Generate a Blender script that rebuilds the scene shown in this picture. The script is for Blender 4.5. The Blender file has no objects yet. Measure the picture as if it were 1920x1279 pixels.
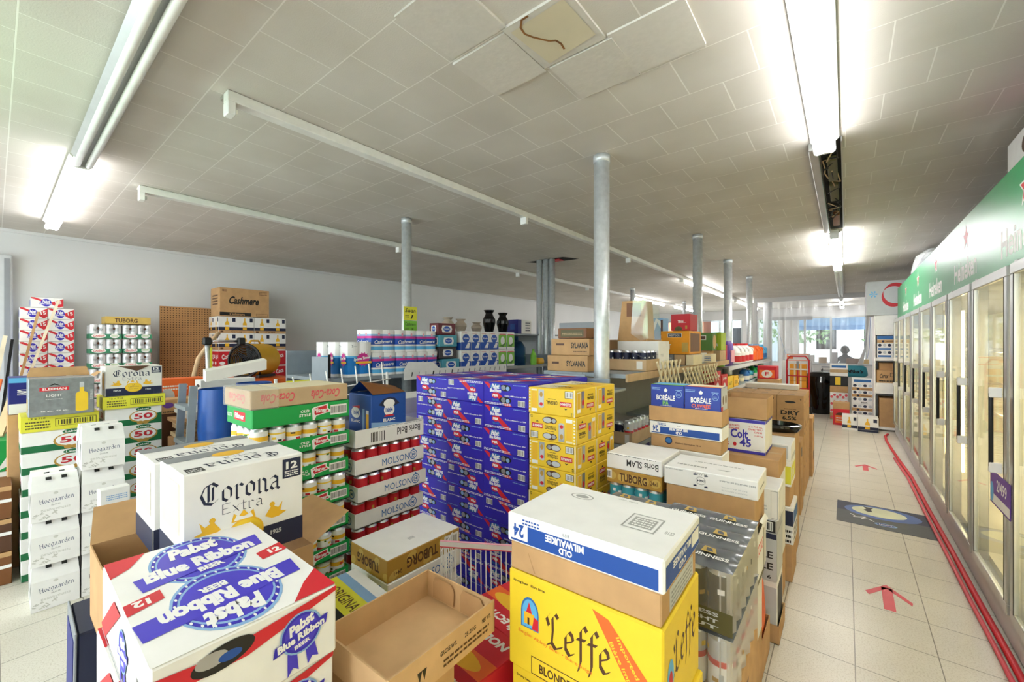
import bpy, bmesh, math, random
from mathutils import Vector, Matrix
random.seed(7)
PI = math.pi
SC = bpy.context.scene
COL = SC.collection
# ------------------------------------------------------------------ camera, world, exposure
# room frame: aisle runs along +Y, left wall at x = -7.16, cooler front at x = 0.62, floor z = 0
FL, CY, SY, HOR, HC = 780.0, 0.7799, 0.6259, 643.0, 1.47
cam = bpy.data.cameras.new('camera'); camo = bpy.data.objects.new('camera', cam); COL.objects.link(camo)
cam.sensor_width = 36; cam.lens = 36*FL/1920; cam.clip_start = .02; cam.clip_end = 200
cam.shift_y = 3.5/1920
camo.location = (0, 0, HC); camo.rotation_euler = (PI/2, 0, math.radians(38.75))
SC.camera = camo
SC.view_settings.view_transform = 'Standard'; SC.view_settings.look = 'None'
SC.view_settings.exposure = 1.4; SC.view_settings.gamma = 1; SC.view_settings.use_curve_mapping = False
W = bpy.data.worlds.new('world'); SC.world = W; W.use_nodes = True
W.node_tree.nodes['Background'].inputs[0].default_value = (.80, .90, 1.0, 1)
W.node_tree.nodes['Background'].inputs[1].default_value = 2.2
CEIL = 2.72
TUBE_E = 6.5          # strength of the fluorescent tubes

# added fill lights for the foreground, outside invented windows behind the camera
for nm, x, e in (('window_daylight_left', -5.05, 8), ('window_daylight_right', -1.0, 14)):
    l = bpy.data.lights.new(nm, 'AREA'); l.shape = 'RECTANGLE'; l.size = 3.4; l.size_y = 1.8; l.energy = e; l.color = (1, .97, .93)
    o = bpy.data.objects.new(nm, l); COL.objects.link(o); o.location = (x, -3.35, 1.5); o.rotation_euler = (PI/2-.2, 0, 0)

# ------------------------------------------------------------------ materials
def lin(h):
    h = h.lstrip('#'); c = [int(h[i:i+2], 16)/255 for i in (0, 2, 4)]
    return [x/12.92 if x <= .04045 else ((x+.055)/1.055)**2.4 for x in c]
MC = {}
def mt(name, hexc, rough=.6, metal=0, var=.06, scale=14, bump=0, emit=0, alpha=1, trans=0, ior=1.45):
    if name in MC: return MC[name]
    m = bpy.data.materials.new(name); m.use_nodes = True; nt = m.node_tree; b = nt.nodes['Principled BSDF']
    c = lin(hexc)
    b.inputs['Base Color'].default_value = (*c, 1); b.inputs['Roughness'].default_value = rough; b.inputs['Metallic'].default_value = metal
    if emit: b.inputs['Emission Color'].default_value = (*c, 1); b.inputs['Emission Strength'].default_value = emit
    if trans: b.inputs['Transmission Weight'].default_value = trans; b.inputs['IOR'].default_value = ior
    if alpha < 1: b.inputs['Alpha'].default_value = alpha
    if var or bump:
        tc = nt.nodes.new('ShaderNodeTexCoord'); n = nt.nodes.new('ShaderNodeTexNoise'); n.inputs['Scale'].default_value = scale; n.inputs['Detail'].default_value = 3
        nt.links.new(tc.outputs['Object'], n.inputs['Vector'])
        if var:
            r = nt.nodes.new('ShaderNodeValToRGB')
            r.color_ramp.elements[0].position = .3; r.color_ramp.elements[1].position = .7
            r.color_ramp.elements[0].color = (*[x*(1-var) for x in c], 1); r.color_ramp.elements[1].color = (*[min(1, x*(1+var)) for x in c], 1)
            nt.links.new(n.outputs['Fac'], r.inputs['Fac']); nt.links.new(r.outputs['Color'], b.inputs['Base Color'])
        if bump:
            bp = nt.nodes.new('ShaderNodeBump'); bp.inputs['Strength'].default_value = bump; bp.inputs['Distance'].default_value = .01
            nt.links.new(n.outputs['Fac'], bp.inputs['Height']); nt.links.new(bp.outputs['Normal'], b.inputs['Normal'])
    MC[name] = m
    return m
def sheet_mat(name, hexc, f_trans, f_gloss, rough=.08, bump=.0):
    """clear film: mostly straight through, part milky, part glossy"""
    if name in MC: return MC[name]
    m = bpy.data.materials.new(name); m.use_nodes = True; nt = m.node_tree; nt.nodes.clear()
    o = nt.nodes.new('ShaderNodeOutputMaterial'); t = nt.nodes.new('ShaderNodeBsdfTransparent'); g = nt.nodes.new('ShaderNodeBsdfGlossy')
    d = nt.nodes.new('ShaderNodeBsdfTranslucent'); d2 = nt.nodes.new('ShaderNodeBsdfDiffuse')
    for q in (d, d2): q.inputs[0].default_value = (*lin(hexc), 1)
    g.inputs['Roughness'].default_value = rough
    a = nt.nodes.new('ShaderNodeMixShader'); b = nt.nodes.new('ShaderNodeMixShader'); c = nt.nodes.new('ShaderNodeMixShader')
    a.inputs[0].default_value = .5; nt.links.new(d.outputs[0], a.inputs[1]); nt.links.new(d2.outputs[0], a.inputs[2])
    b.inputs[0].default_value = f_gloss; nt.links.new(a.outputs[0], b.inputs[1]); nt.links.new(g.outputs[0], b.inputs[2])
    c.inputs[0].default_value = f_trans; nt.links.new(b.outputs[0], c.inputs[1]); nt.links.new(t.outputs[0], c.inputs[2])
    nt.links.new(c.outputs[0], o.inputs[0])
    if bump:
        tc = nt.nodes.new('ShaderNodeTexCoord'); n = nt.nodes.new('ShaderNodeTexNoise'); n.inputs['Scale'].default_value = 9
        bp = nt.nodes.new('ShaderNodeBump'); bp.inputs['Strength'].default_value = bump
        nt.links.new(tc.outputs['Object'], n.inputs['Vector']); nt.links.new(n.outputs['Fac'], bp.inputs['Height']); nt.links.new(bp.outputs['Normal'], g.inputs['Normal'])
    MC[name] = m
    return m
def glass_mat():
    m = bpy.data.materials.new('pane_glass'); m.use_nodes = True; nt = m.node_tree; nt.nodes.clear()
    o = nt.nodes.new('ShaderNodeOutputMaterial'); t = nt.nodes.new('ShaderNodeBsdfTransparent'); g = nt.nodes.new('ShaderNodeBsdfGlossy')
    g.inputs['Roughness'].default_value = .03; t.inputs[0].default_value = (.93, .95, .94, 1)
    lw = nt.nodes.new('ShaderNodeLayerWeight'); lw.inputs[0].default_value = .5; pw = nt.nodes.new('ShaderNodeMath'); pw.operation = 'POWER'; pw.inputs[1].default_value = 4.5
    f = nt.nodes.new('ShaderNodeMath'); f.operation = 'MULTIPLY_ADD'; f.inputs[1].default_value = .55; f.inputs[2].default_value = .03; mx = nt.nodes.new('ShaderNodeMixShader')
    nt.links.new(lw.outputs['Facing'], pw.inputs[0]); nt.links.new(pw.outputs[0], f.inputs[0]); nt.links.new(f.outputs[0], mx.inputs[0]); nt.links.new(t.outputs[0], mx.inputs[1]); nt.links.new(g.outputs[0], mx.inputs[2]); nt.links.new(mx.outputs[0], o.inputs[0])
    MC['pane_glass'] = m
    return m
glass_mat()
sheet_mat('film', 'e8ecf0', .70, .35, .16, .5)
sheet_mat('curtain', 'eef2f6', .66, .25, .15, .3)
P = dict(card='c39a6b', card2='ad8558', kraft='d2ab7c', white='f1efec', offwhite='e4e0d8', pbr='2f22b4', red='d3202f', red2='c81e2c', navy='1b2342', black='151515',
    yellow='f2c92e', lime='e3dd3c', green='11a04a', dgreen='0a6a3c', gold='b98e3c', dkbrown='54321c', silver='b9bcc0', gray='8b8e92', lgray='c6c8ca', blue='114a9e',
    mblue='2b6cb0', sky='5fb4e6', purple='6a3fa0', magenta='cf2f8f', orange='ee6a25', leffe='f3d02c', cream='efe2bf', teal='3c9fb0', olive='57512a', tan='c7a983',
    pink='e9a6b4', cyan='34a0d8', brown='7a4a22', fol='4d7a2c', beer='f0b92a', rust='8a4a18', lblue='8ab0da', lgreen='7fc13f', dblue='16207a', skin='a06f50', softred='dd5560')
def M(n):
    if n in MC: return MC[n]
    metal = 0; rough = .5; var = .03
    if n in ('card', 'card2', 'kraft', 'tan'): rough = .85; var = .08
    if n == 'silver': metal = .85; rough = .3
    return mt(n, P[n], rough, metal, var)
mt('galv', 'd3d7da', .36, .45, .10, 30, .05)
mt('shelf_metal', '9aa3aa', .45, .35, .05)
mt('aluminium', 'c2c4c3', .32, .8, .04)
mt('gasket', '17191a', .6)
mt('fixture_white', 'e8e8e4', .4)
mt('tube', 'ffffff', .4, var=0, emit=TUBE_E)
mt('tube_far', 'ffffff', .4, var=0, emit=TUBE_E*2.4)
mt('can_metal', 'd5d8dc', .28, .8, .02)
mt('gloss_black', '0c0c0d', .12)
mt('jug', '3d6f9c', .08, var=0, trans=.85, ior=1.2)
mt('chrome', 'd8dadd', .15, 1, var=0)
mt('dark', '0b0b0c', .9)
mt('cooler_cream', 'fbf3d8', .5, var=.03)
mt('cooler_lamp', 'ffefbe', .5, var=0, emit=5.0)
mt('banner', '2f9a60', .35, var=.02)
mt('wood', 'd9bf93', .7, 0, .14, 6)
mt('pale_wood', 'e9dcc0', .7, 0, .10, 6)
mt('plate', 'a8a59c', .45, .2, .1, 5)

# ------------------------------------------------------------------ pixel helpers (photo ray meets a known plane of the room)
def ray(u, v):
    a = u-960.0
    return (-SY*FL+CY*a, CY*FL+SY*a, HOR-v)
def atx(u, v, x): r = ray(u, v); t = x/r[0]; return (x, r[1]*t, HC+r[2]*t)
def aty(u, v, y): r = ray(u, v); t = y/r[1]; return (r[0]*t, y, HC+r[2]*t)
def atz(u, v, z): r = ray(u, v); t = (z-HC)/r[2]; return (r[0]*t, r[1]*t, z)

# ------------------------------------------------------------------ mesh builder
class MB:
    def __init__(s): s.v = []; s.f = []; s.m = []; s.mats = []; s.sm = []
    def mi(s, m):
        if isinstance(m, str): m = M(m)
        if m not in s.mats: s.mats.append(m)
        return s.mats.index(m)
    def add(s, vs, fs, m, smooth=False):
        o = len(s.v); s.v += [tuple(q) for q in vs]; k = s.mi(m)
        for f in fs: s.f.append([i+o for i in f]); s.m.append(k); s.sm.append(smooth)
    def box(s, x0, x1, y0, y1, z0, z1, m, bev=0):
        if bev:
            b = min(bev, (x1-x0)*.3, (y1-y0)*.3, (z1-z0)*.3); vs = []; fs = []
            X = (x0, x1); Y = (y0, y1); Z = (z0, z1); idx = {}
            for i in (0, 1):
                for j in (0, 1):
                    for k in (0, 1):
                        sx = b*(1-2*i); sy = b*(1-2*j); sz = b*(1-2*k)
                        for a, q in enumerate(((X[i], Y[j]+sy, Z[k]+sz), (X[i]+sx, Y[j], Z[k]+sz), (X[i]+sx, Y[j]+sy, Z[k]))):
                            idx[i, j, k, a] = len(vs); vs.append(q)
            I = lambda i, j, k, a: idx[i, j, k, a]
            fs += [[I(0,0,0,0),I(0,0,1,0),I(0,1,1,0),I(0,1,0,0)], [I(1,0,0,0),I(1,1,0,0),I(1,1,1,0),I(1,0,1,0)],
                   [I(0,0,0,1),I(1,0,0,1),I(1,0,1,1),I(0,0,1,1)], [I(0,1,0,1),I(0,1,1,1),I(1,1,1,1),I(1,1,0,1)],
                   [I(0,0,0,2),I(0,1,0,2),I(1,1,0,2),I(1,0,0,2)], [I(0,0,1,2),I(1,0,1,2),I(1,1,1,2),I(0,1,1,2)]]
            for i in (0,1):
                for j in (0,1): fs.append([I(i,j,0,0),I(i,j,0,1),I(i,j,1,1),I(i,j,1,0)])
                for k in (0,1): fs.append([I(i,0,k,0),I(i,0,k,2),I(i,1,k,2),I(i,1,k,0)])
            for j in (0,1):
                for k in (0,1): fs.append([I(0,j,k,1),I(0,j,k,2),I(1,j,k,2),I(1,j,k,1)])
            for i in (0,1):
                for j in (0,1):
                    for k in (0,1): fs.append([I(i,j,k,0),I(i,j,k,1),I(i,j,k,2)])
            s.add(vs, fs, m); return
        vs = [(x, y, z) for z in (z0, z1) for x, y in ((x0, y0), (x1, y0), (x1, y1), (x0, y1))]
        s.add(vs, [[3,2,1,0],[4,5,6,7],[0,1,5,4],[1,2,6,5],[2,3,7,6],[3,0,4,7]], m)
    def obox(s, c, sx, sy, sz, R, m):
        vs = []
        for z in (-sz/2, sz/2):
            for x, y in ((-sx/2, -sy/2), (sx/2, -sy/2), (sx/2, sy/2), (-sx/2, sy/2)): vs.append(Vector(c)+R @ Vector((x, y, z)))
        s.add(vs, [[3,2,1,0],[4,5,6,7],[0,1,5,4],[1,2,6,5],[2,3,7,6],[3,0,4,7]], m)
    def beam(s, a, b, w, t, m, up=(0, 0, 1)):
        a = Vector(a); b = Vector(b); d = b-a; X = d.normalized(); Y = Vector(up).cross(X)
        if Y.length < 1e-4: Y = Vector((1, 0, 0))
        Y.normalize(); Zv = X.cross(Y); R = Matrix((X, Y, Zv)).transposed()
        s.obox((a+b)/2, d.length, w, t, R, m)
    def quad(s, p, m): s.add(p, [list(range(len(p)))], m)
    def tube(s, pts, r, m, n=8, cap=True):
        pts = [Vector(p) for p in pts]; vs = []; prev = None
        for i, p in enumerate(pts):
            t = (pts[min(i+1, len(pts)-1)]-pts[max(i-1, 0)]).normalized()
            if prev is None: a = t.orthogonal().normalized()
            else: a = (prev-t*prev.dot(t)).normalized()
            prev = a; b = t.cross(a); rr = r[i] if isinstance(r, (list, tuple)) else r
            for k in range(n): th = 2*PI*k/n; vs.append(p+a*math.cos(th)*rr+b*math.sin(th)*rr)
        fs = [[i*n+k, i*n+(k+1) % n, (i+1)*n+(k+1) % n, (i+1)*n+k] for i in range(len(pts)-1) for k in range(n)]
        if cap: fs += [list(range(n))[::-1], [(len(pts)-1)*n+k for k in range(n)]]
        s.add(vs, fs, m, True)
    def lathe(s, prof, m, n=16, c=(0, 0, 0), mats=None):
        for j in range(len(prof)-1):
            (r0, z0), (r1, z1) = prof[j], prof[j+1]; vs = []
            for r, z in ((r0, z0), (r1, z1)):
                for k in range(n): th = 2*PI*k/n; vs.append((c[0]+r*math.cos(th), c[1]+r*math.sin(th), c[2]+z))
            s.add(vs, [[k, (k+1) % n, n+(k+1) % n, n+k] for k in range(n)], mats[j] if mats else m, True)
    def mesh(s, name):
        me = bpy.data.meshes.new(name); me.from_pydata(s.v, [], s.f)
        for m in s.mats: me.materials.append(m)
        me.polygons.foreach_set('material_index', s.m); me.polygons.foreach_set('use_smooth', s.sm); me.update()
        return me
    def build(s, name, parent=None, loc=None, rz=0):
        o = bpy.data.objects.new(name, s.mesh(name)); COL.objects.link(o)
        if parent: o.parent = parent
        if loc: o.location = loc
        if rz: o.rotation_euler[2] = math.radians(rz)
        return o
def tag(o, label, cat, group=None, kind=None):
    o['label'] = label; o['category'] = cat
    if group: o['group'] = group
    if kind: o['kind'] = kind
    return o
def struct(o): o['kind'] = 'structure'; return o
def empty(name, loc=(0, 0, 0), rz=0):
    o = bpy.data.objects.new(name, None); COL.objects.link(o); o.location = loc; o.rotation_euler[2] = math.radians(rz); o.empty_display_size = .05
    return o
def inst(name, me, loc, rz=0, parent=None):
    o = bpy.data.objects.new(name, me); COL.objects.link(o); o.location = loc; o.rotation_euler[2] = math.radians(rz)
    if parent: o.parent = parent
    return o
def copy_tree(r, loc, rz=0):
    c = r.copy(); COL.objects.link(c); c.location = loc; c.rotation_euler[2] = math.radians(rz)
    for ch in r.children:
        d = ch.copy(); COL.objects.link(d); d.parent = c
    return c
ORD = ['', 'first', 'second', 'third', 'fourth', 'fifth', 'sixth', 'seventh', 'eighth', 'ninth', 'tenth', 'eleventh', 'twelfth', 'thirteenth', 'fourteenth', 'fifteenth', 'sixteenth']
def nth(i, n):
    """i counted from 0 at the bottom of a stack of n"""
    k = n-i
    return 'topmost' if k == 1 else ORD[k]+' from the top'

# ------------------------------------------------------------------ flat text and broad-nib lettering
TX = {}
def text_mesh(s, bold=0., shear=0.):
    k = (s, bold, shear)
    if k in TX: return TX[k]
    c = bpy.data.curves.new('t', 'FONT'); c.body = s; c.offset = bold; c.shear = shear; c.resolution_u = 2; c.align_x = 'LEFT'
    o = bpy.data.objects.new('t', c); me = bpy.data.meshes.new_from_object(o)
    vs = [(v.co.x, v.co.y) for v in me.vertices]; fs = [list(p.vertices) for p in me.polygons]
    bpy.data.objects.remove(o); bpy.data.curves.remove(c); bpy.data.meshes.remove(me)
    x0 = min(v[0] for v in vs); x1 = max(v[0] for v in vs); y0 = min(v[1] for v in vs); y1 = max(v[1] for v in vs)
    TX[k] = ([((x-x0)/(x1-x0), (y-y0)/(y1-y0)) for x, y in vs], fs)
    return TX[k]
# strokes drawn with a slanted broad nib, per letter: (advance, [polylines])
NIB = {
 'C': (1.0, [[(.85,.8),(.6,.98),(.25,.85),(.08,.5),(.25,.12),(.6,.02),(.88,.2)], [(.42,.9),(.42,.15)], [(.62,.8),(.62,.2)]]),
 'o': (.62, [[(.1,.55),(.3,.68),(.5,.52),(.5,.18),(.3,.02),(.1,.15),(.1,.55)]]),
 'r': (.55, [[(.05,.62),(.15,.68),(.15,.04),(.25,0)], [(.15,.52),(.32,.68),(.48,.58)]]),
 'n': (.68, [[(.05,.62),(.15,.68),(.15,.04),(.25,0)], [(.15,.52),(.35,.68),(.5,.55),(.5,.06),(.62,0)]]),
 'a': (.66, [[(.1,.58),(.3,.68),(.48,.56),(.48,.06),(.6,0)], [(.48,.4),(.2,.34),(.1,.16),(.25,.02),(.48,.16)]]),
 'L': (.95, [[(.3,.98),(.1,.8),(.22,.6)], [(.55,1.0),(.4,.86),(.42,.5),(.36,.12),(.12,.02)], [(.36,.12),(.55,0),(.9,.14)], [(.55,1.0),(.68,.9)]]),
 'e': (.6, [[(.1,.32),(.46,.46),(.42,.6),(.28,.68),(.1,.5),(.1,.16),(.28,.02),(.5,.12)]]),
 'f': (.5, [[(.5,.9),(.38,1.02),(.22,.85),(.22,.0),(.1,-.28)], [(.04,.6),(.44,.64)]]),
 'H': (.95, [[(.08,.95),(.2,1.0),(.2,.04),(.32,0)], [(.2,.5),(.5,.62),(.72,.5),(.72,.08),(.85,0)], [(.72,1.0),(.72,.55)]]),
 'g': (.65, [[(.5,.6),(.3,.68),(.1,.5),(.1,.2),(.28,.04),(.5,.2)], [(.5,.66),(.5,-.12),(.3,-.28),(.1,-.18)]]),
 'd': (.65, [[(.5,.5),(.3,.6),(.1,.45),(.1,.16),(.28,.02),(.5,.16)], [(.42,1.0),(.5,.9),(.5,.04),(.6,0)]]),
 'E': (.8, [[(.2,.95),(.2,.05)], [(.2,.95),(.7,.95)], [(.2,.5),(.55,.52)], [(.2,.05),(.72,.08)]]),
 'x': (.6, [[(.08,.65),(.5,.02)], [(.5,.65),(.1,.02)]]),
 't': (.45, [[(.2,.9),(.2,.06),(.38,.02)], [(.02,.64),(.4,.66)]]),
}
def nib_polys(s, nw=.11, ang=40):
    out = []; x = 0; nx = nw/2*math.cos(math.radians(ang)); ny = nw/2*math.sin(math.radians(ang))
    for ch in s:
        adv, sts = NIB[ch]
        for st in sts:
            for (ax, ay), (bx, by) in zip(st, st[1:]):
                out.append([(x+ax-nx, ay-ny), (x+ax+nx, ay+ny), (x+bx+nx, by+ny), (x+bx-nx, by-ny)])
        x += adv
    return out, x
# ------------------------------------------------------------------ printed boxes; near bottom corner at the origin, body towards -X, +Y, +Z
class Pack(MB):
    def __init__(s, w, d, h, base='card', bev=.003, body=True):
        super().__init__(); s.w = w; s.d = d; s.h = h; s.flip = False; s.n = 0
        if body: s.box(-w, 0, 0, d, 0, h, base, bev)
    def fr(s, f):
        w, d, h = s.w, s.d, s.h
        return {'F': ((-w,0,0),(1,0,0),(0,0,1),(0,-1,0),w,h), 'R': ((0,0,0),(0,1,0),(0,0,1),(1,0,0),d,h), 'T': ((-w,0,h),(1,0,0),(0,1,0),(0,0,1),w,d),
                'L': ((-w,d,0),(0,-1,0),(0,0,1),(-1,0,0),d,h), 'B': ((0,d,0),(-1,0,0),(0,0,1),(0,1,0),w,h),
                'S': ((0,0,h),(0,1,0),(-1,0,0),(0,0,1),d,w)}[f]     # S: the top, read from the +X side
    def put(s, f, polys, m, faces=None):
        o, U, V, N, Wd, Hh = s.fr(f); o = Vector(o); U = Vector(U); V = Vector(V); N = Vector(N); s.n += 1; e = .0003+.000014*s.n
        def tr(p):
            x, y = p
            if s.flip: x = Wd-x; y = Hh-y
            x = min(max(x, .0015), Wd-.0015); y = min(max(y, .0015), Hh-.0015)
            return o+U*x+V*y+N*e
        if faces is None:
            for p in polys: s.add([tr(q) for q in p], [list(range(len(p)))], m)
        else: s.add([tr(q) for q in polys], faces, m)
    def r(s, f, x0, y0, x1, y1, m):
        _, _, _, _, a, b = s.fr(f); s.put(f, [[(x0*a,y0*b),(x1*a,y0*b),(x1*a,y1*b),(x0*a,y1*b)]], m)
    def p(s, f, pts, m):
        _, _, _, _, a, b = s.fr(f); s.put(f, [[(x*a, y*b) for x, y in pts]], m)
    def e(s, f, cx, cy, rx, ry, m, n=18, rot=0):
        _, _, _, _, a, b = s.fr(f); c, q = math.cos(math.radians(rot)), math.sin(math.radians(rot)); P_ = []
        for k in range(n):
            X = rx*a*math.cos(2*PI*k/n); Y = ry*b*math.sin(2*PI*k/n); P_.append((cx*a+X*c-Y*q, cy*b+X*q+Y*c))
        s.put(f, [P_], m)
    def t(s, f, txt, cx, cy, w, h, m, rot=0, bold=.02, shear=0, fit=True):
        _, _, _, _, a, b = s.fr(f); vs, fs = text_mesh(txt, bold, shear); c, q = math.cos(math.radians(rot)), math.sin(math.radians(rot))
        W_, H_ = w*a, h*b; o = []
        for x, y in vs:
            X = (x-.5)*W_; Y = (y-.5)*H_; o.append((cx*a+X*c-Y*q, cy*b+X*q+Y*c))
        s.put(f, o, m, fs)
    def nib(s, f, txt, cx, cy, w, h, m, rot=0, nw=.13):
        _, _, _, _, a, b = s.fr(f); ps, L = nib_polys(txt, nw); c, q = math.cos(math.radians(rot)), math.sin(math.radians(rot)); out = []
        for p in ps:
            z = []
            for x, y in p:
                X = (x/L-.5)*w*a; Y = (y-.5)*h*b; z.append((cx*a+X*c-Y*q, cy*b+X*q+Y*c))
            out.append(z)
        s.put(f, out, m)
    def bar(s, f, x0, y0, x1, y1, n=12, bg='white', m='black'):
        if bg: s.r(f, x0, y0, x1, y1, bg)
        _, _, _, _, a, b = s.fr(f); dx = (x1-x0)/n; ps = []; rnd = random.Random(n)
        for k in range(n):
            xa = x0+dx*(k+.2); xb = xa+dx*rnd.choice((.3, .5, .65)); ya = y0+(y1-y0)*.1; yb = y1-(y1-y0)*.1
            ps.append([(xa*a, ya*b), (xb*a, ya*b), (xb*a, yb*b), (xa*a, yb*b)])
        s.put(f, ps, m)
    def lines(s, f, x0, y0, x1, y1, n, m, seed=1):
        """rows of small print"""
        _, _, _, _, a, b = s.fr(f); rnd = random.Random(seed); ps = []; dy = (y1-y0)/n
        for i in range(n):
            x = x0; y = y0+dy*i
            while x < x1-.01:
                w = rnd.uniform(.03, .1)*(x1-x0)+.008; xe = min(x+w, x1); ps.append([(x*a, y*b), (xe*a, y*b), (xe*a, (y+dy*.5)*b), (x*a, (y+dy*.5)*b)]); x = xe+.012*(x1-x0)+.004
        s.put(f, ps, m)
    def frame(s, f, x0, y0, x1, y1, t, m):
        _, _, _, _, a, b = s.fr(f); tx = t/a; ty = t/b
        s.r(f, x0, y0, x1, y0+ty, m); s.r(f, x0, y1-ty, x1, y1, m); s.r(f, x0, y0, x0+tx, y1, m); s.r(f, x1-tx, y0, x1, y1, m)
    def tape(s, m='tan', f='T'):
        s.r(f, 0, .46, 1, .54, m); s.r(f, 0, .497, 1, .503, 'card2')
def tray_body(p, w, d, h, m, inner='kraft', t=.003, low=None):
    """open carton tray, walls of real thickness"""
    p.box(-w, 0, 0, d, 0, t, inner)
    p.box(-w, 0, 0, t, 0, h, m); p.box(-w, 0, d-t, d, 0, h, m); p.box(-w, -w+t, t, d-t, 0, h, m); p.box(-t, 0, t, d-t, 0, h, m)

# ------------------------------------------------------------------ light fittings (the shop's tubes, and added ones behind the camera)
def tube_mesh(L, r=.019):
    b = MB(); b.tube([(0, -L/2, 0), (0, L/2, 0)], r, 'tube', 10); return b
def fixture(name, cx, cy, L, along='y', w=.12, lit=True, ntube=2, label='', group=None, tm='tube', tubes=True, hous='fixture_white', holders=True):
    """strip light under the ceiling: housing, lamp holders and tubes"""
    t = empty(name, (cx, cy, CEIL-.002), 0 if along == 'y' else 90); tag(t, label, 'light', group)
    b = MB(); hw = w/2
    b.box(-hw*.55, hw*.55, -L/2, L/2, -.062, 0, hous, .004)
    if ntube == 2:
        for s in (-1, 1): b.quad([(s*hw*.55, -L/2, -.045), (s*hw*.55, L/2, -.045), (s*hw, L/2, -.02), (s*hw, -L/2, -.02)], hous)
    b.build('housing', t)
    if holders:
        for s in (-1, 1):
            h = MB(); h.box(-hw*.62, hw*.62, s*(L/2)-.012, s*(L/2)+.012, -.10, -.004, hous, .003); h.build('lamp_holder', t)
    if tubes:
        for k in range(ntube):
            x = 0 if ntube == 1 else (-1+2*k)*hw*.5
            q = MB(); q.tube([(x, -L/2+.015, -.088), (x, L/2-.015, -.088)], .018, tm if lit else 'fixture_white', 10)
            q.build('fluorescent_tube', t)
    return t
fixture('ceiling_light', -.10, 1.95, 2.42, label='lit twin-tube ceiling light nearest the camera, above the aisle', w=.14)
fixture('ceiling_light', -.10, 7.1, 2.6, label='second lit twin-tube ceiling light above the aisle, past the exposed wiring', w=.13, tm='tube_far')
fixture('ceiling_light', -.10, 10.9, 4.6, label='unlit bare ceiling light strip before the plastic sheeting', w=.12, lit=False)
fixture('ceiling_light', -.10, 15.3, 1.3, label='small lit twin light behind the clear plastic sheeting', w=.13, tm='tube_far')
fixture('ceiling_light', -.10, 17.2, .9, label='farthest lit light behind the plastic sheeting, near the shop window', w=.13, tm='tube_far')
fixture('ceiling_light', -5.1, .365, 2.34, 'x', label='lit twin-tube ceiling light at the left, over the wall stacks', w=.12)
fixture('ceiling_light', -2.35, .365, 3.1, 'x', label='unlit ceiling light with dusty glassy cover at top left', w=.11, lit=False, hous='aluminium')
# long single strips, mostly without tubes
def strip(cx, y0, y1, label, litspans):
    t = empty('light_strip', (cx, y0, CEIL-.002)); tag(t, label, 'light'); L = y1-y0
    b = MB(); b.box(-.032, .032, 0, L, -.052, 0, 'fixture_white', .003); b.build('housing', t)
    b = MB(); b.box(-.075, -.035, .0, L, -.02, 0, 'plate'); b.build('reflector', t)
    k = 0.0
    while k < L-.05:
        h = MB(); h.box(-.034, .034, k-.0, k+.035, -.115, -.05, 'fixture_white', .003); h.box(-.012, .012, k+.03, k+.05, -.10, -.075, 'fixture_white'); h.build('lamp_holder', t); k += 2.44
    for a, c in litspans:
        q = MB(); q.tube([(0, a-y0, -.09), (0, c-y0, -.09)], .02, 'tube_far', 10); q.build('fluorescent_tube', t)
strip(-2.40, .72, 17.6, 'long white light strip running over the middle of the shop, nearer one', [(8.3, 11.4), (13.2, 16.6)])
strip(-4.38, .72, 17.6, 'long white light strip nearer the left wall', [(10.6, 13.0), (14.0, 16.4)])
# the same rows carried on behind the camera, unseen, added to light the foreground
fixture('ceiling_light', -.10, -1.7, 2.42, label='lit ceiling light above the aisle behind the camera', w=.14)
fixture('ceiling_light', -2.35, -1.9, 2.0, label='lit ceiling light behind the camera over the middle row', w=.14)
fixture('ceiling_light', -4.4, -1.9, 2.0, label='lit ceiling light behind the camera over the left row', w=.14)
gl = bpy.data.lights.new('green_sign_light', 'AREA'); gl.energy = 4; gl.color = (.35, 1, .25); gl.size = .5  # added unseen green light that tints the ceiling at upper left
go = bpy.data.objects.new('green_sign_light', gl); COL.objects.link(go); go.location = (-2.9, -1.1, 2.1); go.rotation_euler = (math.radians(150), 0, math.radians(20))

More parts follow.
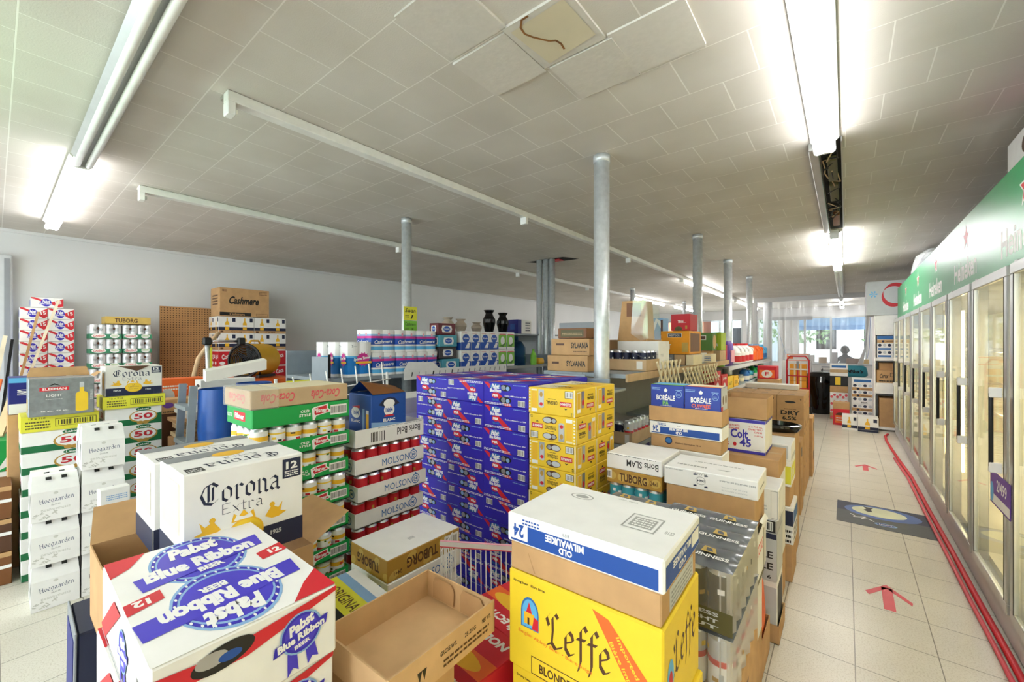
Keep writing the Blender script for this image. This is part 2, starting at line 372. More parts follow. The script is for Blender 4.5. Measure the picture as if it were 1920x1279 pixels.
# ------------------------------------------------------------------ tiled materials
def tiles(name, base, joint, w, h, off, px, py, mortar, bump, var=.05, speck=None, rough=.5, tex=0.):
    m = bpy.data.materials.new(name); m.use_nodes = True; nt = m.node_tree; b = nt.nodes['Principled BSDF']; b.inputs['Roughness'].default_value = rough
    tc = nt.nodes.new('ShaderNodeTexCoord'); mp = nt.nodes.new('ShaderNodeMapping'); mp.inputs['Location'].default_value = (-px, -py, 0)
    br = nt.nodes.new('ShaderNodeTexBrick'); br.offset = off; br.squash = 1
    br.inputs['Scale'].default_value = 1; br.inputs['Brick Width'].default_value = w; br.inputs['Row Height'].default_value = h
    br.inputs['Mortar Size'].default_value = mortar; br.inputs['Mortar Smooth'].default_value = .1; br.inputs['Bias'].default_value = 0
    c = lin(base); br.inputs['Color1'].default_value = (*[x*(1-var) for x in c], 1); br.inputs['Color2'].default_value = (*[min(1, x*(1+var)) for x in c], 1)
    br.inputs['Mortar'].default_value = (*lin(joint), 1)
    nt.links.new(tc.outputs['Object'], mp.inputs['Vector']); nt.links.new(mp.outputs['Vector'], br.inputs['Vector'])
    n = nt.nodes.new('ShaderNodeTexNoise'); n.inputs['Scale'].default_value = 150; n.inputs['Detail'].default_value = 4; nt.links.new(tc.outputs['Object'], n.inputs['Vector'])
    n2 = nt.nodes.new('ShaderNodeTexNoise'); n2.inputs['Scale'].default_value = 1.7; n2.inputs['Detail'].default_value = 6; nt.links.new(tc.outputs['Object'], n2.inputs['Vector'])
    mx = nt.nodes.new('ShaderNodeMix'); mx.data_type = 'RGBA'; mx.blend_type = 'MULTIPLY'; mx.inputs[0].default_value = 1
    r = nt.nodes.new('ShaderNodeValToRGB'); r.color_ramp.elements[0].position = .35; r.color_ramp.elements[1].position = .6
    r.color_ramp.elements[0].color = (.90, .89, .87, 1); r.color_ramp.elements[1].color = (1, 1, 1, 1)
    nt.links.new(n2.outputs['Fac'], r.inputs['Fac']); nt.links.new(br.outputs['Color'], mx.inputs[6]); nt.links.new(r.outputs['Color'], mx.inputs[7])
    last = mx.outputs[2]
    if speck:
        r2 = nt.nodes.new('ShaderNodeValToRGB'); r2.color_ramp.elements[0].position = .38; r2.color_ramp.elements[1].position = .5
        r2.color_ramp.elements[0].color = (*lin(speck), 1); r2.color_ramp.elements[1].color = (1, 1, 1, 1); nt.links.new(n.outputs['Fac'], r2.inputs['Fac'])
        m2 = nt.nodes.new('ShaderNodeMix'); m2.data_type = 'RGBA'; m2.blend_type = 'MULTIPLY'; m2.inputs[0].default_value = .4
        nt.links.new(last, m2.inputs[6]); nt.links.new(r2.outputs['Color'], m2.inputs[7]); last = m2.outputs[2]
    nt.links.new(last, b.inputs['Base Color'])
    inv = nt.nodes.new('ShaderNodeMath'); inv.operation = 'MULTIPLY_ADD'; inv.inputs[1].default_value = -bump; nt.links.new(br.outputs['Fac'], inv.inputs[0])
    ml = nt.nodes.new('ShaderNodeMath'); ml.operation = 'MULTIPLY'; ml.inputs[1].default_value = tex; nt.links.new(n.outputs['Fac'], ml.inputs[0]); nt.links.new(ml.outputs[0], inv.inputs[2])
    bp = nt.nodes.new('ShaderNodeBump'); bp.inputs['Strength'].default_value = .6; bp.inputs['Distance'].default_value = .004
    nt.links.new(inv.outputs[0], bp.inputs['Height']); nt.links.new(bp.outputs['Normal'], b.inputs['Normal'])
    MC[name] = m; return m
tiles('floor_tile', 'ddd7ca', '8d877b', .3048, .3048, 0, .033, 2.456, .0022, .8, .02, 'c9bfae', .32)
tiles('ceiling_tile', 'd2cdc5', 'ece9e3', .3048, .3048, .5, -1.374, 1.275, .003, 1.4, .02, None, .7, .3)
mt('wall_paint', 'dcdcdc', .7, 0, .025, 1.2, .03)
mt('stain', '8a5a2c', .8, var=.3); mt('stain_soft', 'cfc5ab', .8, var=.06, scale=5)
X0, X1, Y0, Y1 = -7.16, 1.9, -3.2, 18.0
b = MB(); b.box(X0, X1, Y0, Y1, -.1, 0, 'floor_tile'); struct(b.build('floor'))
b = MB(); b.box(X0, X1, Y0, Y1, CEIL, CEIL+.1, 'ceiling_tile')
# sagging tiles and the brown water mark
def sag(cx, cy, dz, tilt, ax, w=.30):
    R = Matrix.Rotation(math.radians(tilt), 3, ax); b.obox((cx, cy, CEIL-dz), w, w, .012, R, 'ceiling_sag')
mt('ceiling_sag', 'd0cbc3', .7, 0, .03, 40, .12)
c0 = atz(1040, 60, CEIL)
b.add([(c0[0]+dx, c0[1]+dy, CEIL-.0125) for dx, dy in ((-.13,-.12),(.12,-.13),(.13,.1),(-.11,.13))], [[0,1,2,3]], 'stain_soft')
pts = [atz(u, v, CEIL-.0135) for u, v in ((990,30),(978,38),(976,52),(984,64),(1000,70),(1016,74),(1030,77),(1042,76),(1052,82),(1058,92))]
for (p, q) in zip(pts, pts[1:]): b.beam(p, q, .008, .001, 'stain')
for (cx, cy, dz, tl, ax) in ((c0[0], c0[1], .004, .5, 'X'), (c0[0]-.305, c0[1]+.02, .004, -.6, 'Y'), (c0[0]+.02, c0[1]+.31, .004, .6, 'X'), (c0[0]-.28, c0[1]-.305, .004, .6, 'Y'), (c0[0]+.31, c0[1]+.29, .004, -.6, 'X')): sag(cx, cy, dz, tl, ax)
struct(b.build('ceiling'))
b = MB(); b.box(X0-.1, X0, Y0, Y1, 0, CEIL, 'wall_paint'); struct(b.build('wall_left'))
b = MB(); b.box(X1, X1+.1, Y0, Y1, 0, CEIL, 'wall_paint'); struct(b.build('wall_right'))
b = MB(); b.box(X0, X1, Y0-.1, Y0, 0, .6, 'wall_paint'); b.box(X0, X1, Y0-.1, Y0, 2.5, CEIL, 'wall_paint')
for a, c in ((X0, -6.8), (-3.3, -2.9), (.9, X1)): b.box(a, c, Y0-.1, Y0, .6, 2.5, 'wall_paint')
struct(b.build('wall_back'))
for i, (a, c) in enumerate(((-6.8, -3.3), (-2.9, .9))):      # unseen windows added to let in fill light from behind the camera
    g = MB(); g.box(a, c, Y0-.06, Y0-.055, .6, 2.5, 'pane_glass'); struct(g.build('window_%d' % (i+5)))
b = MB(); b.box(X0, X0+.03, Y0, Y1, CEIL-.035, CEIL-.001, 'wall_paint'); struct(b.build('trim_1'))
# front wall with shop windows
wins = [(-6.2, -5.0), (-4.7, -3.1), (-2.6, -1.9), (-1.35, .55)]
b = MB(); b.box(X0, X1, Y1, Y1+.15, 2.38, CEIL, 'wall_paint'); b.box(X0, X1, Y1, Y1+.15, 0, .75, 'wall_paint'); xs = [X0]+[q for w_ in wins for q in w_]+[X1]
for a, c in zip(xs[::2], xs[1::2]): b.box(a, c, Y1, Y1+.15, .75, 2.38, 'wall_paint')
struct(b.build('wall_front'))
for i, (a, c) in enumerate(wins):
    t = struct(empty('window_%d' % (i+1), (a, Y1, .75)))
    f = MB(); w_ = c-a
    for x in (0, w_-.05): f.box(x, x+.05, .02, .1, 0, 1.63, 'aluminium')
    f.box(.05, w_-.05, .02, .1, 0, .05, 'aluminium'); f.box(.05, w_-.05, .02, .1, 1.58, 1.63, 'aluminium')
    if w_ > 1.5: f.box(w_/2-.03, w_/2+.03, .02, .1, .05, 1.58, 'aluminium')
    f.build('window_frame', t); g = MB(); g.box(.05, w_-.05, .055, .06, .05, 1.58, 'pane_glass'); g.build('window_pane', t)
# header and partition of the front area at y = 13.4
b = MB(); b.box(-2.02, .60, 13.4, 13.5, 2.60, CEIL-.001, 'wall_paint'); struct(b.build('trim_2'))
b = MB(); b.box(-2.06, -1.95, 13.38, 13.5, 0, 2.60, 'wall_paint'); struct(b.build('trim_3'))
b = MB(); b.box(.52, .60, 13.38, 13.5, 0, 2.60, 'brown'); struct(b.build('trim_4'))
# slot where a ceiling light is missing
t = empty('open_light_slot', (-.1, 3.2, CEIL-.002)); tag(t, 'dark open ceiling slot with hanging black wires and brown ballasts', 'light fitting')
b = MB(); b.box(-.03, .075, 0, 2.5, -.012, 0, 'dark'); b.build('slot_back', t)
b = MB(); b.box(-.085, -.035, 0, 2.5, -.05, 0, 'aluminium', .004); b.build('side_channel', t)
b = MB(); b.box(.076, .082, 0, 2.5, -.03, 0, 'aluminium'); b.build('side_channel', t)
for y in (.25, .8, 1.75): b = MB(); b.box(.0, .055, y, y+.45, -.05, -.012, 'brown' if y > 1 else 'olive', .006); b.build('ballast', t)
rnd = random.Random(3)
for k in range(9):
    b = MB(); y = rnd.uniform(0, 1.9); pts = []
    for j in range(8): pts.append((rnd.uniform(-.03, .07), y+j*.07+rnd.uniform(-.02, .02), -.02-rnd.uniform(0, .06)))
    b.tube(pts, .004, 'black' if k % 3 else 'tan', 5); b.build('wire', t)

# ------------------------------------------------------------------ steel columns
def column(x, y, r, label, name='steel_column', zb=0., cap=True):
    t = empty(name, (x, y, 0)); tag(t, label, 'column', None)
    b = MB(); b.tube([(0, 0, zb), (0, 0, CEIL-.004)], r, 'galv', 20); b.build('pole', t)
    if cap: b = MB(); b.tube([(0, 0, CEIL-.05), (0, 0, CEIL-.004)], r*1.06, 'galv', 20); b.build('collar', t)
column(-1.272, 2.541, .052, 'thick steel column nearest the camera, beside the light bulb boxes')
column(-3.448, 2.60, .050, 'steel column with the yellow and green price cards on it')
column(-1.335, 5.087, .052, 'steel column directly behind the red and orange boxes')
column(-1.381, 6.906, .058, 'steel column with a wide flange under the ceiling')
column(-1.411, 8.868, .050, 'steel column at the far end of the middle shelf')
column(-3.786, 9.10, .050, 'thin far steel column behind the plastic-wrapped carton')
column(-3.787, 12.99, .050, 'farthest thin steel column before the left shop windows')
t = empty('column_cladding', (-3.50, 5.175, 0)); tag(t, 'group of ribbed steel channels round a column beneath the hole in the ceiling', 'column')
for k, dx in enumerate((-.10, 0.0, .09)):
    b = MB(); b.tube([(dx, dx*.3, 0), (dx, dx*.3, CEIL-.004)], .046, 'galv', 12); b.build('channel', t)
b = MB(); c = atz(1030, 489, CEIL-.006); b.add([(c[0]-.35, c[1]-.12, c[2]), (c[0]+.3, c[1]-.1, c[2]), (c[0]+.42, c[1]+.16, c[2]), (c[0]-.2, c[1]+.12, c[2])], [[3,2,1,0]], 'dark')
b.box(c[0]+.02, c[0]+.2, c[1]-.05, c[1]+.08, CEIL-.02, CEIL-.008, 'red2'); tag(b.build('ceiling_hole'), 'dark ragged hole in the ceiling with red inside, above the ribbed column', 'hole')

# ------------------------------------------------------------------ beverage cooler along the aisle
CX = .62
t = empty('beverage_cooler', (CX, 0, 0)); tag(t, 'long glass-door beverage cooler with a green banner along the aisle', 'cooler')
Ya, Yb = -.8, 9.12
b = MB(); b.box(.03, 1.0, Ya, Yb, 0, .16, 'lgray', .004); b.box(.0, .03, Ya, Yb, .02, .155, 'lgray'); b.build('base', t)
b = MB(); b.box(.95, 1.0, Ya, Yb, .16, 1.9, 'cooler_cream'); b.box(.05, .95, Ya, Yb, .16, .2, 'cooler_cream'); b.box(.05, .95, Yb-.05, Yb, .2, 1.86, 'lgray'); b.box(.05, .95, Ya, Ya+.04, .2, 1.86, 'cooler_cream'); b.build('liner', t)
b = MB(); b.box(.05, 1.0, Ya, Yb, 1.86, 2.33, 'lgray'); b.build('top', t)
p = Pack(.012, Yb-Ya, .50, 'banner', .002)
for k in range(8):
    yc = 1.76+1.237*k-.0; u = 1-(yc-Ya)/(Yb-Ya); L_ = Yb-Ya
    def star(r, m):
        o = []
        for q in range(10):
            rr = r if q % 2 == 0 else r*.42; a = PI/2+q*PI/5; o.append((u+rr*math.cos(a)/L_, .70+rr*math.sin(a)/.5))
        p.p('L', o, m)
    if yc < 9: star(.10, 'white'); star(.078, 'red'); p.t('L', 'Heineken', u-.005, .28, .70/L_, .30, 'white', 0, .03)
p.build('banner', t, (.044, Ya, 1.85))
edges = [-.78+.76*k for k in range(14)]; edges = [e_-.02 for e_ in edges if e_ < 9.2]
for i, y in enumerate(edges):
    b = MB(); b.box(.0, .05, y-.022, y+.022, .16, 1.86, 'aluminium', .003); b.box(-.001, .0, y-.006, y+.006, .17, 1.85, 'gasket'); b.build('mullion', t)
    b = MB(); b.box(.12, .16, y-.03, y+.03, .3, 1.8, 'cooler_cream'); b.box(.165, .18, y-.03, y+.03, .35, 1.75, 'cooler_lamp'); b.build('mullion_light', t)
def door_mesh():
    b = MB(); a, c = .026, .734
    b.box(-.022, .0, a, c, .17, .22, 'aluminium', .003); b.box(-.022, .0, a, c, 1.79, 1.84, 'aluminium', .003)
    b.box(-.022, .0, a, a+.045, .22, 1.79, 'aluminium', .003); b.box(-.022, .0, c-.045, c, .22, 1.79, 'aluminium', .003)
    b.box(-.0225, -.0215, a+.045, a+.052, .22, 1.79, 'gasket'); b.box(-.0225, -.0215, c-.052, c-.045, .22, 1.79, 'gasket')
    return b.mesh('cooler_door')
dm = door_mesh(); gm = MB(); gm.box(-.013, -.009, .075, .685, .222, 1.788, 'pane_glass'); gm = gm.mesh('door_glass')
hm = MB(); hm.tube([(-.022, .09, 1.22), (-.06, .09, 1.22), (-.06, .09, .86), (-.022, .09, .86)], .009, 'gasket', 8); hm.box(-.068, -.022, .078, .104, 1.20, 1.25, 'offwhite', .004); hm.box(-.068, -.022, .078, .104, .83, .88, 'offwhite', .004); hm = hm.mesh('handle')
for i, y in enumerate(edges[:-1]):
    d = inst('door', dm, (0, y, 0), 0, t)
    for nm, me in (('glass', gm), ('handle', hm)): inst(nm, me, (0, 0, 0), 0, d)
sh = MB()
for y in [Ya+.06+.1*k for k in range(98)]: sh.tube([(.25, y, 0), (.92, y, 0)], .003, 'white', 4)
for x in (.25, .58, .92): sh.tube([(x, Ya+.06, 0), (x, Yb-.06, 0)], .005, 'white', 5)
shm = sh.mesh('wire_shelf')
for z in (.5, .95, 1.4): inst('wire_shelf', shm, (0, 0, z), 0, t)
# price label sticker on the second door
p = Pack(.002, .34, .17, 'purple', .0005); p.r('L', .02, .05, .98, .32, 'white'); p.t('L', '2/499', .6, .65, .5, .35, 'white'); p.e('L', .1, .35, .09, .3, 'sky')
tag(p.build('door_sticker', None, (CX-.0240, 2.95, .64)), 'purple price sticker on the glass of a near cooler door', 'sticker')
# hose
b = MB(); hp = [(.60, -.9), (.60, 1.0), (.597, 1.9), (.592, 2.95), (.583, 3.47), (.578, 4.14), (.563, 5.1), (.555, 6.2), (.51, 7.1), (.485, 7.8), (.47, 8.3), (.48, 8.7), (.52, 8.9)]
b.tube([(x, y, .017) for x, y in hp], .0155, 'red', 8); tag(b.build('hose'), 'red hose lying on the floor along the foot of the cooler', 'hose')
b = MB(); b.tube([(x-.035, y+.02, .013) for x, y in hp[2:9]], .011, 'softred', 8); tag(b.build('hose'), 'thinner faded pink-red hose beside the red hose on the aisle floor', 'hose')
# goods on top of the cooler
def simple_box(name, x1, y0, z0, w, d, h, base, label, cat='box', group=None, paint=None, rz=0, bev=.003, flip=False):
    p = Pack(w, d, h, base, bev); p.flip = flip
    if paint: paint(p)
    o = p.build(name, None, (x1, y0, z0), rz); tag(o, label, cat, group); return o
def pt(p):
    p.r('L', 0, 0, 1, .45, 'lblue'); p.r('L', 0, .45, .6, 1, 'white'); p.r('L', .6, .1, 1, 1, 'magenta'); p.e('L', .5, .7, .15, .2, 'dkbrown'); p.r('F', 0, 0, 1, .4, 'lblue'); p.r('F', 0, .4, 1, 1, 'magenta')
simple_box('toilet_paper_pack', 1.25, 3.05, 2.335, .5, .72, .30, 'white', 'magenta and pale blue carton on top of the cooler at the right edge', 'box', None, pt)
mt('bag_film', 'dcdfe2', .15, var=.2, bump=.5, scale=9)
b = MB(); rnd = random.Random(5); vs = []; n = 14
for j, (z, r) in enumerate(((0, .9), (.08, 1.05), (.18, 1.0), (.27, .9), (.33, .6))):
    for k in range(n):
        a = 2*PI*k/n; q = r*(1+rnd.uniform(-.10, .10)); vs.append((.25*q*math.copysign(abs(math.cos(a))**.6, math.cos(a)), .36*q*math.copysign(abs(math.sin(a))**.6, math.sin(a)), z))
b.add(vs, [[j*n+k, j*n+(k+1) % n, (j+1)*n+(k+1) % n, (j+1)*n+k] for j in range(4) for k in range(n)]+[[4*n+k for k in range(n)]], 'bag_film')
b.box(-.1, .15, -.365, -.35, .12, .24, 'black'); o = b.build('wrapped_bundle', None, (.95, 7.6, 2.335)); tag(o, 'plastic-wrapped bundle on the far end of the cooler top', 'bundle')
# light box sign and white cabinet beyond the cooler
t = empty('white_cabinet', (.37, 9.3, 0)); tag(t, 'tall white open cabinet past the end of the cooler', 'cabinet')
for nm, a in (('side_panel', (0, .02, 0, .5, 0, 1.93)), ('side_panel', (.98, 1.0, 0, .5, 0, 1.93)), ('back_panel', (.02, .98, .48, .5, 0, 1.93)), ('shelf', (.02, .98, 0, .48, .62, .80)), ('shelf', (.02, .98, 0, .48, 1.17, 1.22)), ('bottom_shelf', (.02, .98, .0, .48, .02, .06)), ('top_panel', (.02, .98, 0, .48, 1.6, 1.93))):
    b = MB(); b.box(*a, 'white', .003); b.build(nm, t)
p = Pack(1.15, .5, .57, 'lgray', .004)
_, _, _, _, a_, b_ = p.fr('F')
cc = []
for k in range(25):
    th = math.radians(50+k*11.5); cc.append((.30+.13*math.cos(th), .58+.30*math.sin(th)))
for (q, w_) in zip(zip(cc, cc[1:]), range(24)): 
    (x0, y0), (x1, y1) = q; h_ = .05; p.p('F', [(x0, y0-h_), (x1, y1-h_), (x1+.02, y1+h_), (x0+.02, y0+h_)], 'red2')
p.t('F', 'oors', .62, .56, .35, .30, 'red2', 0, .04, .3); p.t('F', 'LIGHT', .62, .16, .55, .22, 'black', 0, .04)
for k in range(6):
    a = k*PI/3; p.p('F', [(.08+.045*math.cos(a-.25), .62+.1*math.sin(a-.25)), (.08+.045*math.cos(a+.25), .62+.1*math.sin(a+.25)), (.08, .62)], 'sky')
tag(p.build('light_box_sign', None, (1.42, 9.3, 1.935)), 'grey sign box with a red script letter C above the white cabinet', 'sign')
# floor graphics
b = MB(); z = .0015
def onf(pts, m, z=.0015):
    b.add([(x, y, z) for x, y in pts], [list(range(len(pts)))], m)
b.box(-.062, .54, 4.38, 4.95, .0004, .0015, 'mat_navy' if 'mat_navy' in MC else 'navy')
mt('mat_blue', '3c62b0', .35, var=.2, scale=3); mt('mat_char', '4a4d50', .5); mt('moon', 'dfe2c4', .4, var=.12, scale=6)
onf([(-.0619, 4.3801), (.5399, 4.3801), (.5399, 4.66), (-.0619, 4.70)], 'mat_char', .0017)
def el(cx, cy, rx, ry, m, z, n=22): onf([(cx+rx*math.cos(2*PI*k/n), cy+ry*math.sin(2*PI*k/n)) for k in range(n)], m, z)
el(.24, 4.77, .25, .165, 'mat_blue', .0018); el(.22, 4.78, .18, .12, 'moon', .0020)
onf([(.12, 4.88), (.14, 4.83), (.12, 4.79), (.15, 4.75), (.18, 4.77), (.17, 4.83), (.19, 4.88)], 'black', .0022); el(.25, 4.49, .07, .035, 'lblue', .0020); el(.25, 4.49, .055, .026, 'dblue', .0022)
ps, L_ = nib_polys('Coors', .1) if False else ([], 1)
sq = [(.03, 4.62), (.06, 4.58), (.05, 4.55), (.09, 4.57), (.13, 4.60), (.10, 4.54), (.15, 4.56), (.18, 4.52)]
for q0, q1 in zip(sq, sq[1:]): b.beam((q0[0], q0[1], .0022), (q1[0], q1[1], .0022), .009, .0004, 'white')
vs, fs = text_mesh('LABATT', .04, 0); b.add([(.21+.08*x, 4.48+.022*y, .0024) for x, y in vs], fs, 'white')
tag(b.build('floor_decal'), 'dark blue moonlit floor decal lying in the aisle', 'floor decal')
def arrow(cx, cy, label, s=1.):
    b = MB(); z0, z1 = .0004, .0014
    def pr(pts):
        n = len(pts); b.add([(cx+x*s, cy+y*s, z0) for x, y in pts]+[(cx+x*s, cy+y*s, z1) for x, y in pts], [list(range(n))[::-1], list(range(n, 2*n))]+[[i, (i+1) % n, n+(i+1) % n, n+i] for i in range(n)], 'softred')
    pr([(-.025, -.17), (.025, -.17), (.025, .10), (-.025, .10)]); pr([(-.10, -.01), (-.085, -.045), (.0, .09), (.0, .14)]); pr([(.10, -.045), (.105, -.01), (.0, .14), (.0, .09)])
    tag(b.build('floor_arrow'), label, 'floor arrow')
arrow(.19, 3.25, 'red tape arrow on the aisle floor, nearer than the floor decal'); arrow(.18, 6.45, 'red tape arrow on the aisle floor, farther than the floor decal')

# ------------------------------------------------------------------ cans
def can_mesh(r, h, bands, n=14):
    """bands: list of (z fraction, material) from the bottom"""
    b = MB(); b.lathe([(0.001, 0), (r*.75, 0), (r, h*.07)], 'can_metal', n)
    z = h*.07; top = h*.90
    for f, m in bands:
        z1 = h*.07+(top-h*.07)*f; b.lathe([(r, z), (r, z1)], m, n); z = z1
    b.lathe([(r, top), (r*.84, h*.975), (r*.84, h), (r*.76, h*.995), (r*.74, h*.96), (.001, h*.96)], 'can_metal', n)
    return b
def cmesh(name, r, h, bands, extra=None):
    b = can_mesh(r, h, bands)
    if extra: extra(b, r, h)
    return b.mesh(name)
def patches(mats, seed):
    def f(b, r, h):
        rnd = random.Random(seed)
        for k in range(9):
            a = 2*PI*k/9+rnd.uniform(0, .3); z = h*rnd.uniform(.2, .7); w = rnd.uniform(.12, .28); hh = h*rnd.uniform(.05, .13)
            pts = [((r+.0006)*math.cos(a+q), (r+.0006)*math.sin(a+q)) for q in (-w, 0, w)]
            b.add([(x, y, z) for x, y in pts]+[(x, y, z+hh) for x, y in pts], [[0,1,4,3],[1,2,5,4]], mats[k % len(mats)])
    return f
CAN_P = cmesh('can', .0325, .118, [(.18,'white'),(.34,'yellow'),(.40,'red'),(.62,'white'),(.80,'beer'),(1,'white')], patches(['red','yellow','fol','brown','black'], 1))
CAN_P2 = cmesh('can', .0325, .118, [(.3,'pink'),(.5,'red'),(.8,'white'),(.86,'yellow'),(1,'white')], patches(['fol','yellow','black','red'], 2))
CAN_M = cmesh('can', .0325, .118, [(.2,'red2'),(1,'red2')], patches(['white','red','gold'], 3))
CAN_M2 = cmesh('can', .0325, .118, [(.2,'lgray'),(1,'white')], patches(['lgray','red2','silver'], 4))
CAN_T = cmesh('can', .0325, .118, [(.5,'sky'),(1,'teal')], patches(['white','magenta','lblue','teal'], 5))
CAN_G = cmesh('can', .0325, .158, [(.12,'silver'),(.3,'dkbrown'),(1,'black')], patches(['gold','black','white','black'], 6))
CAN_S = cmesh('can', .0325, .158, [(.5,'white'),(.62,'red'),(1,'lgray')], patches(['yellow','gold','silver','white'], 7))
CAN_D = cmesh('can', .0305, .145, [(.3,'gray'),(1,'navy')], patches(['softred','silver','gray','white'], 8))

def case(name, x1, y0, z0, w, d, h, label, paintT, cans, group, th=.055, canr=.033, nF=4, nR=6, inner='kraft', cat='beer case', low=None):
    """tray of cans seen from its front (-Y) and its aisle side (+X): tray plus the outer cans as parts"""
    t = empty(name, (x1, y0, z0)); tag(t, label, cat, group)
    p = Pack(w, d, th, body=False); tray_body(p, w, d, th, paintT[0], inner); paintT[1](p); p.build('tray', t)
    k = 0; dx = (w-.008)/nF; dy = (d-.008)/nR
    for i in range(nF):
        for j in range(nR):
            if i == nF-1 or j == 0: inst('can', cans[(k*7+j+i) % len(cans)], (-w+.004+dx*(i+.5), .004+dy*(j+.5), .0035), random.uniform(0, 360), t)
            k += 1
    # folded card over the inner rows, as in a full case
    q = MB(); q.box(-w+.01, -dx-.006, dy+.006, d-.008, .095, h-.004, 'kraft'); q.build('inner_card', t)
    return t

# ------------------------------------------------------------------ printed faces
def P_pbr_blue(p, hole=False, f='F'):
    p.p(f, [(0,1),(.10,1),(.66,0),(.50,0)], 'red')
    if hole:
        for cy in (.78, .26):
            p.e(f, .5, cy, .14, .14, 'black'); p.e(f, .46, cy, .05, .11, 'silver'); p.e(f, .56, cy-.02, .04, .09, 'lblue')
    p.e(f, .28, .77, .135, .22, 'pbr'); p.e(f, .28, .77, .12, .19, 'mblue')
    p.t(f, 'Pabst', .28, .82, .19, .22, 'white', 0, .05, .3); p.r(f, .14, .56, .42, .72, 'pbr')
    p.t(f, 'Blue Ribbon', .28, .64, .26, .15, 'white', 0, .05, .1)
    p.p(f, [(.19,.50),(.25,.54),(.28,.50),(.31,.54),(.37,.50),(.36,.36),(.28,.30),(.20,.36)], 'red'); p.t(f, 'PBR', .28, .43, .13, .11, 'white', 0, .04)
    p.p(f, [(.20,.30),(.28,.24),(.36,.30),(.34,.18),(.28,.22),(.22,.18)], 'mblue')
    p.t(f, u'\u00c9tablie \u00e0 Milwaukee en 1844', .72, .46, .46, .075, 'white', 0, .02, .2); p.lines(f, .68, .90, .95, .96, 1, 'lblue')
    p.bar(f, .78, .05, .93, .30, 9); p.lines(f, .02, .04, .62, .15, 2, 'white')
def blue_mesh(hole, flip, side='red'):
    p = Pack(.306, .2, .1245, 'pbr', .003); p.flip = flip; P_pbr_blue(p, hole); P_pbr_blue(p, hole, 'R') if False else None
    p.flip = False; p.p('T', [(0,0),(.25,0),(.8,1),(.55,1)], 'red'); p.t('T', 'Pabst', .35, .5, .4, .4, 'white', 0, .05, .3); p.r('T', .02, .05, .98, .12, 'lblue'); p.r('R', .1, .12, .9, .2, 'lblue')
    p.t('R', 'Pabst', .5, .6, .6, .4, 'white', 0, .04, .3)
    return p.mesh('beer_carton')
BM = {(h, f): blue_mesh(h, f) for h in (0, 1) for f in (0, 1)}
def P_sleeman(p, f, full=True, holes=True):
    p.p(f, [(.0,0),(.03,0),(.03,1),(0,1)], 'cream')
    if full:
        for k in range(8): p.r(f, .955, .05+.115*k, .985, .10+.115*k, 'white')
        p.r(f, .80, .1, .93, .82, 'yellow'); p.r(f, .80, .80, .93, .93, 'white'); p.r(f, .80, .06, .93, .12, 'cream'); p.r(f, .81, .14, .92, .78, 'beer')
        p.r(f, .65, .06, .77, .70, 'silver'); p.e(f, .71, .70, .06, .06, 'lgray'); p.r(f, .665, .16, .755, .6, 'lgray'); p.e(f, .71, .62, .035, .07, 'red'); p.e(f, .71, .25, .035, .10, 'gold')
        if holes:
            for cy in (.80, .20): p.e(f, .46, cy, .155, .14, 'dkbrown'); p.e(f, .41, cy, .09, .10, 'lgray'); p.e(f, .55, cy, .04, .08, 'silver')
            p.e(f, .48, .5, .15, .20, 'yellow')
        p.t(f, 'ORIGINAL', .48, .53, .24, .15, 'black', 0, .02); p.lines(f, .40, .38, .56, .43, 1, 'dkbrown')
        p.r(f, .07, .46, .31, .64, 'red'); p.t(f, 'SLEEMAN', .19, .55, .21, .10, 'white', 0, .03); p.p(f, [(.15,.68),(.19,.76),(.23,.68),(.19,.71)], 'black')
        p.t(f, '12', .06, .90, .045, .11, 'black'); p.frame(f, .04, .06, .21, .32, .002, 'black'); p.bar(f, .05, .08, .20, .30, 8)
    else:
        p.r(f, .76, .1, .92, .85, 'white'); p.r(f, .77, .12, .91, .72, 'beer'); p.r(f, .58, .08, .72, .7, 'silver'); p.e(f, .65, .5, .05, .12, 'red')
        p.r(f, .12, .56, .46, .74, 'red'); p.t(f, 'SLEEMAN', .29, .65, .30, .10, 'white', 0, .03); p.p(f, [(.24,.78),(.29,.86),(.34,.78)], 'black')
        p.t(f, 'ORIGINAL', .29, .38, .32, .12, 'black', 0, .02); p.lines(f, .15, .22, .43, .3, 2, 'dkbrown')
def sleeman(flip, band=False):
    p = Pack(.262, .198, .1245, 'yellow', .003); p.flip = flip; P_sleeman(p, 'F', True, band != 2); P_sleeman(p, 'R', False); p.flip = False
    p.r('T', .05, .1, .5, .9, 'cream'); p.r('T', .55, .2, .9, .8, 'beer'); p.t('T', 'ORIGINAL', .5, .5, .5, .2, 'black')
    if band == 1:
        for f in 'FR': p.r(f, 0, 0, 1, .55, 'orange'); p.t(f, '12', .15, .3, .12, .3, 'white'); p.lines(f, .45, .15, .9, .45, 3, 'white')
    return p.mesh('beer_carton')
SM = {0: sleeman(0), 1: sleeman(1), 2: sleeman(1, 2), 3: sleeman(0, 1)}

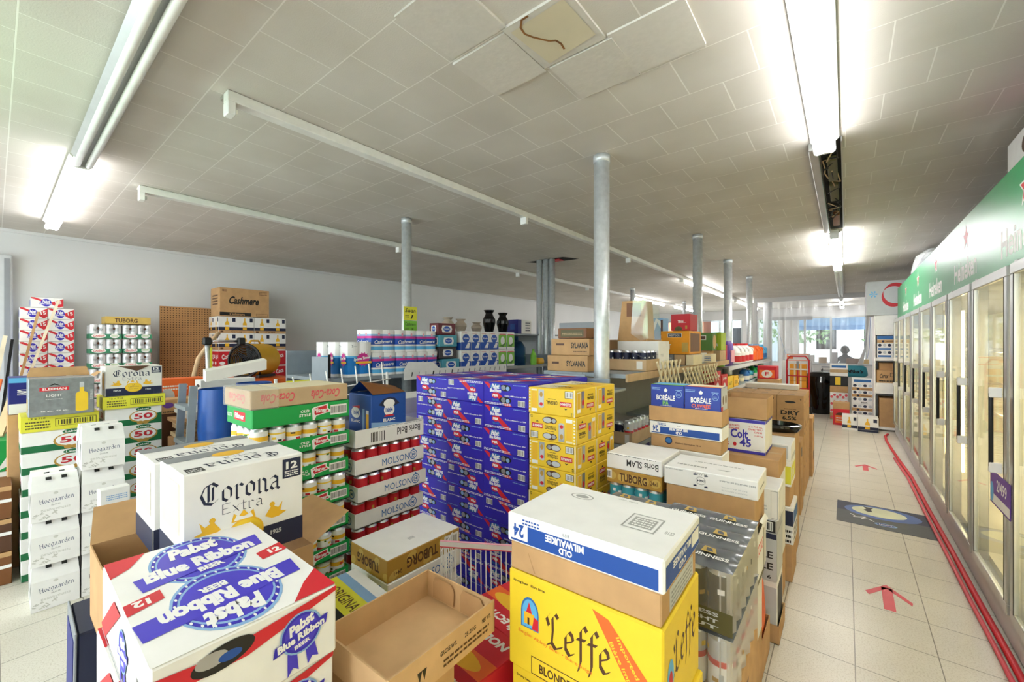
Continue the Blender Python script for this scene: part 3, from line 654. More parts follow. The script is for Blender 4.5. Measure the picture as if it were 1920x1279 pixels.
def P_pilsner(p):
    f = 'R'
    p.t(f, 'OLD', .50, .62, .09, .16, 'white', 0, .03, .1); p.t(f, 'STYLE', .50, .40, .12, .16, 'white', 0, .03, .1)
    p.p(f, [(.57,.72),(.60,.80),(.90-.15,.92),(.745,.66),(.80,.45),(.62,.28),(.60,.05),(.58,.05)], 'white')
    p.p(f, [(.585,.70),(.73,.84),(.735,.60),(.76,.46),(.61,.32),(.60,.40)], 'red'); p.t(f, 'Pilsner', .665, .58, .15, .27, 'white', 0, .03)
    p.r(f, .775, .22, .995-.03, .80, 'white'); p.bar(f, .78, .26, .96, .76, 26, None)
    p.r('F', .30, .3, .75, .78, 'red'); p.t('F', 'Pilsner', .52, .54, .36, .30, 'white', 0, .03); p.t('F', 'OLD STYLE', .12, .5, .2, .2, 'white')
def P_molson(p):
    f = 'R'; p.t(f, 'MOLSON', .56, .46, .40, .46, 'mblue', 0, .0, .0)
    p.e(f, .83, .50, .062, .36, 'mblue', 20); p.e(f, .83, .50, .052, .29, 'white', 20); p.e(f, .83, .5, .04, .22, 'mblue', 20); p.e(f, .83, .5, .034, .18, 'white', 20); p.t(f, 'M', .83, .5, .04, .2, 'mblue'); p.p(f, [(.81,.86),(.83,.98),(.85,.86)], 'mblue')
    p.t('F', 'MOLSON', .42, .46, .5, .36, 'mblue'); p.e('F', .80, .46, .09, .30, 'mblue'); p.e('F', .80, .46, .07, .24, 'white'); p.t('F', 'M', .8, .46, .06, .2, 'mblue')
# ------------------------------------------------------------------ blue stack, yellow stack
BD = 'blue beer carton with red stripe'
XC = (-1.252, -1.565, -1.876); NM = ('right', 'middle', 'left'); YF = (1.690, 1.700, 1.722); hb = .126
FP = {(0,9):(1,0),(0,8):(0,0),(0,7):(0,0),(0,6):(1,0),(0,5):(0,0),(0,4):(0,1),(0,3):(1,0),(1,9):(0,1),(1,8):(0,0),(1,7):(1,0),(1,6):(0,0),(1,5):(1,1),(1,4):(1,1),(1,3):(1,0),(2,8):(1,1),(2,7):(1,1),(2,6):(1,0)}
for c in range(3):
    for r in range(3):
        for k in range(10):
            key = FP.get((c, k), ((c+k) % 2, (k*c) % 3 == 1 and 1 or 0)); jx = random.uniform(-.003, .003)
            o = inst('beer_carton', BM[key], (XC[c]+jx-(.012 if (k % 3 == 1 and c) else 0)*0, YF[c]+r*.206+random.uniform(0, .004), k*hb), 0)
            row = ('front', 'centre', 'rear')[r]
            tag(o, 'blue beer carton, %s, %s column, %s row of the blue stack' % (nth(k, 10), NM[c], row), 'beer carton', 'blue beer cartons in the middle stack')
for r in range(2):
    for k in range(10):
        band = 3 if k in (4, 5) else (0, 1, 2)[(9-k) % 2 if k != 9 else 2]
        if k == 7: band = 1
        if k == 8: band = 0
        if r == 1 and k < 9: band = {0: 1, 1: 0}.get(band, band)
        o = inst('beer_carton', SM[band], (-.950+random.uniform(-.003, .003), 1.640+r*.203, k*.1256), 0)
        tag(o, 'yellow beer carton, %s of the yellow stack, %s' % (nth(k, 10), 'nearer column' if r == 0 else 'farther column'), 'beer carton', 'yellow beer cartons beside the blue stack')
# ------------------------------------------------------------------ green tray stack with the soft drink carton on top
PX = -1.768; hp_ = .1235
zt = 1.215
n = 9
for k in range(n):
    z0 = zt-(k+1)*hp_ if k else zt-.078
    if k == 0:
        p = Pack(.27, .40, .074, 'green', .003); P_pilsner(p); o = p.build('beer_case', None, (PX, .617, 1.137)); tag(o, 'topmost bright green beer tray, upside down as a lid beneath the tan carton', 'beer case', 'green beer trays'); continue
    z0 = 1.137-k*.124
    case('beer_case', PX+(.0 if k % 2 else -.01), .617, z0, .27, .40, .1235, 'green beer tray of labelled cans, %s in the green stack' % nth(n-1-k, n), ('green', P_pilsner), [CAN_P, CAN_P, CAN_P2], 'green beer trays', .060, inner='green')
z_left = 1.137-(n-1)*.124
p = Pack(.27, .40, z_left-.002, 'green', .003); P_pilsner(p); o = p.build('beer_case', None, (PX, .617, 0)); tag(o, 'lowest green beer carton on the floor under the green stack', 'beer case')
p = Pack(.27, .40, .072, 'tan', .003)
for u in (.25, .74): p.t('R', 'Coca-Cola', u, .5, .32, .52, 'softred', 180, .02, .35)
p.t('F', 'Coca-Cola', .5, .5, .6, .5, 'softred', 180, .01, .3); p.r('T', .02, .02, .98, .98, 'cream')
o = p.build('soft_drink_carton', None, (PX, .612, 1.213), .8); tag(o, 'tan upside-down soft drink carton on top of the green stack', 'carton')
b = MB(); b.box(-.275, .004, -.004, .1, -.002, .078, 'film'); w = b.build('plastic_wrap', o)
# ------------------------------------------------------------------ white tray stack with the blue wheat beer box
MX = -1.778
p = Pack(.27, .40, .084, body=False); tray_body(p, .27, .40, .084, 'white', 'kraft'); p.t('R', 'Boris Bold', .76, .56, .36, .42, 'black', 180, .01); p.bar('R', .20, .12, .40, .82, 9); p.lines('R', .3, .93, .97, .98, 1, 'gray')
o = p.build('open_carton', None, (MX, 1.052, .975)); tag(o, 'open white carton lid beneath the blue wheat beer box', 'carton')
for k in range(7):
    z0 = .975-.126*(k+1)-.001
    case('beer_case', MX+(.0, .012, -.004)[k % 3], 1.052+(0, .006, .0)[k % 3], z0, .27, .40, .1255, 'white beer tray with blue lettering and red cans, %s in its stack' % nth(6-k, 7), ('white', P_molson), [CAN_M, CAN_M, CAN_M, CAN_M2], 'white beer trays behind the gold box', .072)
o = simple_box('beer_case', MX, 1.052, 0, .27, .40, .975-.126*7-.004, 'white', 'lowest white beer tray on the floor in the white stack', 'beer case', None, None)
p = Pack(.20, .205, .235, 'blue', .004)
p.r('R', 0, 0, 1, .30, 'sky'); p.p('R', [(0,.30),(1,.22),(1,.34),(0,.44)], 'lblue'); p.p('R', [(.2,.78),(.35,.90),(.5,.93),(.66,.90),(.8,.78),(.6,.72),(.4,.72)], 'navy'); p.e('R', .5, .80, .16, .09, 'white')
p.e('R', .5, .66, .15, .13, 'white'); p.t('R', '1664', .5, .66, .2, .10, 'blue', 0, .03); p.p('R', [(.35,.52),(.65,.52),(.6,.56),(.4,.56)], 'red'); p.t('R', 'BLANC', .5, .45, .34, .07, 'white', 0, .04)
p.r('R', .44, .10, .50, .30, 'white'); p.r('R', .53, .12, .60, .26, 'cream'); p.r('R', .66, .2, .9, .22, 'white')
p.r('F', 0, 0, 1, .14, 'cream'); p.e('F', .32, .6, .2, .12, 'white'); p.t('F', '1664', .32, .6, .26, .1, 'blue'); p.p('F', [(.15,.72),(.5,.76),(.5,.70)], 'red'); p.t('F', 'BLANC', .32, .42, .4, .06, 'white'); p.r('F', .62, .15, .72, .7, 'lblue'); p.r('F', .78, .2, .9, .6, 'beer'); p.r('F', .78, .6, .9, .68, 'white')
o = p.build('beer_box', None, (MX-.012, 1.142, .9795)); tag(o, 'blue wheat beer box with an open flap, sitting in the white open carton', 'beer box')
b = MB(); b.add([(-.2, .0, .236), (-.1, .0, .30), (0, 0, .27), (0, .2, .236), (-.1, .2, .262), (-.2, .2, .236)], [[0,1,4,5]], 'blue'); b.add([(-.1, .0, .30), (0, .01, .237), (0, .2, .237), (-.1, .2, .262)], [[0,1,2,3]], 'brown'); b.build('flap', o)
# gold box on a white case, nearer
p = Pack(.25, .37, .086, 'gold', .003)
p.r('T', 0, 0, 1, 1, 'white'); p.bar('T', .62, .42, .70, .52, 7, None, 'gray')
for k in range(4): p.e('R', .1+.25*k, .5, .10, .42, ['gold','yellow'][0], 12, 20)
mt('gold_light', 'cfae5a', .4); 
for f in 'FR':
    for k in range(5): p.e(f, .08+.22*k, .25+.5*(k % 2), .07, .18, 'gold_light', 12, 25)
p.t('R', 'TUBORG', .45, .5, .42, .5, 'dkbrown', 180, .03); p.t('F', 'TUBORG', .5, .5, .6, .45, 'dkbrown', 180, .03); p.r('R', .76, .2, .98, .86, 'white'); p.bar('R', .78, .26, .96, .8, 16); p.t('R', '24+1', .13, .3, .1, .18, 'dkbrown', 180)
o = p.build('beer_case', None, (-1.325, .912, .574), 0); tag(o, 'gold and white beer case, upside down on a white case beside the wire basket', 'beer case')
for k in range(4):
    if k == 0: simple_box('beer_case', -1.322, .912, .497, .252, .372, .076, 'white', 'white case lid with blue lettering directly under the gold case', 'beer case', None, lambda p: P_molson(p)); continue
    if k == 3: simple_box('beer_case', -1.322, .912, .001, .25, .37, .236, 'white', 'lowest white beer tray on the floor beneath the gold case', 'beer case', None, lambda p: P_molson(p)); continue
    case('beer_case', -1.322, .912, .496-.128*k, .25, .37, .1275, 'white beer tray beneath the gold case, %s of four' % nth(3-k, 4), ('white', P_molson), [CAN_M, CAN_M2, CAN_M], 'white beer trays under the gold case', .075)

# ------------------------------------------------------------------ near foreground, left: ribbon beer packs
def P_ribbon_top(p, f):
    p.r(f, 0, 0, 1, 1, 'white')
    for (cx, cy, rot) in ((.50, .74, 0), (.48, .28, 180)):
        s = 1 if rot == 0 else -1
        p.e(f, cx, cy, .30, .27, 'lblue', 28); p.e(f, cx, cy, .285, .25, 'pbr', 28); p.e(f, cx, cy, .262, .228, 'lblue', 28); p.e(f, cx, cy, .25, .212, 'pbr_mid', 28)
        for k in range(26):
            a = 2*PI*k/26; p.e(f, cx+.273*math.cos(a), cy+.24*math.sin(a), .008, .012, 'white', 6)
    p.p(f, [(0,.50),(.20,.54),(.20,.45),(0,.40)], 'red'); p.p(f, [(.80,.56),(1,.60),(1,.50),(.80,.47)], 'red'); p.p(f, [(0,1),(.24,1),(.12,.86),(0,.80)], 'red'); p.p(f, [(1,.0),(.72,0),(.86,.12),(1,.20)], 'red')
    p.t(f, '12', .09, .475, .09, .055, 'white', 180, .05); p.t(f, '12', .92, .535, .09, .055, 'white', 0, .05)
    p.p(f, [(.12,.56),(.90,.66),(.92,.80),(.10,.70)], 'pbr_mid'); p.p(f, [(.02,.17),(.92,.24),(.94,.38),(.0,.31)], 'pbr_mid')
    p.t(f, 'Pabst', .50, .865, .34, .13, 'white', 4, .06, .3); p.t(f, 'Blue Ribbon', .50, .70, .70, .115, 'white', 4, .06, .1)
    p.t(f, 'BEER', .52, .60, .16, .05, 'white', 4, .05)
    p.t(f, 'Pabst', .46, .14, .34, .13, 'white', 184, .06, .3); p.t(f, 'Blue Ribbon', .47, .285, .70, .115, 'white', 184, .06, .1); p.t(f, 'BEER', .44, .385, .16, .05, 'white', 184, .05)
mt('pbr_mid', '4537c8', .45)
def ribbon_badge(p, f, cx, cy, s):
    a_, b_ = p.fr(f)[4:6]; k = b_/a_
    def q(pts, m): p.p(f, [(cx+x*s*k, cy+y*s) for x, y in pts], m)
    q([(-.30,-.35),(-.10,-.38),(-.06,-.80),(-.18,-.70),(-.30,-.86)], 'pbr_mid'); q([(.08,-.36),(.28,-.30),(.38,-.72),(.24,-.66),(.14,-.80)], 'pbr_mid')
    p.e(f, cx, cy, .46*s*k, .46*s, 'lblue', 24); p.e(f, cx, cy, .42*s*k, .42*s, 'pbr', 24); p.e(f, cx, cy, .36*s*k, .36*s, 'pbr_mid', 24)
    p.t(f, 'Pabst', cx, cy+.18*s, .60*s*k, .24*s, 'white', 18, .05, .3); q([(-.60,-.30),(-.56,-.08),(.60,.16),(.56,-.06)], 'pbr'); p.t(f, 'Blue Ribbon', cx, cy-.07*s, 1.05*s*k, .17*s, 'white', 11, .05, .1); p.t(f, 'BEER', cx+.02*s*k, cy-.26*s, .35*s*k, .09*s, 'white', 11, .04)
def ribbon_pack():
    p = Pack(.425, .268, .125, 'white', .004); p.r('T', 0, 0, 1, 1, 'white')
    P_ribbon_top(p, 'S')
    f = 'R'; p.p(f, [(0,.86),(.3,.80),(1,1),(1,.92),(.45,.62),(.0,.62)], 'red')
    p.e(f, .33, .76, .16, .15, 'black', 20, 8); p.e(f, .27, .78, .08, .09, 'silver'); p.e(f, .36, .74, .06, .06, 'blue')
    p.e(f, .28, .16, .15, .15, 'dkbrown', 20, 8); p.e(f, .25, .17, .1, .1, 'silver')
    ribbon_badge(p, f, .76, .56, .62); p.bar(f, .03, .05, .18, .5, 8)
    f = 'F'; p.p(f, [(0,.1),(.35,.9),(.5,.9),(.1,.0)], 'red'); ribbon_badge(p, f, .55, .5, .6); p.r(f, .02, .02, .98, .05, 'gray'); p.bar(f, .8, .1, .95, .6, 8)
    return p.mesh('beer_pack')
RP = ribbon_pack()
for k in range(8):
    o = inst('beer_pack', RP, (-.745+(.0 if k == 7 else .006*((k % 2)*2-1)), .133, 1.022-.127*(8-k)), -.6 if k == 7 else .5)
    tag(o, 'white 12-pack with blue ribbon emblem, %s of the near left stack' % nth(k, 8), 'beer pack', 'ribbon beer packs in the near left stack')
# pale beer boxes with blackletter name
def P_corona(p, f, top='T', big=True):
    p.r(f, 0, 0, 1, .27, 'navy'); p.e(f, .48, .27, .15, .16, 'beer', 24); p.e(f, .48, .27, .135, .14, 'yellow', 24); p.t(f, 'LA', .48, .345, .05, .035, 'gold'); p.t(f, 'CERVEZA', .48, .29, .19, .045, 'gold'); p.t(f, u'M\u00c1S FINA', .48, .22, .17, .035, 'gold')
    p.t(f, 'DEPUIS', .20, .18, .13, .05, 'lgray', 0, .05); p.t(f, '1925', .74, .18, .10, .05, 'lgray', 0, .05)
    p.nib(f, 'Corona', .45, .76, .66, .22, 'navy', 0, .14); p.nib(f, 'Extra', .45, .575, .36, .115, 'navy', 0, .07)
    for s in (-1, 1):
        c = .46; q = [(c+s*x, y) for x, y in ((.18,.38),(.24,.48),(.30,.44),(.34,.50),(.32,.40),(.38,.38),(.30,.34),(.24,.34))]
        p.p(f, q if s > 0 else q[::-1], 'beer'); p.e(f, c+s*.245, .49, .025, .03, 'beer', 8)
    p.p(f, [(.36,.41),(.38,.50),(.42,.46),(.46,.52),(.50,.46),(.54,.50),(.56,.41)], 'beer'); p.p(f, [(.38,.42),(.40,.47),(.46,.45),(.52,.47),(.54,.42)], 'white')
    p.r(f, .80, .74, .975, .955, 'navy'); p.t(f, '12', .887, .88, .11, .085, 'white', 0, .04); p.lines(f, .82, .76, .96, .83, 3, 'white')
def corona_box():
    p = Pack(.20, .268, .235, 'white', .004); P_corona(p, 'R')
    # top, read from the aisle side
    p.r('S', 0, .70, 1, 1, 'gray'); p.e('S', .5, .72, .14, .14, 'beer'); p.nib('S', 'Corona', .52, .22, .62, .26, 'navy', 180, .14); p.nib('S', 'Extra', .55, .46, .3, .13, 'navy', 180, .08); p.r('S', .05, .05, .18, .25, 'black'); p.lines('S', .06, .08, .17, .22, 2, 'white')
    p.r('F', 0, 0, 1, .27, 'navy'); p.r('F', .1, .4, .9, .9, 'cream')
    return p.mesh('beer_box')
CB = corona_box()
o = inst('beer_box', CB, (-1.165, .265, .935), 0); tag(o, 'white beer box with large dark blackletter name, front one behind the ribbon packs', 'beer box', 'pale blackletter beer boxes')
o = inst('beer_box', CB, (-1.385, .255, .925), 0); tag(o, 'white beer box with grey top, directly behind the front blackletter box', 'beer box', 'pale blackletter beer boxes')
# open brown carton the boxes sit in and its supports
p = Pack(.48, .40, .16, body=False); tray_body(p, .48, .40, .20, 'card', 'card2'); o = p.build('open_carton', None, (-1.182, .17, .7)); tag(o, 'brown open carton holding the pale blackletter beer boxes', 'carton')
b = MB(); b.add([(-.48, 0, .20), (-.48, .4, .20), (-.6, .36, .27), (-.6, .02, .27)], [[0,1,2,3]], 'card'); b.add([(0, .4, .20), (-.3, .4, .20), (-.28, .53, .24), (-.02, .52, .25)], [[0,1,2,3]], 'card'); b.build('flap', o)
o = inst('beer_box', CB, (-1.19, .20, .4635)); tag(o, 'white beer box hidden under the brown open carton, upper', 'beer box')
o = inst('beer_box', CB, (-1.19, .20, .2275)); tag(o, 'white beer box hidden under the brown open carton, middle', 'beer box')
p = Pack(.42, .33, .22, 'card'); p.tape(); o = p.build('carton', None, (-1.185, .19, .001)); tag(o, 'brown carton on the floor under the blackletter beer boxes', 'carton')
simple_box('beer_box', -1.395, .20, .4635-.236, .20, .27, .47, 'white', 'tall white carton beside the hidden beer boxes', 'carton')

def fb(name, uL, uR, vT, vB, y, d, base, label, cat='box', paint=None, z0=None, group=None, z1=None, bev=.003):
    """upright box whose front (-Y) face lies on plane y"""
    xl = aty(uL, 700, y)[0]; xr, _, zt = aty(uR, vT, y); zb = aty(uR, vB, y)[2] if z0 is None else z0
    if z1 is not None: zt = z1
    return simple_box(name, xr, y, zb, xr-xl, d, zt-zb, base, label, cat, group, paint, 0, bev)
# ------------------------------------------------------------------ near right: white lid, yellow abbey beer boxes
def P_oldmil(p, f, band=.62):
    p.r(f, .03, .08, .97, band+.06, 'blue')
    p.r(f, .02, .15, .16, .9, 'white'); p.t(f, '24', .09, .45, .08, .45, 'blue', 180, .04); p.lines(f, .12, .72, .25, .95, 2, 'blue')
    p.t(f, 'MILWAUKEE', .42, .52, .26, .24, 'white', 180, .045); p.t(f, 'OLD', .43, .25, .09, .22, 'white', 180, .045); p.t(f, 'EST', .43, .80, .05, .10, 'gray', 180)
OX, OY = -.266, .790
p = Pack(.376, .262, .068, 'white', .004); P_oldmil(p, 'F')
p.r('R', .03, .08, .97, .75, 'blue'); p.t('R', 'MILWAUKEE', .45, .55, .5, .22, 'white', 180, .03); p.t('R', 'OLD', .45, .25, .2, .2, 'white', 180, .03); p.r('R', .72, .25, .95, .7, 'white')
mt('print_gray', 'a9a8a4', .6); p.e('T', .26, .76, .085, .075, 'print_gray'); p.e('T', .26, .76, .075, .062, 'white'); p.e('T', .26, .76, .05, .04, 'print_gray'); p.t('T', 'please recycle', .55, .92, .14, .03, 'print_gray', 180)
p.frame('T', .66, .36, .86, .68, .004, 'print_gray'); p.r('T', .69, .42, .83, .62, 'print_gray'); p.lines('T', .705, .44, .82, .62, 4, 'white'); p.t('T', '0123', .93, .45, .05, .06, 'print_gray')
tag(p.build('beer_case', None, (OX, OY, .992), 1.2), 'white and blue upside-down case lid on top of the yellow boxes, very near', 'beer case')
p = Pack(.362, .25, .066, 'card', .003); p.p('F', [(.14,.75),(.145,.75),(.20,.1),(.19,.1)], 'card2'); p.r('R', .2, .1, .9, .8, 'lgray'); p.lines('R', .25, .15, .85, .7, 4, 'gray')
tag(p.build('carton', None, (OX-.008, OY+.006, .9245), 1.2), 'brown carton tray between the white lid and the yellow box', 'carton')
def leffe():
    p = Pack(.372, .262, .232, 'leffe', .004); f = 'F'
    p.nib(f, 'Leffe', .50, .56, .44, .34, 'dkbrown', 0, .15)
    # arched window with a red-roofed abbey
    arch = [(.10,.46),(.235,.46),(.235,.62)]+[(.1675+.0675*math.cos(math.radians(a)), .62+.16*math.sin(math.radians(a))) for a in range(0, 181, 15)]
    p.p(f, arch, 'mblue'); p.p(f, [(.1675+(x-.1675)*.86, .46+(y-.46)*.9+.01) for x, y in arch], 'sky')
    p.p(f, [(.125,.5),(.20,.5),(.20,.62),(.125,.62)], 'beer'); p.p(f, [(.14,.62),(.185,.62),(.1625,.73)], 'red'); p.p(f, [(.185,.47),(.232,.47),(.232,.58),(.20,.60)], 'red'); p.r(f, .15, .5, .165, .57, 'dkbrown')
    p.p(f, [(.60,.94),(.70,.90),(.975,.42),(.975,.14),(.92,.12)], 'orange'); p.t(f, 'Imported beer', .84, .55, .34, .05, 'leffe', -57, .02); p.t(f, u'Bi\u00e8re import\u00e9e', .80, .48, .34, .05, 'leffe', -57, .02)
    p.t(f, 'Strong beer   Bi\u00e8re forte', .16, .90, .24, .035, 'dkbrown'); p.t(f, u'Belgian Abbey Beer \u2022 Bi\u00e8re belge', .34, .37, .52, .045, 'orange', -4, .0)
    p.frame(f, .18, .02, .52, .20, .002, 'dkbrown'); p.t(f, 'BLONDE', .35, .11, .22, .09, 'dkbrown')
    p.nib('R', 'Leffe', .55, .62, .66, .34, 'dkbrown', 0, .13); p.e('R', .16, .5, .08, .16, 'sky'); p.e('R', .16, .46, .05, .1, 'red')
    return p.mesh('beer_box')
LM = leffe()
for k in range(4):
    o = inst('beer_box', LM, (OX-.003+(.004 if k % 2 else 0), OY+.004, .924-.2305*(k+1)-.0005+.0), 1.2 if k == 0 else 0); o.scale = (1, 1, .99)
    tag(o, 'yellow abbey beer box with red-roofed arch emblem, %s of its stack' % nth(3-k, 4), 'beer box', 'yellow abbey beer boxes')
# ------------------------------------------------------------------ shrink-wrapped stout cans
def film_top(w, d, nx, ny, z, amp):
    b = MB(); N_, K_ = nx*6, ny*6; vs = []
    for j in range(K_+1):
        for i in range(N_+1):
            a = abs(math.sin(PI*i/6)); c = abs(math.sin(PI*j/6)); vs.append((-w+w*i/N_, d*j/K_, z+amp*(a*c)**.6))
    b.add(vs, [[j*(N_+1)+i, j*(N_+1)+i+1, (j+1)*(N_+1)+i+1, (j+1)*(N_+1)+i] for j in range(K_) for i in range(N_)], 'film_gray', True)
    return b
sheet_mat('film_side', 'e6e0d8', .36, .3, .2, .4)
mt('film_gray', '74777b', .22, .15, .1, 8)
def wrapped(name, x1, y0, z0, w, d, h, label, cans, group, film='film', toptxt=None, nx=4, ny=6):
    t = empty(name, (x1, y0, z0)); tag(t, label, 'can pack', group); dx = w/nx; dy = d/ny; k = 0
    for i in range(nx):
        for j in range(ny):
            k += 1
            if i == nx-1 or j == 0 or toptxt is None and False: inst('can', cans[(i+j) % len(cans)], (-w+dx*(i+.5), dy*(j+.5), .003), 40*k, t)
    b = film_top(w, d, nx, ny, h-.008, .007)
    if toptxt:
        vs, fs = text_mesh(toptxt, .03, 0)
        for j in range(3):
            for i in range(2):
                cx = -w+w*(.28+.45*i); cy = d*(.17+.33*j)
                b.add([(cx-.055+.11*x, cy-.03+.018*y, h+.0012) for x, y in vs], fs, 'white')
                b.add([(cx-.02, cy+.0, h+.001), (cx+.02, cy+.0, h+.001), (cx+.012, cy+.03, h+.001), (cx-.018, cy+.036, h+.001)], [[0,1,2,3]], 'gold_light'); b.add([(cx-.008, cy+.006, h+.0014), (cx+.01, cy+.006, h+.0014), (cx+.004, cy+.024, h+.0014), (cx-.01, cy+.028, h+.0014)], [[0,1,2,3]], 'film_gray')
    b.build('film_top', t)
    b = MB(); n = 10
    for j in range(ny):
        for q in range(4):
            a0 = PI*(q/4)-PI/2; a1 = PI*((q+1)/4)-PI/2; r = dy/2
            y_0 = dy*(j+.5)+r*math.sin(a0)*.98; y_1 = dy*(j+.5)+r*math.sin(a1)*.98; x_0 = -r+r*math.cos(a0)+.002; x_1 = -r+r*math.cos(a1)+.002
            b.add([(x_0, y_0, 0), (x_1, y_1, 0), (x_1, y_1, h-.008), (x_0, y_0, h-.008)], [[0,1,2,3]], 'film_side')
    b.add([(-w, -.002, 0), (0, -.002, 0), (0, -.002, h*.34), (-w, -.002, h*.34)], [[0,1,2,3]], 'olive' if toptxt else film)
    b.add([(-w, -.002, h*.34), (0, -.002, h*.34), (0, -.002, h-.008), (-w, -.002, h-.008)], [[0,1,2,3]], film)
    if toptxt:
        for s, zz in (('GUINNESS', .27), ('DRAUGHT', .17), ('STOUT', .07)):
            vs, fs = text_mesh(s, .03, 0); b.add([(-w*.72+w*.6*x, -.0035, h*(zz-.03)+.010*y) for x, y in vs], fs, 'lgray')
    b.build('shrink_wrap', t)
    return t
wrapped('can_pack', -.222, 1.165, .725, .27, .40, .168, 'shrink-wrapped pack of dark stout cans, topmost by the aisle', [CAN_G], None, 'film', 'GUINNESS')
wrapped('can_pack', -.222, 1.165, .556, .27, .40, .166, 'shrink-wrapped pack of white and red cans under the stout cans', [CAN_S], None, 'film')
o = simple_box('carton', -.225, 1.165, .37, .27, .40, .18, 'card', 'brown printed carton, third down in the near aisle stack', 'carton', None, lambda p: (p.t('F', 'STRONG', .4, .6, .5, .25, 'dkbrown'), p.r('F', .05, .3, .25, .8, 'gold'), p.lines('R', .1, .3, .6, .7, 3, 'dkbrown')))
o = simple_box('carton', -.225, 1.165, .186, .27, .40, .183, 'card', 'brown carton, second from the floor in the near aisle stack', 'carton'); o = simple_box('carton', -.225, 1.165, .001, .27, .40, .184, 'card', 'brown carton on the floor in the near aisle stack', 'carton')
wrapped('can_pack', -.497, 1.20, .715, .22, .36, .168, 'shrink-wrapped pack of dark stout cans, left one, half behind the white lid', [CAN_G], None, 'film', 'GUINNESS', 3, 5)
simple_box('carton', -.50, 1.20, .36, .22, .36, .354, 'card', 'brown carton beneath the left pack of stout cans, upper', 'carton'); simple_box('carton', -.50, 1.20, .001, .22, .36, .358, 'card', 'brown carton on the floor beneath the left pack of stout cans', 'carton')
# ------------------------------------------------------------------ aisle stack with the white wheat beer lid
def P_blanc(p):
    f = 'F'; p.t(f, 'BLANC', .42, .86, .13, .13, 'print_gray', 180); p.e(f, .42, .50, .055, .22, 'print_gray'); p.e(f, .42, .50, .05, .19, 'white'); p.t(f, '1664', .42, .5, .08, .13, 'navy', 180)
    for s in ((.36,.8),(.48,.8),(.36,.2),(.48,.2)): p.p(f, [(s[0]-.02,s[1]-.05),(s[0]+.02,s[1]-.02),(s[0]+.01,s[1]+.06),(s[0]-.02,s[1]+.03)], 'navy')
    p.t(f, u'BI\u00c8RE DE SP\u00c9CIALIT\u00c9', .12, .88, .2, .07, 'gray', 180); p.t(f, 'BIERE IMPORTEE DE FRANCE', .80, .70, .36, .08, 'gray', 180); p.t(f, 'SANS ALCOOL', .77, .38, .26, .06, 'lgray', 180); p.t(f, 'GRANDE RECOLTE', .77, .22, .26, .06, 'lgray', 180)
    p.lines('T', .25, .6, .8, .68, 1, 'print_gray'); p.lines('T', .1, .25, .45, .4, 1, 'print_gray'); p.p('T', [(.55,.30),(.66,.26),(.70,.34),(.63,.32)], 'print_gray'); p.r('R', .2, .4, .7, .5, 'print_gray')
simple_box('beer_case', -.262, 1.83, .862, .355, .235, .076, 'white', 'white upside-down wheat beer case lid beside the aisle', 'beer case', None, P_blanc, .6)
simple_box('carton', -.272, 1.835, .735, .338, .225, .126, 'card', 'brown carton under the white wheat beer lid', 'carton')
def P_mix1(p): p.r('R', .1, .1, .9, .9, 'white'); p.t('R', 'COORS', .5, .6, .6, .2, 'red'); p.r('F', .1, .2, .8, .8, 'lgray')
simple_box('beer_box', -.272, 1.835, .50, .338, .225, .232, 'olive', 'olive box with red and white end under the brown carton by the aisle', 'beer box', None, P_mix1)
simple_box('beer_box', -.28, 1.835, .255, .33, .225, .243, 'offwhite', 'off-white box, second from the floor in the wheat beer stack', 'beer box')
simple_box('carton', -.28, 1.835, .001, .33, .225, .252, 'card', 'brown carton on the floor in the wheat beer stack', 'carton')
b = MB(); rnd = random.Random(4); pts = [(0, 0, 0)]
b.add([(.004, .02, .0), (.008, .19, .01), (.02, .17, .04), (.014, .06, .05), (.004, .05, .06), (.010, .15, .065)], [[0,1,2,3],[3,2,5,4]], 'white'); o = b.build('plastic_bag', None, (-.272, 1.85, .70)); tag(o, 'crumpled white plastic scrap hanging off the wheat beer stack', 'plastic bag')
# orange sack in a brown tray next along the aisle
p = Pack(.165, .24, .16, body=False); tray_body(p, .165, .24, .16, 'card', 'card2'); o = p.build('open_carton', None, (-.285, 2.095, .001)); tag(o, 'brown open carton on the floor holding orange and white goods by the aisle', 'carton')
def bagm(w, d, h, m, seed=1, n=14):
    b = MB(); rnd = random.Random(seed); vs = []; R_ = ((0,.86),(.15,1),(.5,1.02),(.85,.94),(1,.7))
    for z, r in R_:
        for k in range(n):
            a = 2*PI*k/n; q = r*(1+rnd.uniform(-.05, .05)); sx = math.copysign(abs(math.cos(a))**.5, math.cos(a)); sy = math.copysign(abs(math.sin(a))**.5, math.sin(a)); vs.append((w/2*q*sx, d/2*q*sy, h*z*(1+rnd.uniform(-.03, .03))))
    b.add(vs, [[j*n+k, j*n+(k+1) % n, (j+1)*n+(k+1) % n, (j+1)*n+k] for j in range(4) for k in range(n)]+[[4*n+k for k in range(n)], list(range(n))[::-1]], m, True)
    return b
o = bagm(.14, .21, .40, 'orange', 3).build('orange_sack', None, (-.367, 2.215, .006)); tag(o, 'orange bag standing in the brown open carton by the aisle', 'bag')
simple_box('beer_box', -.30, 2.10, .42, .145, .23, .2, 'offwhite', 'off-white carton resting on the orange bag behind the wheat beer stack', 'beer box')
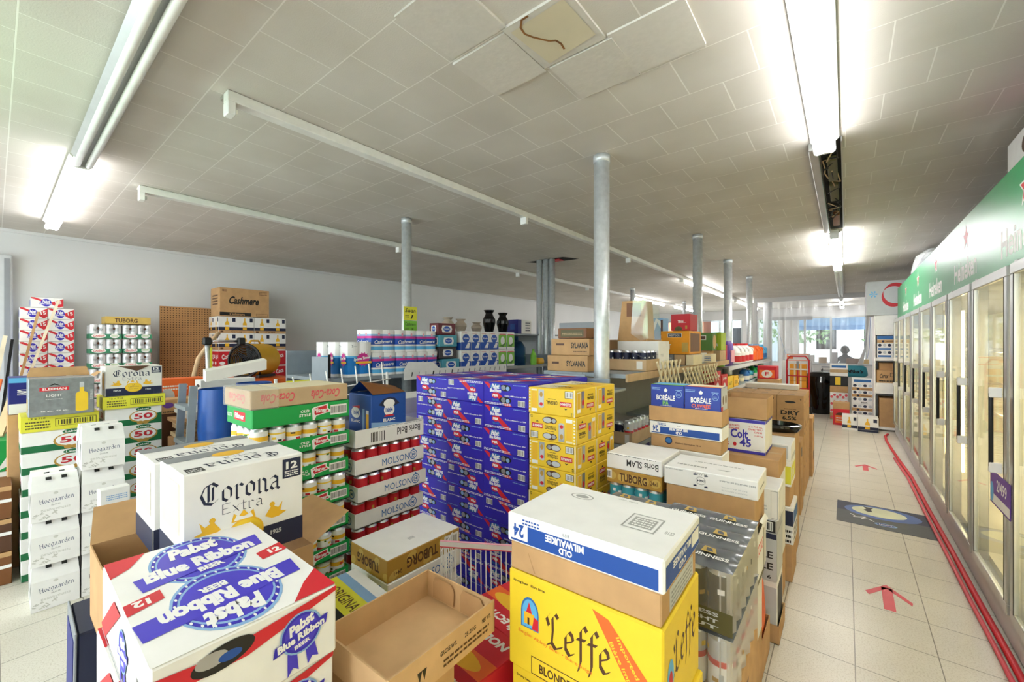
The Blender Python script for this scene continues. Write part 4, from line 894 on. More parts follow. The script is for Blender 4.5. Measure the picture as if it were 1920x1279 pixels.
# S3
def P_white_label(p): p.r('F', .45, .55, .75, .80, 'purple'); p.lines('F', .45, .3, .85, .5, 2, 'lgray'); p.frame('F', .9, .05, .99, .95, .002, 'gray'); p.frame('R', .1, .1, .9, .9, .003, 'lgray')
simple_box('beer_box', -.255, 2.39, .60, .33, .23, .15, 'white', 'white box with a small purple label, topmost of its aisle stack', 'beer box', None, P_white_label)
def P_ele(p): p.r('F', 0, 0, 1, 1, 'lgray'); p.r('F', 0, .88, 1, 1, 'navy'); p.t('F', 'NOUVELLE', .55, .54, .8, .15, 'black'); p.t('F', 'BOUTEILLE', .52, .30, .86, .15, 'black'); p.t('F', '6', .9, .08, .05, .08, 'black'); p.r('R', 0, 0, 1, 1, 'lgray')
simple_box('carton', -.262, 2.39, .535, .33, .23, .064, 'silver', 'grey carton with a black barcode label in the aisle stack', 'carton', None, lambda p: (p.r('F', .7, .05, .98, .95, 'black'), p.bar('F', .74, .15, .95, .85, 8)))
simple_box('beer_box', -.262, 2.39, .30, .33, .23, .234, 'lgray', 'grey box with large black capital lettering in the aisle stack', 'beer box', None, P_ele)
p = Pack(.34, .24, .09, body=False); tray_body(p, .34, .24, .09, 'card', 'card2'); tag(p.build('open_carton', None, (-.252, 2.385, .001)), 'shallow brown tray on the floor at the aisle holding a white box', 'carton')
simple_box('beer_box', -.262, 2.392, .006, .32, .225, .292, 'white', 'white and black box standing in the shallow brown tray', 'beer box', None, lambda p: (p.r('R', .1, .1, .9, .9, 'black'), p.r('F', .8, 0, 1, .9, 'lgray')))
# S4: small spirits box on a brown carton
simple_box('carton', -.28, 2.64, .735, .265, .35, .10, 'card', 'brown carton under the white and violet malt liquor box', 'carton', None, lambda p: p.tape())
for k, (h0, c_, nm) in enumerate(((.49, 'white', 'white box under the brown carton by the aisle, third down'), (.245, 'offwhite', 'off-white box, second from the floor behind the grey lettered box'), (.001, 'card', 'brown box on the floor behind the grey lettered box'))):
    simple_box('beer_box', -.285, 2.64, h0, .26, .35, .243, c_, nm, 'beer box')
def P_colt(p):
    for f in 'FR':
        p.r(f, 0, .90, 1, 1, 'violet'); p.r(f, 0, 0, 1, .09, 'violet')
    f = 'F'; p.t(f, u'BI\u00c8RE FORTE', .26, .80, .34, .06, 'red'); p.t(f, 'STRONG BEER', .26, .71, .34, .06, 'red'); p.t(f, '12 x 710 mL', .78, .80, .32, .05, 'red'); p.t(f, 'CANETTES /', .78, .72, .32, .05, 'red'); p.t(f, 'CANS', .84, .64, .18, .05, 'red'); p.t(f, '1,22 kg', .86, .54, .18, .05, 'red')
    p.t(f, 'Colt', .42, .56, .40, .27, 'violet', 0, .03); p.t(f, '45', .56, .31, .26, .24, 'violet', 0, .03); p.t(f, '8%', .12, .24, .13, .11, 'red', 0, .02); p.e(f, .32, .24, .04, .06, 'red'); p.r(f, .7, .12, .92, .13, 'gray')
    p.r('T', 0, .0, 1, .12, 'violet')
mt('violet', '4038b4', .5)
p = Pack(.225, .27, .195, 'white'); P_colt(p); tag(p.build('beer_box', None, (-.351, 2.70, .8365)), 'white malt liquor box with violet edges and big violet lettering', 'beer box')
p = Pack(.23, .255, .12, body=False); tray_body(p, .23, .255, .12, 'card', 'card2'); tag(p.build('open_carton', None, (-.345, 2.705, 1.033)), 'empty brown open carton on the white and violet box', 'carton')
# S5
simple_box('beer_box', -.262, 3.07, .74, .32, .26, .10, 'white', 'white lid with grey barcode, topmost by the dark oval tray', 'beer box', None, lambda p: (p.r('F', .6, .1, .95, .9, 'lgray'), p.lines('F', .65, .2, .9, .8, 3, 'black'), p.r('R', 0, 0, 1, .3, 'lgray')))
simple_box('beer_box', -.262, 3.07, .58, .32, .26, .158, 'white', 'white and lime box under the barcode lid in the aisle stack', 'beer box', None, lambda p: (p.r('R', .0, .2, 1, .8, 'lime'), p.r('F', .7, .1, 1, .8, 'lime'), p.r('R', .3, .3, .6, .6, 'white')))
simple_box('carton', -.268, 3.07, .46, .31, .26, .118, 'card', 'brown tray in the aisle stack above the blue-striped box', 'carton')
simple_box('beer_box', -.25, 3.06, .23, .33, .27, .228, 'white', 'white box with dark blue stripe in the aisle stack', 'beer box', None, lambda p: (p.r('F', .6, .5, 1, .9, 'navy'), p.lines('F', .6, .05, .98, .45, 3, 'black'), p.r('R', 0, .55, 1, .9, 'mblue'), p.lines('R', .1, .1, .9, .5, 3, 'black')))
simple_box('carton', -.256, 3.06, .001, .32, .27, .228, 'card', 'brown carton on the floor below the blue-striped box', 'carton')
b = MB(); b.lathe([(.001, 0), (.15, 0), (.17, .03), (.17, .045), (.15, .05), (.14, .02), (.001, .015)], 'gloss_black', 24); o = b.build('oval_tray', None, (-.41, 3.55, .842)); o.scale = (1, .75, 1); tag(o, 'dark oval plastic tray on cartons before the stacked brown boxes', 'tray')
simple_box('carton', -.27, 3.38, .60, .32, .34, .24, 'card', 'brown carton directly under the dark oval tray', 'carton'); simple_box('carton', -.27, 3.38, .30, .32, .34, .298, 'card', 'brown carton, middle one under the dark oval tray', 'carton'); simple_box('carton', -.27, 3.38, .001, .32, .34, .297, 'card', 'brown carton on the floor under the dark oval tray', 'carton')
# ------------------------------------------------------------------ brown DRY boxes
def P_dry(p, big=True):
    f = 'F'; p.e(f, .5, .80, .2, .035, 'black'); p.t(f, 'MOLSON', .5, .585, .42, .035, 'dkbrown'); p.t(f, 'DRY', .5, .475, .70, .13, 'black', 0, .03); p.t(f, '6.5%', .47, .31, .52, .12, 'black', 0, .03); p.lines(f, .3, .05, .75, .07, 1, 'card2'); p.t(f, '9', .88, .88, .05, .06, 'black')
    p.p('R', [(.0,0),(1,0),(1,.22),(.5,.16),(.3,.06)], 'card2'); p.e('R', .4, .8, .16, .04, 'black'); p.t('R', 'DRY', .55, .45, .5, .14, 'card2', 90); p.r('T', .35, .45, .62, .55, 'black'); p.r('T', 0, .49, 1, .5, 'card2')
p = Pack(.222, .24, .32, 'card'); P_dry(p); DM = p.mesh('dry_beer_box')
pm = Pack(.222, .24, .318, 'card'); pm.t('F', 'MOLSON', .5, .9, .6, .05, 'dkbrown'); pm.t('F', 'DRY', .5, .7, .6, .12, 'black', 0, .03); pm.e('R', .3, .85, .1, .04, 'black'); DM2 = pm.mesh('dry_beer_box')
for r in range(3):
    for c in range(3 if r < 2 else 2):
        for k in range(3):
            if r == 1 and k == 2 and False: continue
            z = .001+.3185*k; o = inst('dry_beer_box', DM if k == 2 else DM2, (-.312-.225*c+(.0, .02, -.0)[k]*0, 4.85+.245*r, z), 0)
            tag(o, 'brown dry beer box, %s, %s row, %s column from the aisle' % (('bottom', 'middle', 'top')[k], ('front', 'second', 'third')[r], ('first', 'second', 'third')[c]), 'beer box', 'brown dry beer boxes at the aisle')
simple_box('carton', -.40, 5.40, .96, .5, .2, .05, 'offwhite', 'flat white carton lying on the brown dry beer boxes', 'carton')
for k in range(2): simple_box('dry_beer_box', -.285, 5.62, .001+.32*k, .24, .34, .318, 'card', 'brown box at the far end of the brown stacks, %s' % ('lower', 'upper')[k], 'beer box', 'end brown boxes', lambda p: (p.r('R', .3, .5, .7, .8, 'black'), ))
simple_box('carton', -.30, 4.30, .42, .26, .3, .2, 'card', 'brown carton beside the front brown dry boxes, upper', 'carton', None, lambda p: (p.t('F', 'MOLSON', .5, .7, .5, .15, 'dkbrown'), p.r('R', .2, .3, .5, .7, 'black'))); simple_box('carton', -.30, 4.30, .001, .26, .3, .417, 'card', 'brown carton on the floor before the brown dry boxes', 'carton', None, lambda p: p.r('R', .2, .3, .5, .7, 'card2'))
# ------------------------------------------------------------------ blue bear boxes on lids
def P_bor(p, sub, m):
    f = 'F'; p.t(f, u'BOR\u00c9ALE', .46, .66, .56, .18, 'white', 0, .03); p.t(f, sub, .46, .50, .18 if len(sub) < 4 else .52, .12, m, 0, .03); p.lines(f, .3, .415, .65, .44, 1, 'white'); p.lines(f, .03, .86, .3, .94, 2, 'lblue'); p.lines(f, .75, .86, .95, .9, 1, 'lblue')
    p.p(f, [(.40,.86),(.46,.91),(.52,.86),(.49,.80),(.43,.80)], 'white'); p.e(f, .85, .76, .09, .10, 'lblue'); p.e(f, .85, .76, .075, .085, 'blue_b'); p.lines(f, .80, .72, .90, .79, 2, 'lblue')
    p.e(f, .4, .03, .10, .05, 'white'); p.e(f, .7, .02, .08, .04, 'white'); p.r('T', 0, 0, 1, 1, m); p.r('T', 0, .3, 1, 1, 'sky' if len(sub) < 4 else 'cream')
    p.r('R', 0, 0, 1, 1, 'lgray'); p.r('R', 0, .1, .3, .5, 'red2')
    for cx in (.35, .75): p.e('R', cx, .66, .12, .12, 'dkbrown')
mt('blue_b', '1d3a9e', .45)
for i, (xx, s, m, nm) in enumerate(((-.640, 'IPA', 'lgreen', 'green'), (-.468, u'CUIVR\u00c9E', 'orange', 'orange'))):
    p = Pack(.169, .135, .185, 'blue_b'); P_bor(p, s, m); tag(p.build('beer_box', None, (xx, 2.188, 1.066)), 'deep blue bear-logo beer box with %s lettering in the brown tray' % nm, 'beer box')
p = Pack(.352, .152, .078, body=False); tray_body(p, .352, .152, .078, 'card', 'card2'); tag(p.build('open_carton', None, (-.462, 2.178, 1.061)), 'brown tray holding the two deep blue beer boxes', 'carton')
p = Pack(.35, .152, .066, 'white'); P_oldmil(p, 'F', .55); tag(p.build('beer_case', None, (-.462, 2.178, .994)), 'white and blue case lid under the two deep blue beer boxes', 'beer case')
simple_box('beer_case', -.466, 2.183, .928, .34, .145, .064, 'card', 'brown case with a small blue ribbon emblem below the blue lid', 'beer case', None, lambda p: (p.e('F', .27, .6, .055, .3, 'navy'), p.e('F', .27, .6, .045, .22, 'mblue'), p.t('F', u'\u00c9tablie \u00e0 Milwaukee 1844', .55, .5, .36, .14, 'dkbrown')))
for k, z in enumerate((.802, .60, .40, .20, .001)): simple_box('beer_case', -.46, 2.178, z, .35, .152, (.125, .2, .198, .198, .197)[k], 'white', 'white beer case under the blue bear boxes, %s from the brown case' % ORD[k+1], 'beer case', 'white cases under the bear boxes', lambda p: (p.frame('F', .72, .3, .85, .8, .003, 'gray'), p.lines('F', .74, .4, .83, .7, 2, 'gray')))
# white lid / gold case / teal cans
simple_box('beer_case', -.628, 1.832, .878, .262, .25, .072, 'white', 'white case lid with upside-down black name beside the yellow cartons', 'beer case', None, lambda p: (p.t('F', 'Boris SLAM', .66, .52, .56, .42, 'black', 180, .01), p.lines('F', 0, .92, .9, .98, 1, 'black')))
case('beer_case', -.63, 1.832, .69, .26, .25, .12, 'open tray of teal and pink cans under the gold case', ('teal', lambda p: None), [CAN_T], None, .03, nR=4)
simple_box('beer_case', -.63, 1.832, .812, .26, .25, .0645, 'gold', 'gold case between the white lid and the teal cans', 'beer case', None, lambda p: ([p.e('F', .1+.2*k, .5, .09, .3, 'gold_light', 12, 20) for k in range(5)], p.t('F', 'TUBORG', .5, .5, .5, .6, 'dkbrown', 0, .03), p.r('F', .0, .3, .1, .9, 'white'), p.bar('F', .01, .35, .09, .85, 5), p.t('F', '24x1', .87, .5, .12, .3, 'dkbrown')))
for k in range(3): simple_box('beer_case', -.63, 1.832, .001+.229*k, .26, .25, .227, 'white', 'white case under the teal cans, %s' % ('on the floor', 'middle one', 'upper one')[k], 'beer case')
# ------------------------------------------------------------------ open brown tray, yellow original boxes, red boxes
p = Pack(.235, .30, .074, body=False); w, d, h = .235, .30, .074
p.box(-w, 0, 0, d, 0, .003, 'kraft'); p.box(-w, -w+.004, 0, d, .003, .070, 'kraft'); p.box(-w, 0, d-.004, d, .003, .070, 'kraft'); p.box(-.004, 0, .0, d, .003, .074, 'kraft'); p.box(-w, 0, 0, .004, .003, .070, 'kraft')
p.t('R', 'GROSS WT.', .50, .62, .16, .13, 'black', 0, .02); p.t('R', '25.2KG', .72, .62, .12, .13, 'black'); p.t('R', 'NET WT.', .9, .62, .1, .13, 'black'); p.lines('R', .45, .2, .93, .48, 2, 'dkbrown'); p.p('R', [(.24,.3),(.26,.6),(.22,.6)], 'black'); p.p('R', [(.28,.3),(.30,.6),(.26,.6)], 'black')
ot = p.build('open_carton', None, (-.645, .447, .784), 1.5); tag(ot, 'empty shallow brown carton in the foreground between the two near stacks', 'carton')
for dx in (.03, .13):
    b = MB(); y = d-.009; b.add([(-w+dx, y, .01), (-w+dx+.075, y, .01), (-w+dx+.078, y, .05), (-w+dx+.068, y-.001, .066), (-w+dx+.01, y-.001, .066), (-w+dx, y, .05)], [[0,1,2,3,4,5]], 'card'); b.build('flap', ot)
def P_sel(p):
    p.r('F', 0, 0, 1, 1, 'red2'); p.t('F', 'SELECT PACK', .5, .72, .8, .22, 'white', 0, .05, .2); p.r('F', .1, .0, .45, .5, 'kraft')
    p.r('T', 0, .0, 1, .35, 'red2'); p.r('T', 0, .35, 1, .6, 'orange'); p.e('T', .5, .45, .4, .12, 'beer'); p.t('T', u'S\u00c9LECTION', .5, .85, .8, .14, 'white', 0, .05, .2); p.t('T', u'S\u00c9LECTION', .5, .15, .8, .14, 'white', 180, .05, .2); p.r('R', 0, 0, 1, 1, 'red2')
for i, (x, y, z, rz, nm) in enumerate(((-.745, .95, .36, -10, 'far'), (-.695, .64, .42, -6, 'near'))):
    p = Pack(.26, .25, .235, 'red'); P_sel(p); tag(p.build('beer_box', None, (x, y, z), rz), 'red and orange mixed beer box, the %s one by the yellow abbey boxes' % nm, 'beer box')
    p = Pack(.26, .25, z-.002, 'red2'); tag(p.build('beer_box', None, (x, y, .001), rz), 'red box on the floor under the %s red and orange box' % nm, 'beer box')
def P_orig(p):
    p.r('T', 0, 0, 1, 1, 'lime'); p.r('T', .0, .86, 1, 1, 'white'); p.r('T', .0, .74, 1, .86, 'lblue'); p.t('T', 'ORIGINAL', .5, .60, .6, .14, 'dkbrown', 0, .01); p.r('T', .2, .26, .8, .46, 'black'); p.t('T', 'WHITE', .5, .12, .6, .14, 'dkbrown', 0, .03); p.r('R', .1, .2, .9, .8, 'white')
simple_box('beer_box', -1.185, .56, .36, .32, .30, .235, 'lime', 'yellow box with a black handle slot between the ribbon packs and green stack', 'beer box', None, lambda p: (P_orig(p),), -4)
simple_box('beer_box', -1.185, .56, .001, .32, .30, .357, 'lime', 'tall yellow box on the floor beneath the yellow slotted box', 'beer box', None, None, -4)
# supports for the brown tray
simple_box('beer_box', -.66, .455, .001, .21, .17, .38, 'lime', 'yellow box on the floor under the empty brown carton', 'beer box'); simple_box('carton', -.66, .455, .383, .21, .17, .398, 'card', 'tall brown carton directly under the empty brown carton', 'carton')
# wire display basket with a white and pink price rail
t = empty('wire_basket', (-1.225, 1.085, 0), 31); tag(t, 'white wire basket with a pink and white rail before the blue stack', 'wire basket')
L_ = .335; b = MB(); b.box(0, L_, -.012, .0, .685, .705, 'white'); b.box(0, L_, -.0135, -.0125, .684, .688, 'softred'); b.box(0, L_, -.012, 0, .7055, .7065, 'pink'); b.build('price_rail', t)
b = MB()
for i in range(18): x = L_*i/17; b.tube([(x, 0, .69), (x, .02, .25)], .0022, 'white', 5)
for z in (.25, .47): b.tube([(0, .01, z), (L_, .01, z)], .003, 'white', 5)
b.build('front_grid', t)
for x in (0, L_):
    b = MB()
    for i in range(6): b.tube([(x, .02+.028*i, .66), (x, .02+.028*i, .25)], .0022, 'white', 5)
    b.tube([(x, 0, .66), (x, .165, .66)], .003, 'white', 5); b.tube([(x, 0, .25), (x, .165, .25)], .003, 'white', 5); b.tube([(x, .01, .25), (x, .01, .0)], .005, 'white', 6); b.build('side_grid', t)

# ------------------------------------------------------------------ left: white wheat-beer carriers (sloping shoulders, hand holes)
def hoeg_mesh():
    """near corner at origin, printed face is +X"""
    w, d, h = .135, .185, .243; p = Pack(w, d, h, body=False); k = .66
    prof = [(-w, 0), (0, 0), (0, h*k), (-w*.30, h), (-w*.70, h), (-w, h*k)]
    n = len(prof); vs = [(x, 0 if z < h*.9 else .006, z) for x, z in prof]+[(x, d if z < h*.9 else d-.006, z) for x, z in prof]
    p.add(vs, [list(range(n)), [n+i for i in range(n)][::-1]]+[[(i+1) % n, i, n+i, n+(i+1) % n][::1] for i in range(n)], 'white')
    f = 'R'
    mt('silver_print', 'c9c7bf', .5, var=.15, scale=40)
    p.nib(f, 'Hoegaarden', .52, .46, .72, .10, 'hoeg_blue', 4, .13); p.t(f, 'BELGIUM', .5, .34, .18, .03, 'print_gray', 4)
    p.e(f, .5, .60, .05, .03, 'silver_print'); p.lines(f, .2, .22, .8, .27, 2, 'silver_print')
    rnd = random.Random(2)
    for q in range(16): p.e(f, .05+.45*rnd.random(), .03+.16*rnd.random(), .05, .012, 'silver_print', 6, rnd.uniform(-60, 60))
    e = .0012
    for yy in (.055, .115): p.add([(-w*.10, yy, h*.89+.004), (-w*.10, yy+.022, h*.89+.004), (-w*.20, yy+.022, h*.95+.004), (-w*.20, yy, h*.95+.004)], [[0,1,2,3]], 'black')
    p.add([(-w*.4, -e, h*.2), (-w*.6, -e, h*.2), (-w*.6, -e, h*.6), (-w*.4, -e, h*.6)], [[0,1,2,3]], 'print_gray')
    return p.mesh('beer_carrier')
mt('hoeg_blue', '2c3c66', .5)
HM = hoeg_mesh()
for ix in range(2):
    for jy, n in ((0, 3), (1, 4)):
        for k in range(n):
            o = inst('beer_carrier', HM, (-3.44-.139*ix, .125+.192*jy, .001+.2435*k), random.uniform(-1.2, 1.2))
            tag(o, 'white silver-printed beer carrier, %s, %s column, %s row' % (nth(k, n), ('left', 'right')[jy], ('front', 'back')[ix]), 'beer carrier', 'white beer carriers at the left')
p = Pack(.06, .12, .20, 'white'); p.t('R', '1925', .5, .3, .6, .08, 'black'); p.lines('R', .2, .7, .9, .85, 3, 'lblue'); p.r('R', .2, .22, .8, .24, 'gold')
# stand-alone white box in front of the carriers
tag(p.build('small_box', None, (-3.02, .345, .50), 4), 'small white box with black numerals in front of the white carriers', 'box'); simple_box('carton', -3.02, .345, .001, .06, .12, .498, 'offwhite', 'tall off-white carton under the small white box with numerals', 'carton', None, None, 4)
# ------------------------------------------------------------------ cases with the red number
def P_50(p):
    p.r('R', 0, 0, 1, .34, 'dgreen'); p.p('R', [(0,.30),(.45,.30),(1,.62),(1,.30)], 'dgreen')
    p.e('R', .66, .46, .26, .36, 'gold', 22); p.e('R', .66, .48, .23, .30, 'white', 22); p.t('R', '50', .66, .48, .34, .32, 'red2', 0, .03); p.e('R', .66, .88, .14, .11, 'dgreen'); p.t('R', 'Labatt', .66, .88, .2, .10, 'white'); p.e('R', .60, .12, .06, .1, 'gold'); p.e('R', .70, .12, .06, .1, 'gold')
    p.r('F', 0, 0, 1, .34, 'dgreen'); p.t('F', '50', .5, .6, .3, .3, 'red2')
def P_lime(p): p.frame('R', .42, .25, .96, .75, .003, 'dkbrown'); p.bar('R', .45, .3, .93, .7, 14, None, 'olive'); p.lines('R', .06, .2, .36, .75, 3, 'olive'); p.r('T', .1, .1, .9, .9, 'offwhite'); p.t('R', '12 x 710', .2, .85, .2, .12, 'olive')
p = Pack(.27, .335, .130, 'white'); P_50(p); M50 = p.mesh('beer_case')
zt = .913
for k in range(7):
    o = inst('beer_case', M50, (-3.93, .105+random.uniform(-.004, .004), .001+.1304*k), 0); tag(o, 'white and green case with red 50, %s, left stack' % nth(k, 7), 'beer case', 'white and green cases with red number')
simple_box('beer_case', -3.92, .10, .915, .28, .345, .098, 'lime', 'lime yellow case on the left stack of white and green cases', 'beer case', None, P_lime)
p = Pack(.27, .30, .126, 'white'); P_50(p); M50b = p.mesh('beer_case')
for k in range(8):
    o = inst('beer_case', M50b, (-3.93, .475, .001+.1266*k), 0); tag(o, 'white and green case with red 50, %s, right stack' % nth(k, 8), 'beer case', 'white and green cases with red number, right stack')
simple_box('beer_case', -3.90, .46, 1.016, .28, .33, .085, 'lime', 'lime yellow case under the small blackletter bottle box at the left', 'beer case', None, P_lime)
p = Pack(.22, .30, .205, 'offwhite'); P_corona(p, 'R'); 
for cx in (.02, .12): p.e('F', .5+cx*2, .5, .1, .3, 'beer')
o = p.build('beer_box', None, (-3.905, .472, 1.103)); tag(o, 'opened pale blackletter beer box on the lime yellow case', 'beer box')
b = MB(); b.add([(-.22, .0, .206), (-.0, .06, .206), (.01, .16, .17), (.012, .23, .206)], [[0,1,2],[1,2,3]], 'dkbrown'); b.build('torn_opening', o)
# silver light box
mt('steel_print', '8f9498', .35, .4, .15, 30)
p = Pack(.20, .285, .235, 'steel_print', .004); f = 'R'
p.r(f, .16, .66, .60, .76, 'red'); p.t(f, 'SLEEMAN', .38, .71, .36, .065, 'white', 0, .03); p.p(f, [(.27,.78),(.38,.86),(.49,.78),(.38,.82)], 'black'); p.t(f, 'LIGHT', .38, .54, .24, .07, 'white', 0, .02); p.lines(f, .25, .43, .5, .47, 1, 'lgray'); p.t(f, '4% alc.  4% alc.', .38, .13, .42, .035, 'white')
p.r(f, .70, .10, .90, .52, 'yellow'); p.e(f, .80, .52, .10, .09, 'yellow'); p.e(f, .80, .10, .1, .03, 'yellow'); p.r(f, .765, .56, .835, .72, 'yellow'); p.r(f, .765, .72, .835, .86, 'lgray'); p.t(f, 'SLEEMAN', .955, .5, .22, .06, 'lgray', 90)
for cx in (.3, .75): p.r('F', cx-.03, .78, cx+.03, .88, 'black'); p.r('F', cx-.08, .1, cx+.08, .45, 'yellow')
o = p.build('beer_box', None, (-3.86, .13, 1.015)); tag(o, 'silver-grey light beer box with opened brown flaps on the lime case', 'beer box')
b = MB(); b.add([(-.2, .0, .236), (-.2, .285, .236), (-.215, .27, .295), (-.215, .015, .295)], [[0,1,2,3]], 'card'); b.add([(-.2, .285, .236), (0, .285, .236), (-.02, .32, .262), (-.18, .32, .262)], [[0,1,2,3]], 'card'); b.build('flap', o)
simple_box('beer_box', -4.02, .03, 1.003, .25, .22, .21, 'dblue', 'blue and white dry beer box behind the silver-grey box', 'beer box', None, lambda p: (p.r('R', 0, .9, 1, 1, 'sky'), p.r('R', 0, 0, 1, .25, 'white'), p.t('R', 'DRY', .3, .58, .2, .35, 'white', 90), p.r('R', .55, .3, .9, .85, 'card'), p.t('R', 'MCT', .7, .12, .5, .14, 'black', 0, .03), p.r('F', 0, .9, 1, 1, 'sky'))) if False else None
bx = Pack(.25, .26, .24, 'dblue'); bx.r('R', 0, .86, 1, 1, 'sky'); bx.r('R', 0, 0, 1, .28, 'white'); bx.t('R', 'DRY', .28, .58, .16, .30, 'white', -90, .03); bx.r('R', .58, .34, .95, .84, 'card'); bx.e('R', .76, .5, .1, .12, 'beer'); bx.t('R', 'MCT', .70, .16, .44, .14, 'black', 0, .03, .2)
tag(bx.build('beer_box', None, (-4.25, .06, 1.0)), 'dark blue, sky blue and white dry beer box behind the silver box', 'beer box')
simple_box('carton', -4.24, .055, .001, .28, .27, .997, 'card', 'tall brown carton under the dark blue dry beer box', 'carton')
# brown bottle crates seen at the left of the cases
for k in range(3): simple_box('bottle_crate', -3.98+.0, -.095, .22+.2*k-.219, .3, .165, .198, 'dkbrown' if k % 2 else 'brown', 'brown carton at the far left beside the white and green cases, %s' % ('lowest', 'middle', 'highest')[k], 'carton', None, lambda p: (p.r('R', 0, .85, 1, 1, 'card'), p.r('R', .7, .5, 1, .6, 'white')))
simple_box('beer_box', -4.7, -.16, .55, .35, .28, .22, 'green', 'green box with a red and white corner at the far left edge', 'beer box', None, lambda p: (p.p('R', [(.6,0),(1,.3),(1,.8),(.8,.5)], 'white'), p.p('R', [(.75,0),(1,.15),(1,.5)], 'red')))
simple_box('beer_box', -4.7, -.16, .001, .35, .28, .547, 'white', 'white box under the green box at the far left edge', 'beer box', None, lambda p: p.frame('R', .3, .6, .9, .9, .004, 'black'))
# clutter of sticks
for i, (a, c, m, nm) in enumerate((((-4.9, -.05, .78), (-5.2, .02, 1.18), 'orange', 'orange plastic strip'), ((-4.86, .02, .78), (-5.1, .12, 1.14), 'wood', 'thin wooden stick'), ((-4.95, .08, .78), (-5.1, .2, 1.1), 'black', 'black pole'))):
    b = MB(); b.beam(a, c, .05, .02, m); tag(b.build('stick'), nm+' leaning among the clutter at the far left', 'stick')
simple_box('carton', -4.75, -.12, .775-.0, .4, .4, .002, 'card', 'flat brown sheet at the far left on the green box', 'sheet') if False else None
simple_box('carton', -5.1, -.1, .001, .3, .42, .76, 'card', 'tall brown carton at the far left holding sticks', 'carton')
# ------------------------------------------------------------------ along the left wall
def P_ribw(p):
    f = 'R'; p.p(f, [(0,1),(.12,1),(.5,.62),(.3,.62),(0,.88)], 'red'); p.e(f, .46, .5, .17, .38, 'pbr'); p.t(f, 'Pabst', .46, .62, .24, .30, 'white', 6, .04, .3); p.r(f, .26, .32, .68, .48, 'pbr'); p.t(f, 'Blue Ribbon', .47, .40, .38, .14, 'white', 0, .03); p.p(f, [(.62,.55),(1,.95),(1,.2),(.86,.05),(.66,.3)], 'red'); p.t(f, '15', .84, .55, .2, .3, 'white', 10, .03)
    p.e('F', .5, .5, .15, .35, 'pbr')
p = Pack(.33, .198, .121, 'white'); P_ribw(p); RWM = p.mesh('beer_pack')
for c in range(2):
    for k in range(15):
        o = inst('beer_pack', RWM, (-6.82, .172+.202*c, .001+.1235*k)); tag(o, 'white, red and blue beer pack by the left wall, %s, %s column' % (nth(k, 15), ('left', 'right')[c]), 'beer pack', 'white red and blue packs by the left wall')
simple_box('beer_pack', -6.84, .25, 1.856, .33, .24, .11, 'white', 'white beer pack lying on top of both columns by the left wall', 'beer pack', None, P_ribw)
for a, c, m, w_, nm in (((-6.66, .16, 1.03), (-6.76, .30, 1.80), 'card', .05, 'tan board leaning on the white, red and blue packs'), ((-6.53, .20, 1.03), (-6.66, .44, 1.93), 'pale_wood', .045, 'pale batten leaning on the white, red and blue packs')):
    b = MB(); v = Vector(a)+(Vector(a)-Vector(c))*(1.02/(c[2]-a[2])); b.beam((v.x, v.y, max(.02, v.z)), c, .02, w_, m, (1, 0, 0)); tag(b.build('board'), nm, 'board')
b = MB(); b.beam((-5.55, -.12, .03), (-6.55, .14, 1.56), .03, .15, 'pale_wood', (0, 1, 0)) if False else b.beam((-6.05, -.14, .02), (-6.62, .07, 1.52), .03, .13, 'pale_wood', (1, 0, 0)); tag(b.build('board'), 'wide pale pine board leaning at the far left edge', 'board')
b = MB(); b.beam((-6.1, -.02, .02), (-6.45, .115, 1.5), .02, .05, 'dark', (1, 0, 0)); tag(b.build('board'), 'dark metal edge strip leaning behind the wide pine board', 'board')
t = empty('steel_door_panel', (-7.1, -.55, 0)); tag(t, 'tall grey-white metal panel standing at the left edge against the wall', 'panel')
b = MB(); b.box(.0, .06, 0, .68, 0, 2.42, 'lgray', .01); b.build('panel', t); b = MB(); b.box(.061, .07, .46, .48, .1, 2.38, 'aluminium'); b.box(.061, .068, .62, .66, .1, 2.38, 'gray'); b.build('edge_trim', t)
# silver can packs
mt('can_white', 'e4e6e8', .3, .2, .03); mt('band_green', '3d8a66', .5)
def gro():
    p = Pack(.27, .262, .163, body=False)
    for j in range(4): p.lathe([(.001,0),(.030,0),(.0325,.01),(.0325,.145),(.027,.16),(.001,.16)], 'can_white', 14, (-.034, .033+.0655*j, .001))
    p.box(-.27, -.068, .0, .262, 0, .155, 'lgray'); p.box(-.275, -.0005, -.001, .2625, .002, .055, 'band_green', .001)
    for j in (0, 1):
        p.e('R', .27+.5*j, .20, .23 if j == 0 else .15, .16, 'white', 14); p.t('R', 'Grolsch', .27, .20, .36, .17, 'red', 3, .02, .2) if j == 0 else p.lines('R', .66, .17, .88, .30, 2, 'lgreen')
        p.lines('R', .08+.5*j, .55, .4+.5*j, .8, 3, 'gray'); p.e('R', .25+.5*j, .72, .04, .09, 'dkbrown')
    return p.mesh('can_pack')
GM = gro()
for c in range(2):
    for k in range(10):
        o = inst('can_pack', GM, (-6.60, .675+.272*c, .001+.1685*k)); tag(o, 'silver and green can pack by the left wall, %s, %s column' % (nth(k, 10), ('left', 'right')[c]), 'can pack', 'silver can packs by the left wall')
p = Pack(.27, .40, .085, body=False); tray_body(p, .27, .40, .085, 'gold_light', 'card2'); p.t('R', 'TUBORG', .45, .5, .5, .6, 'dkbrown', 0, .03); tag(p.build('open_carton', None, (-6.62, .80, 1.69)), 'empty gold carton tray on top of the silver can packs', 'carton')
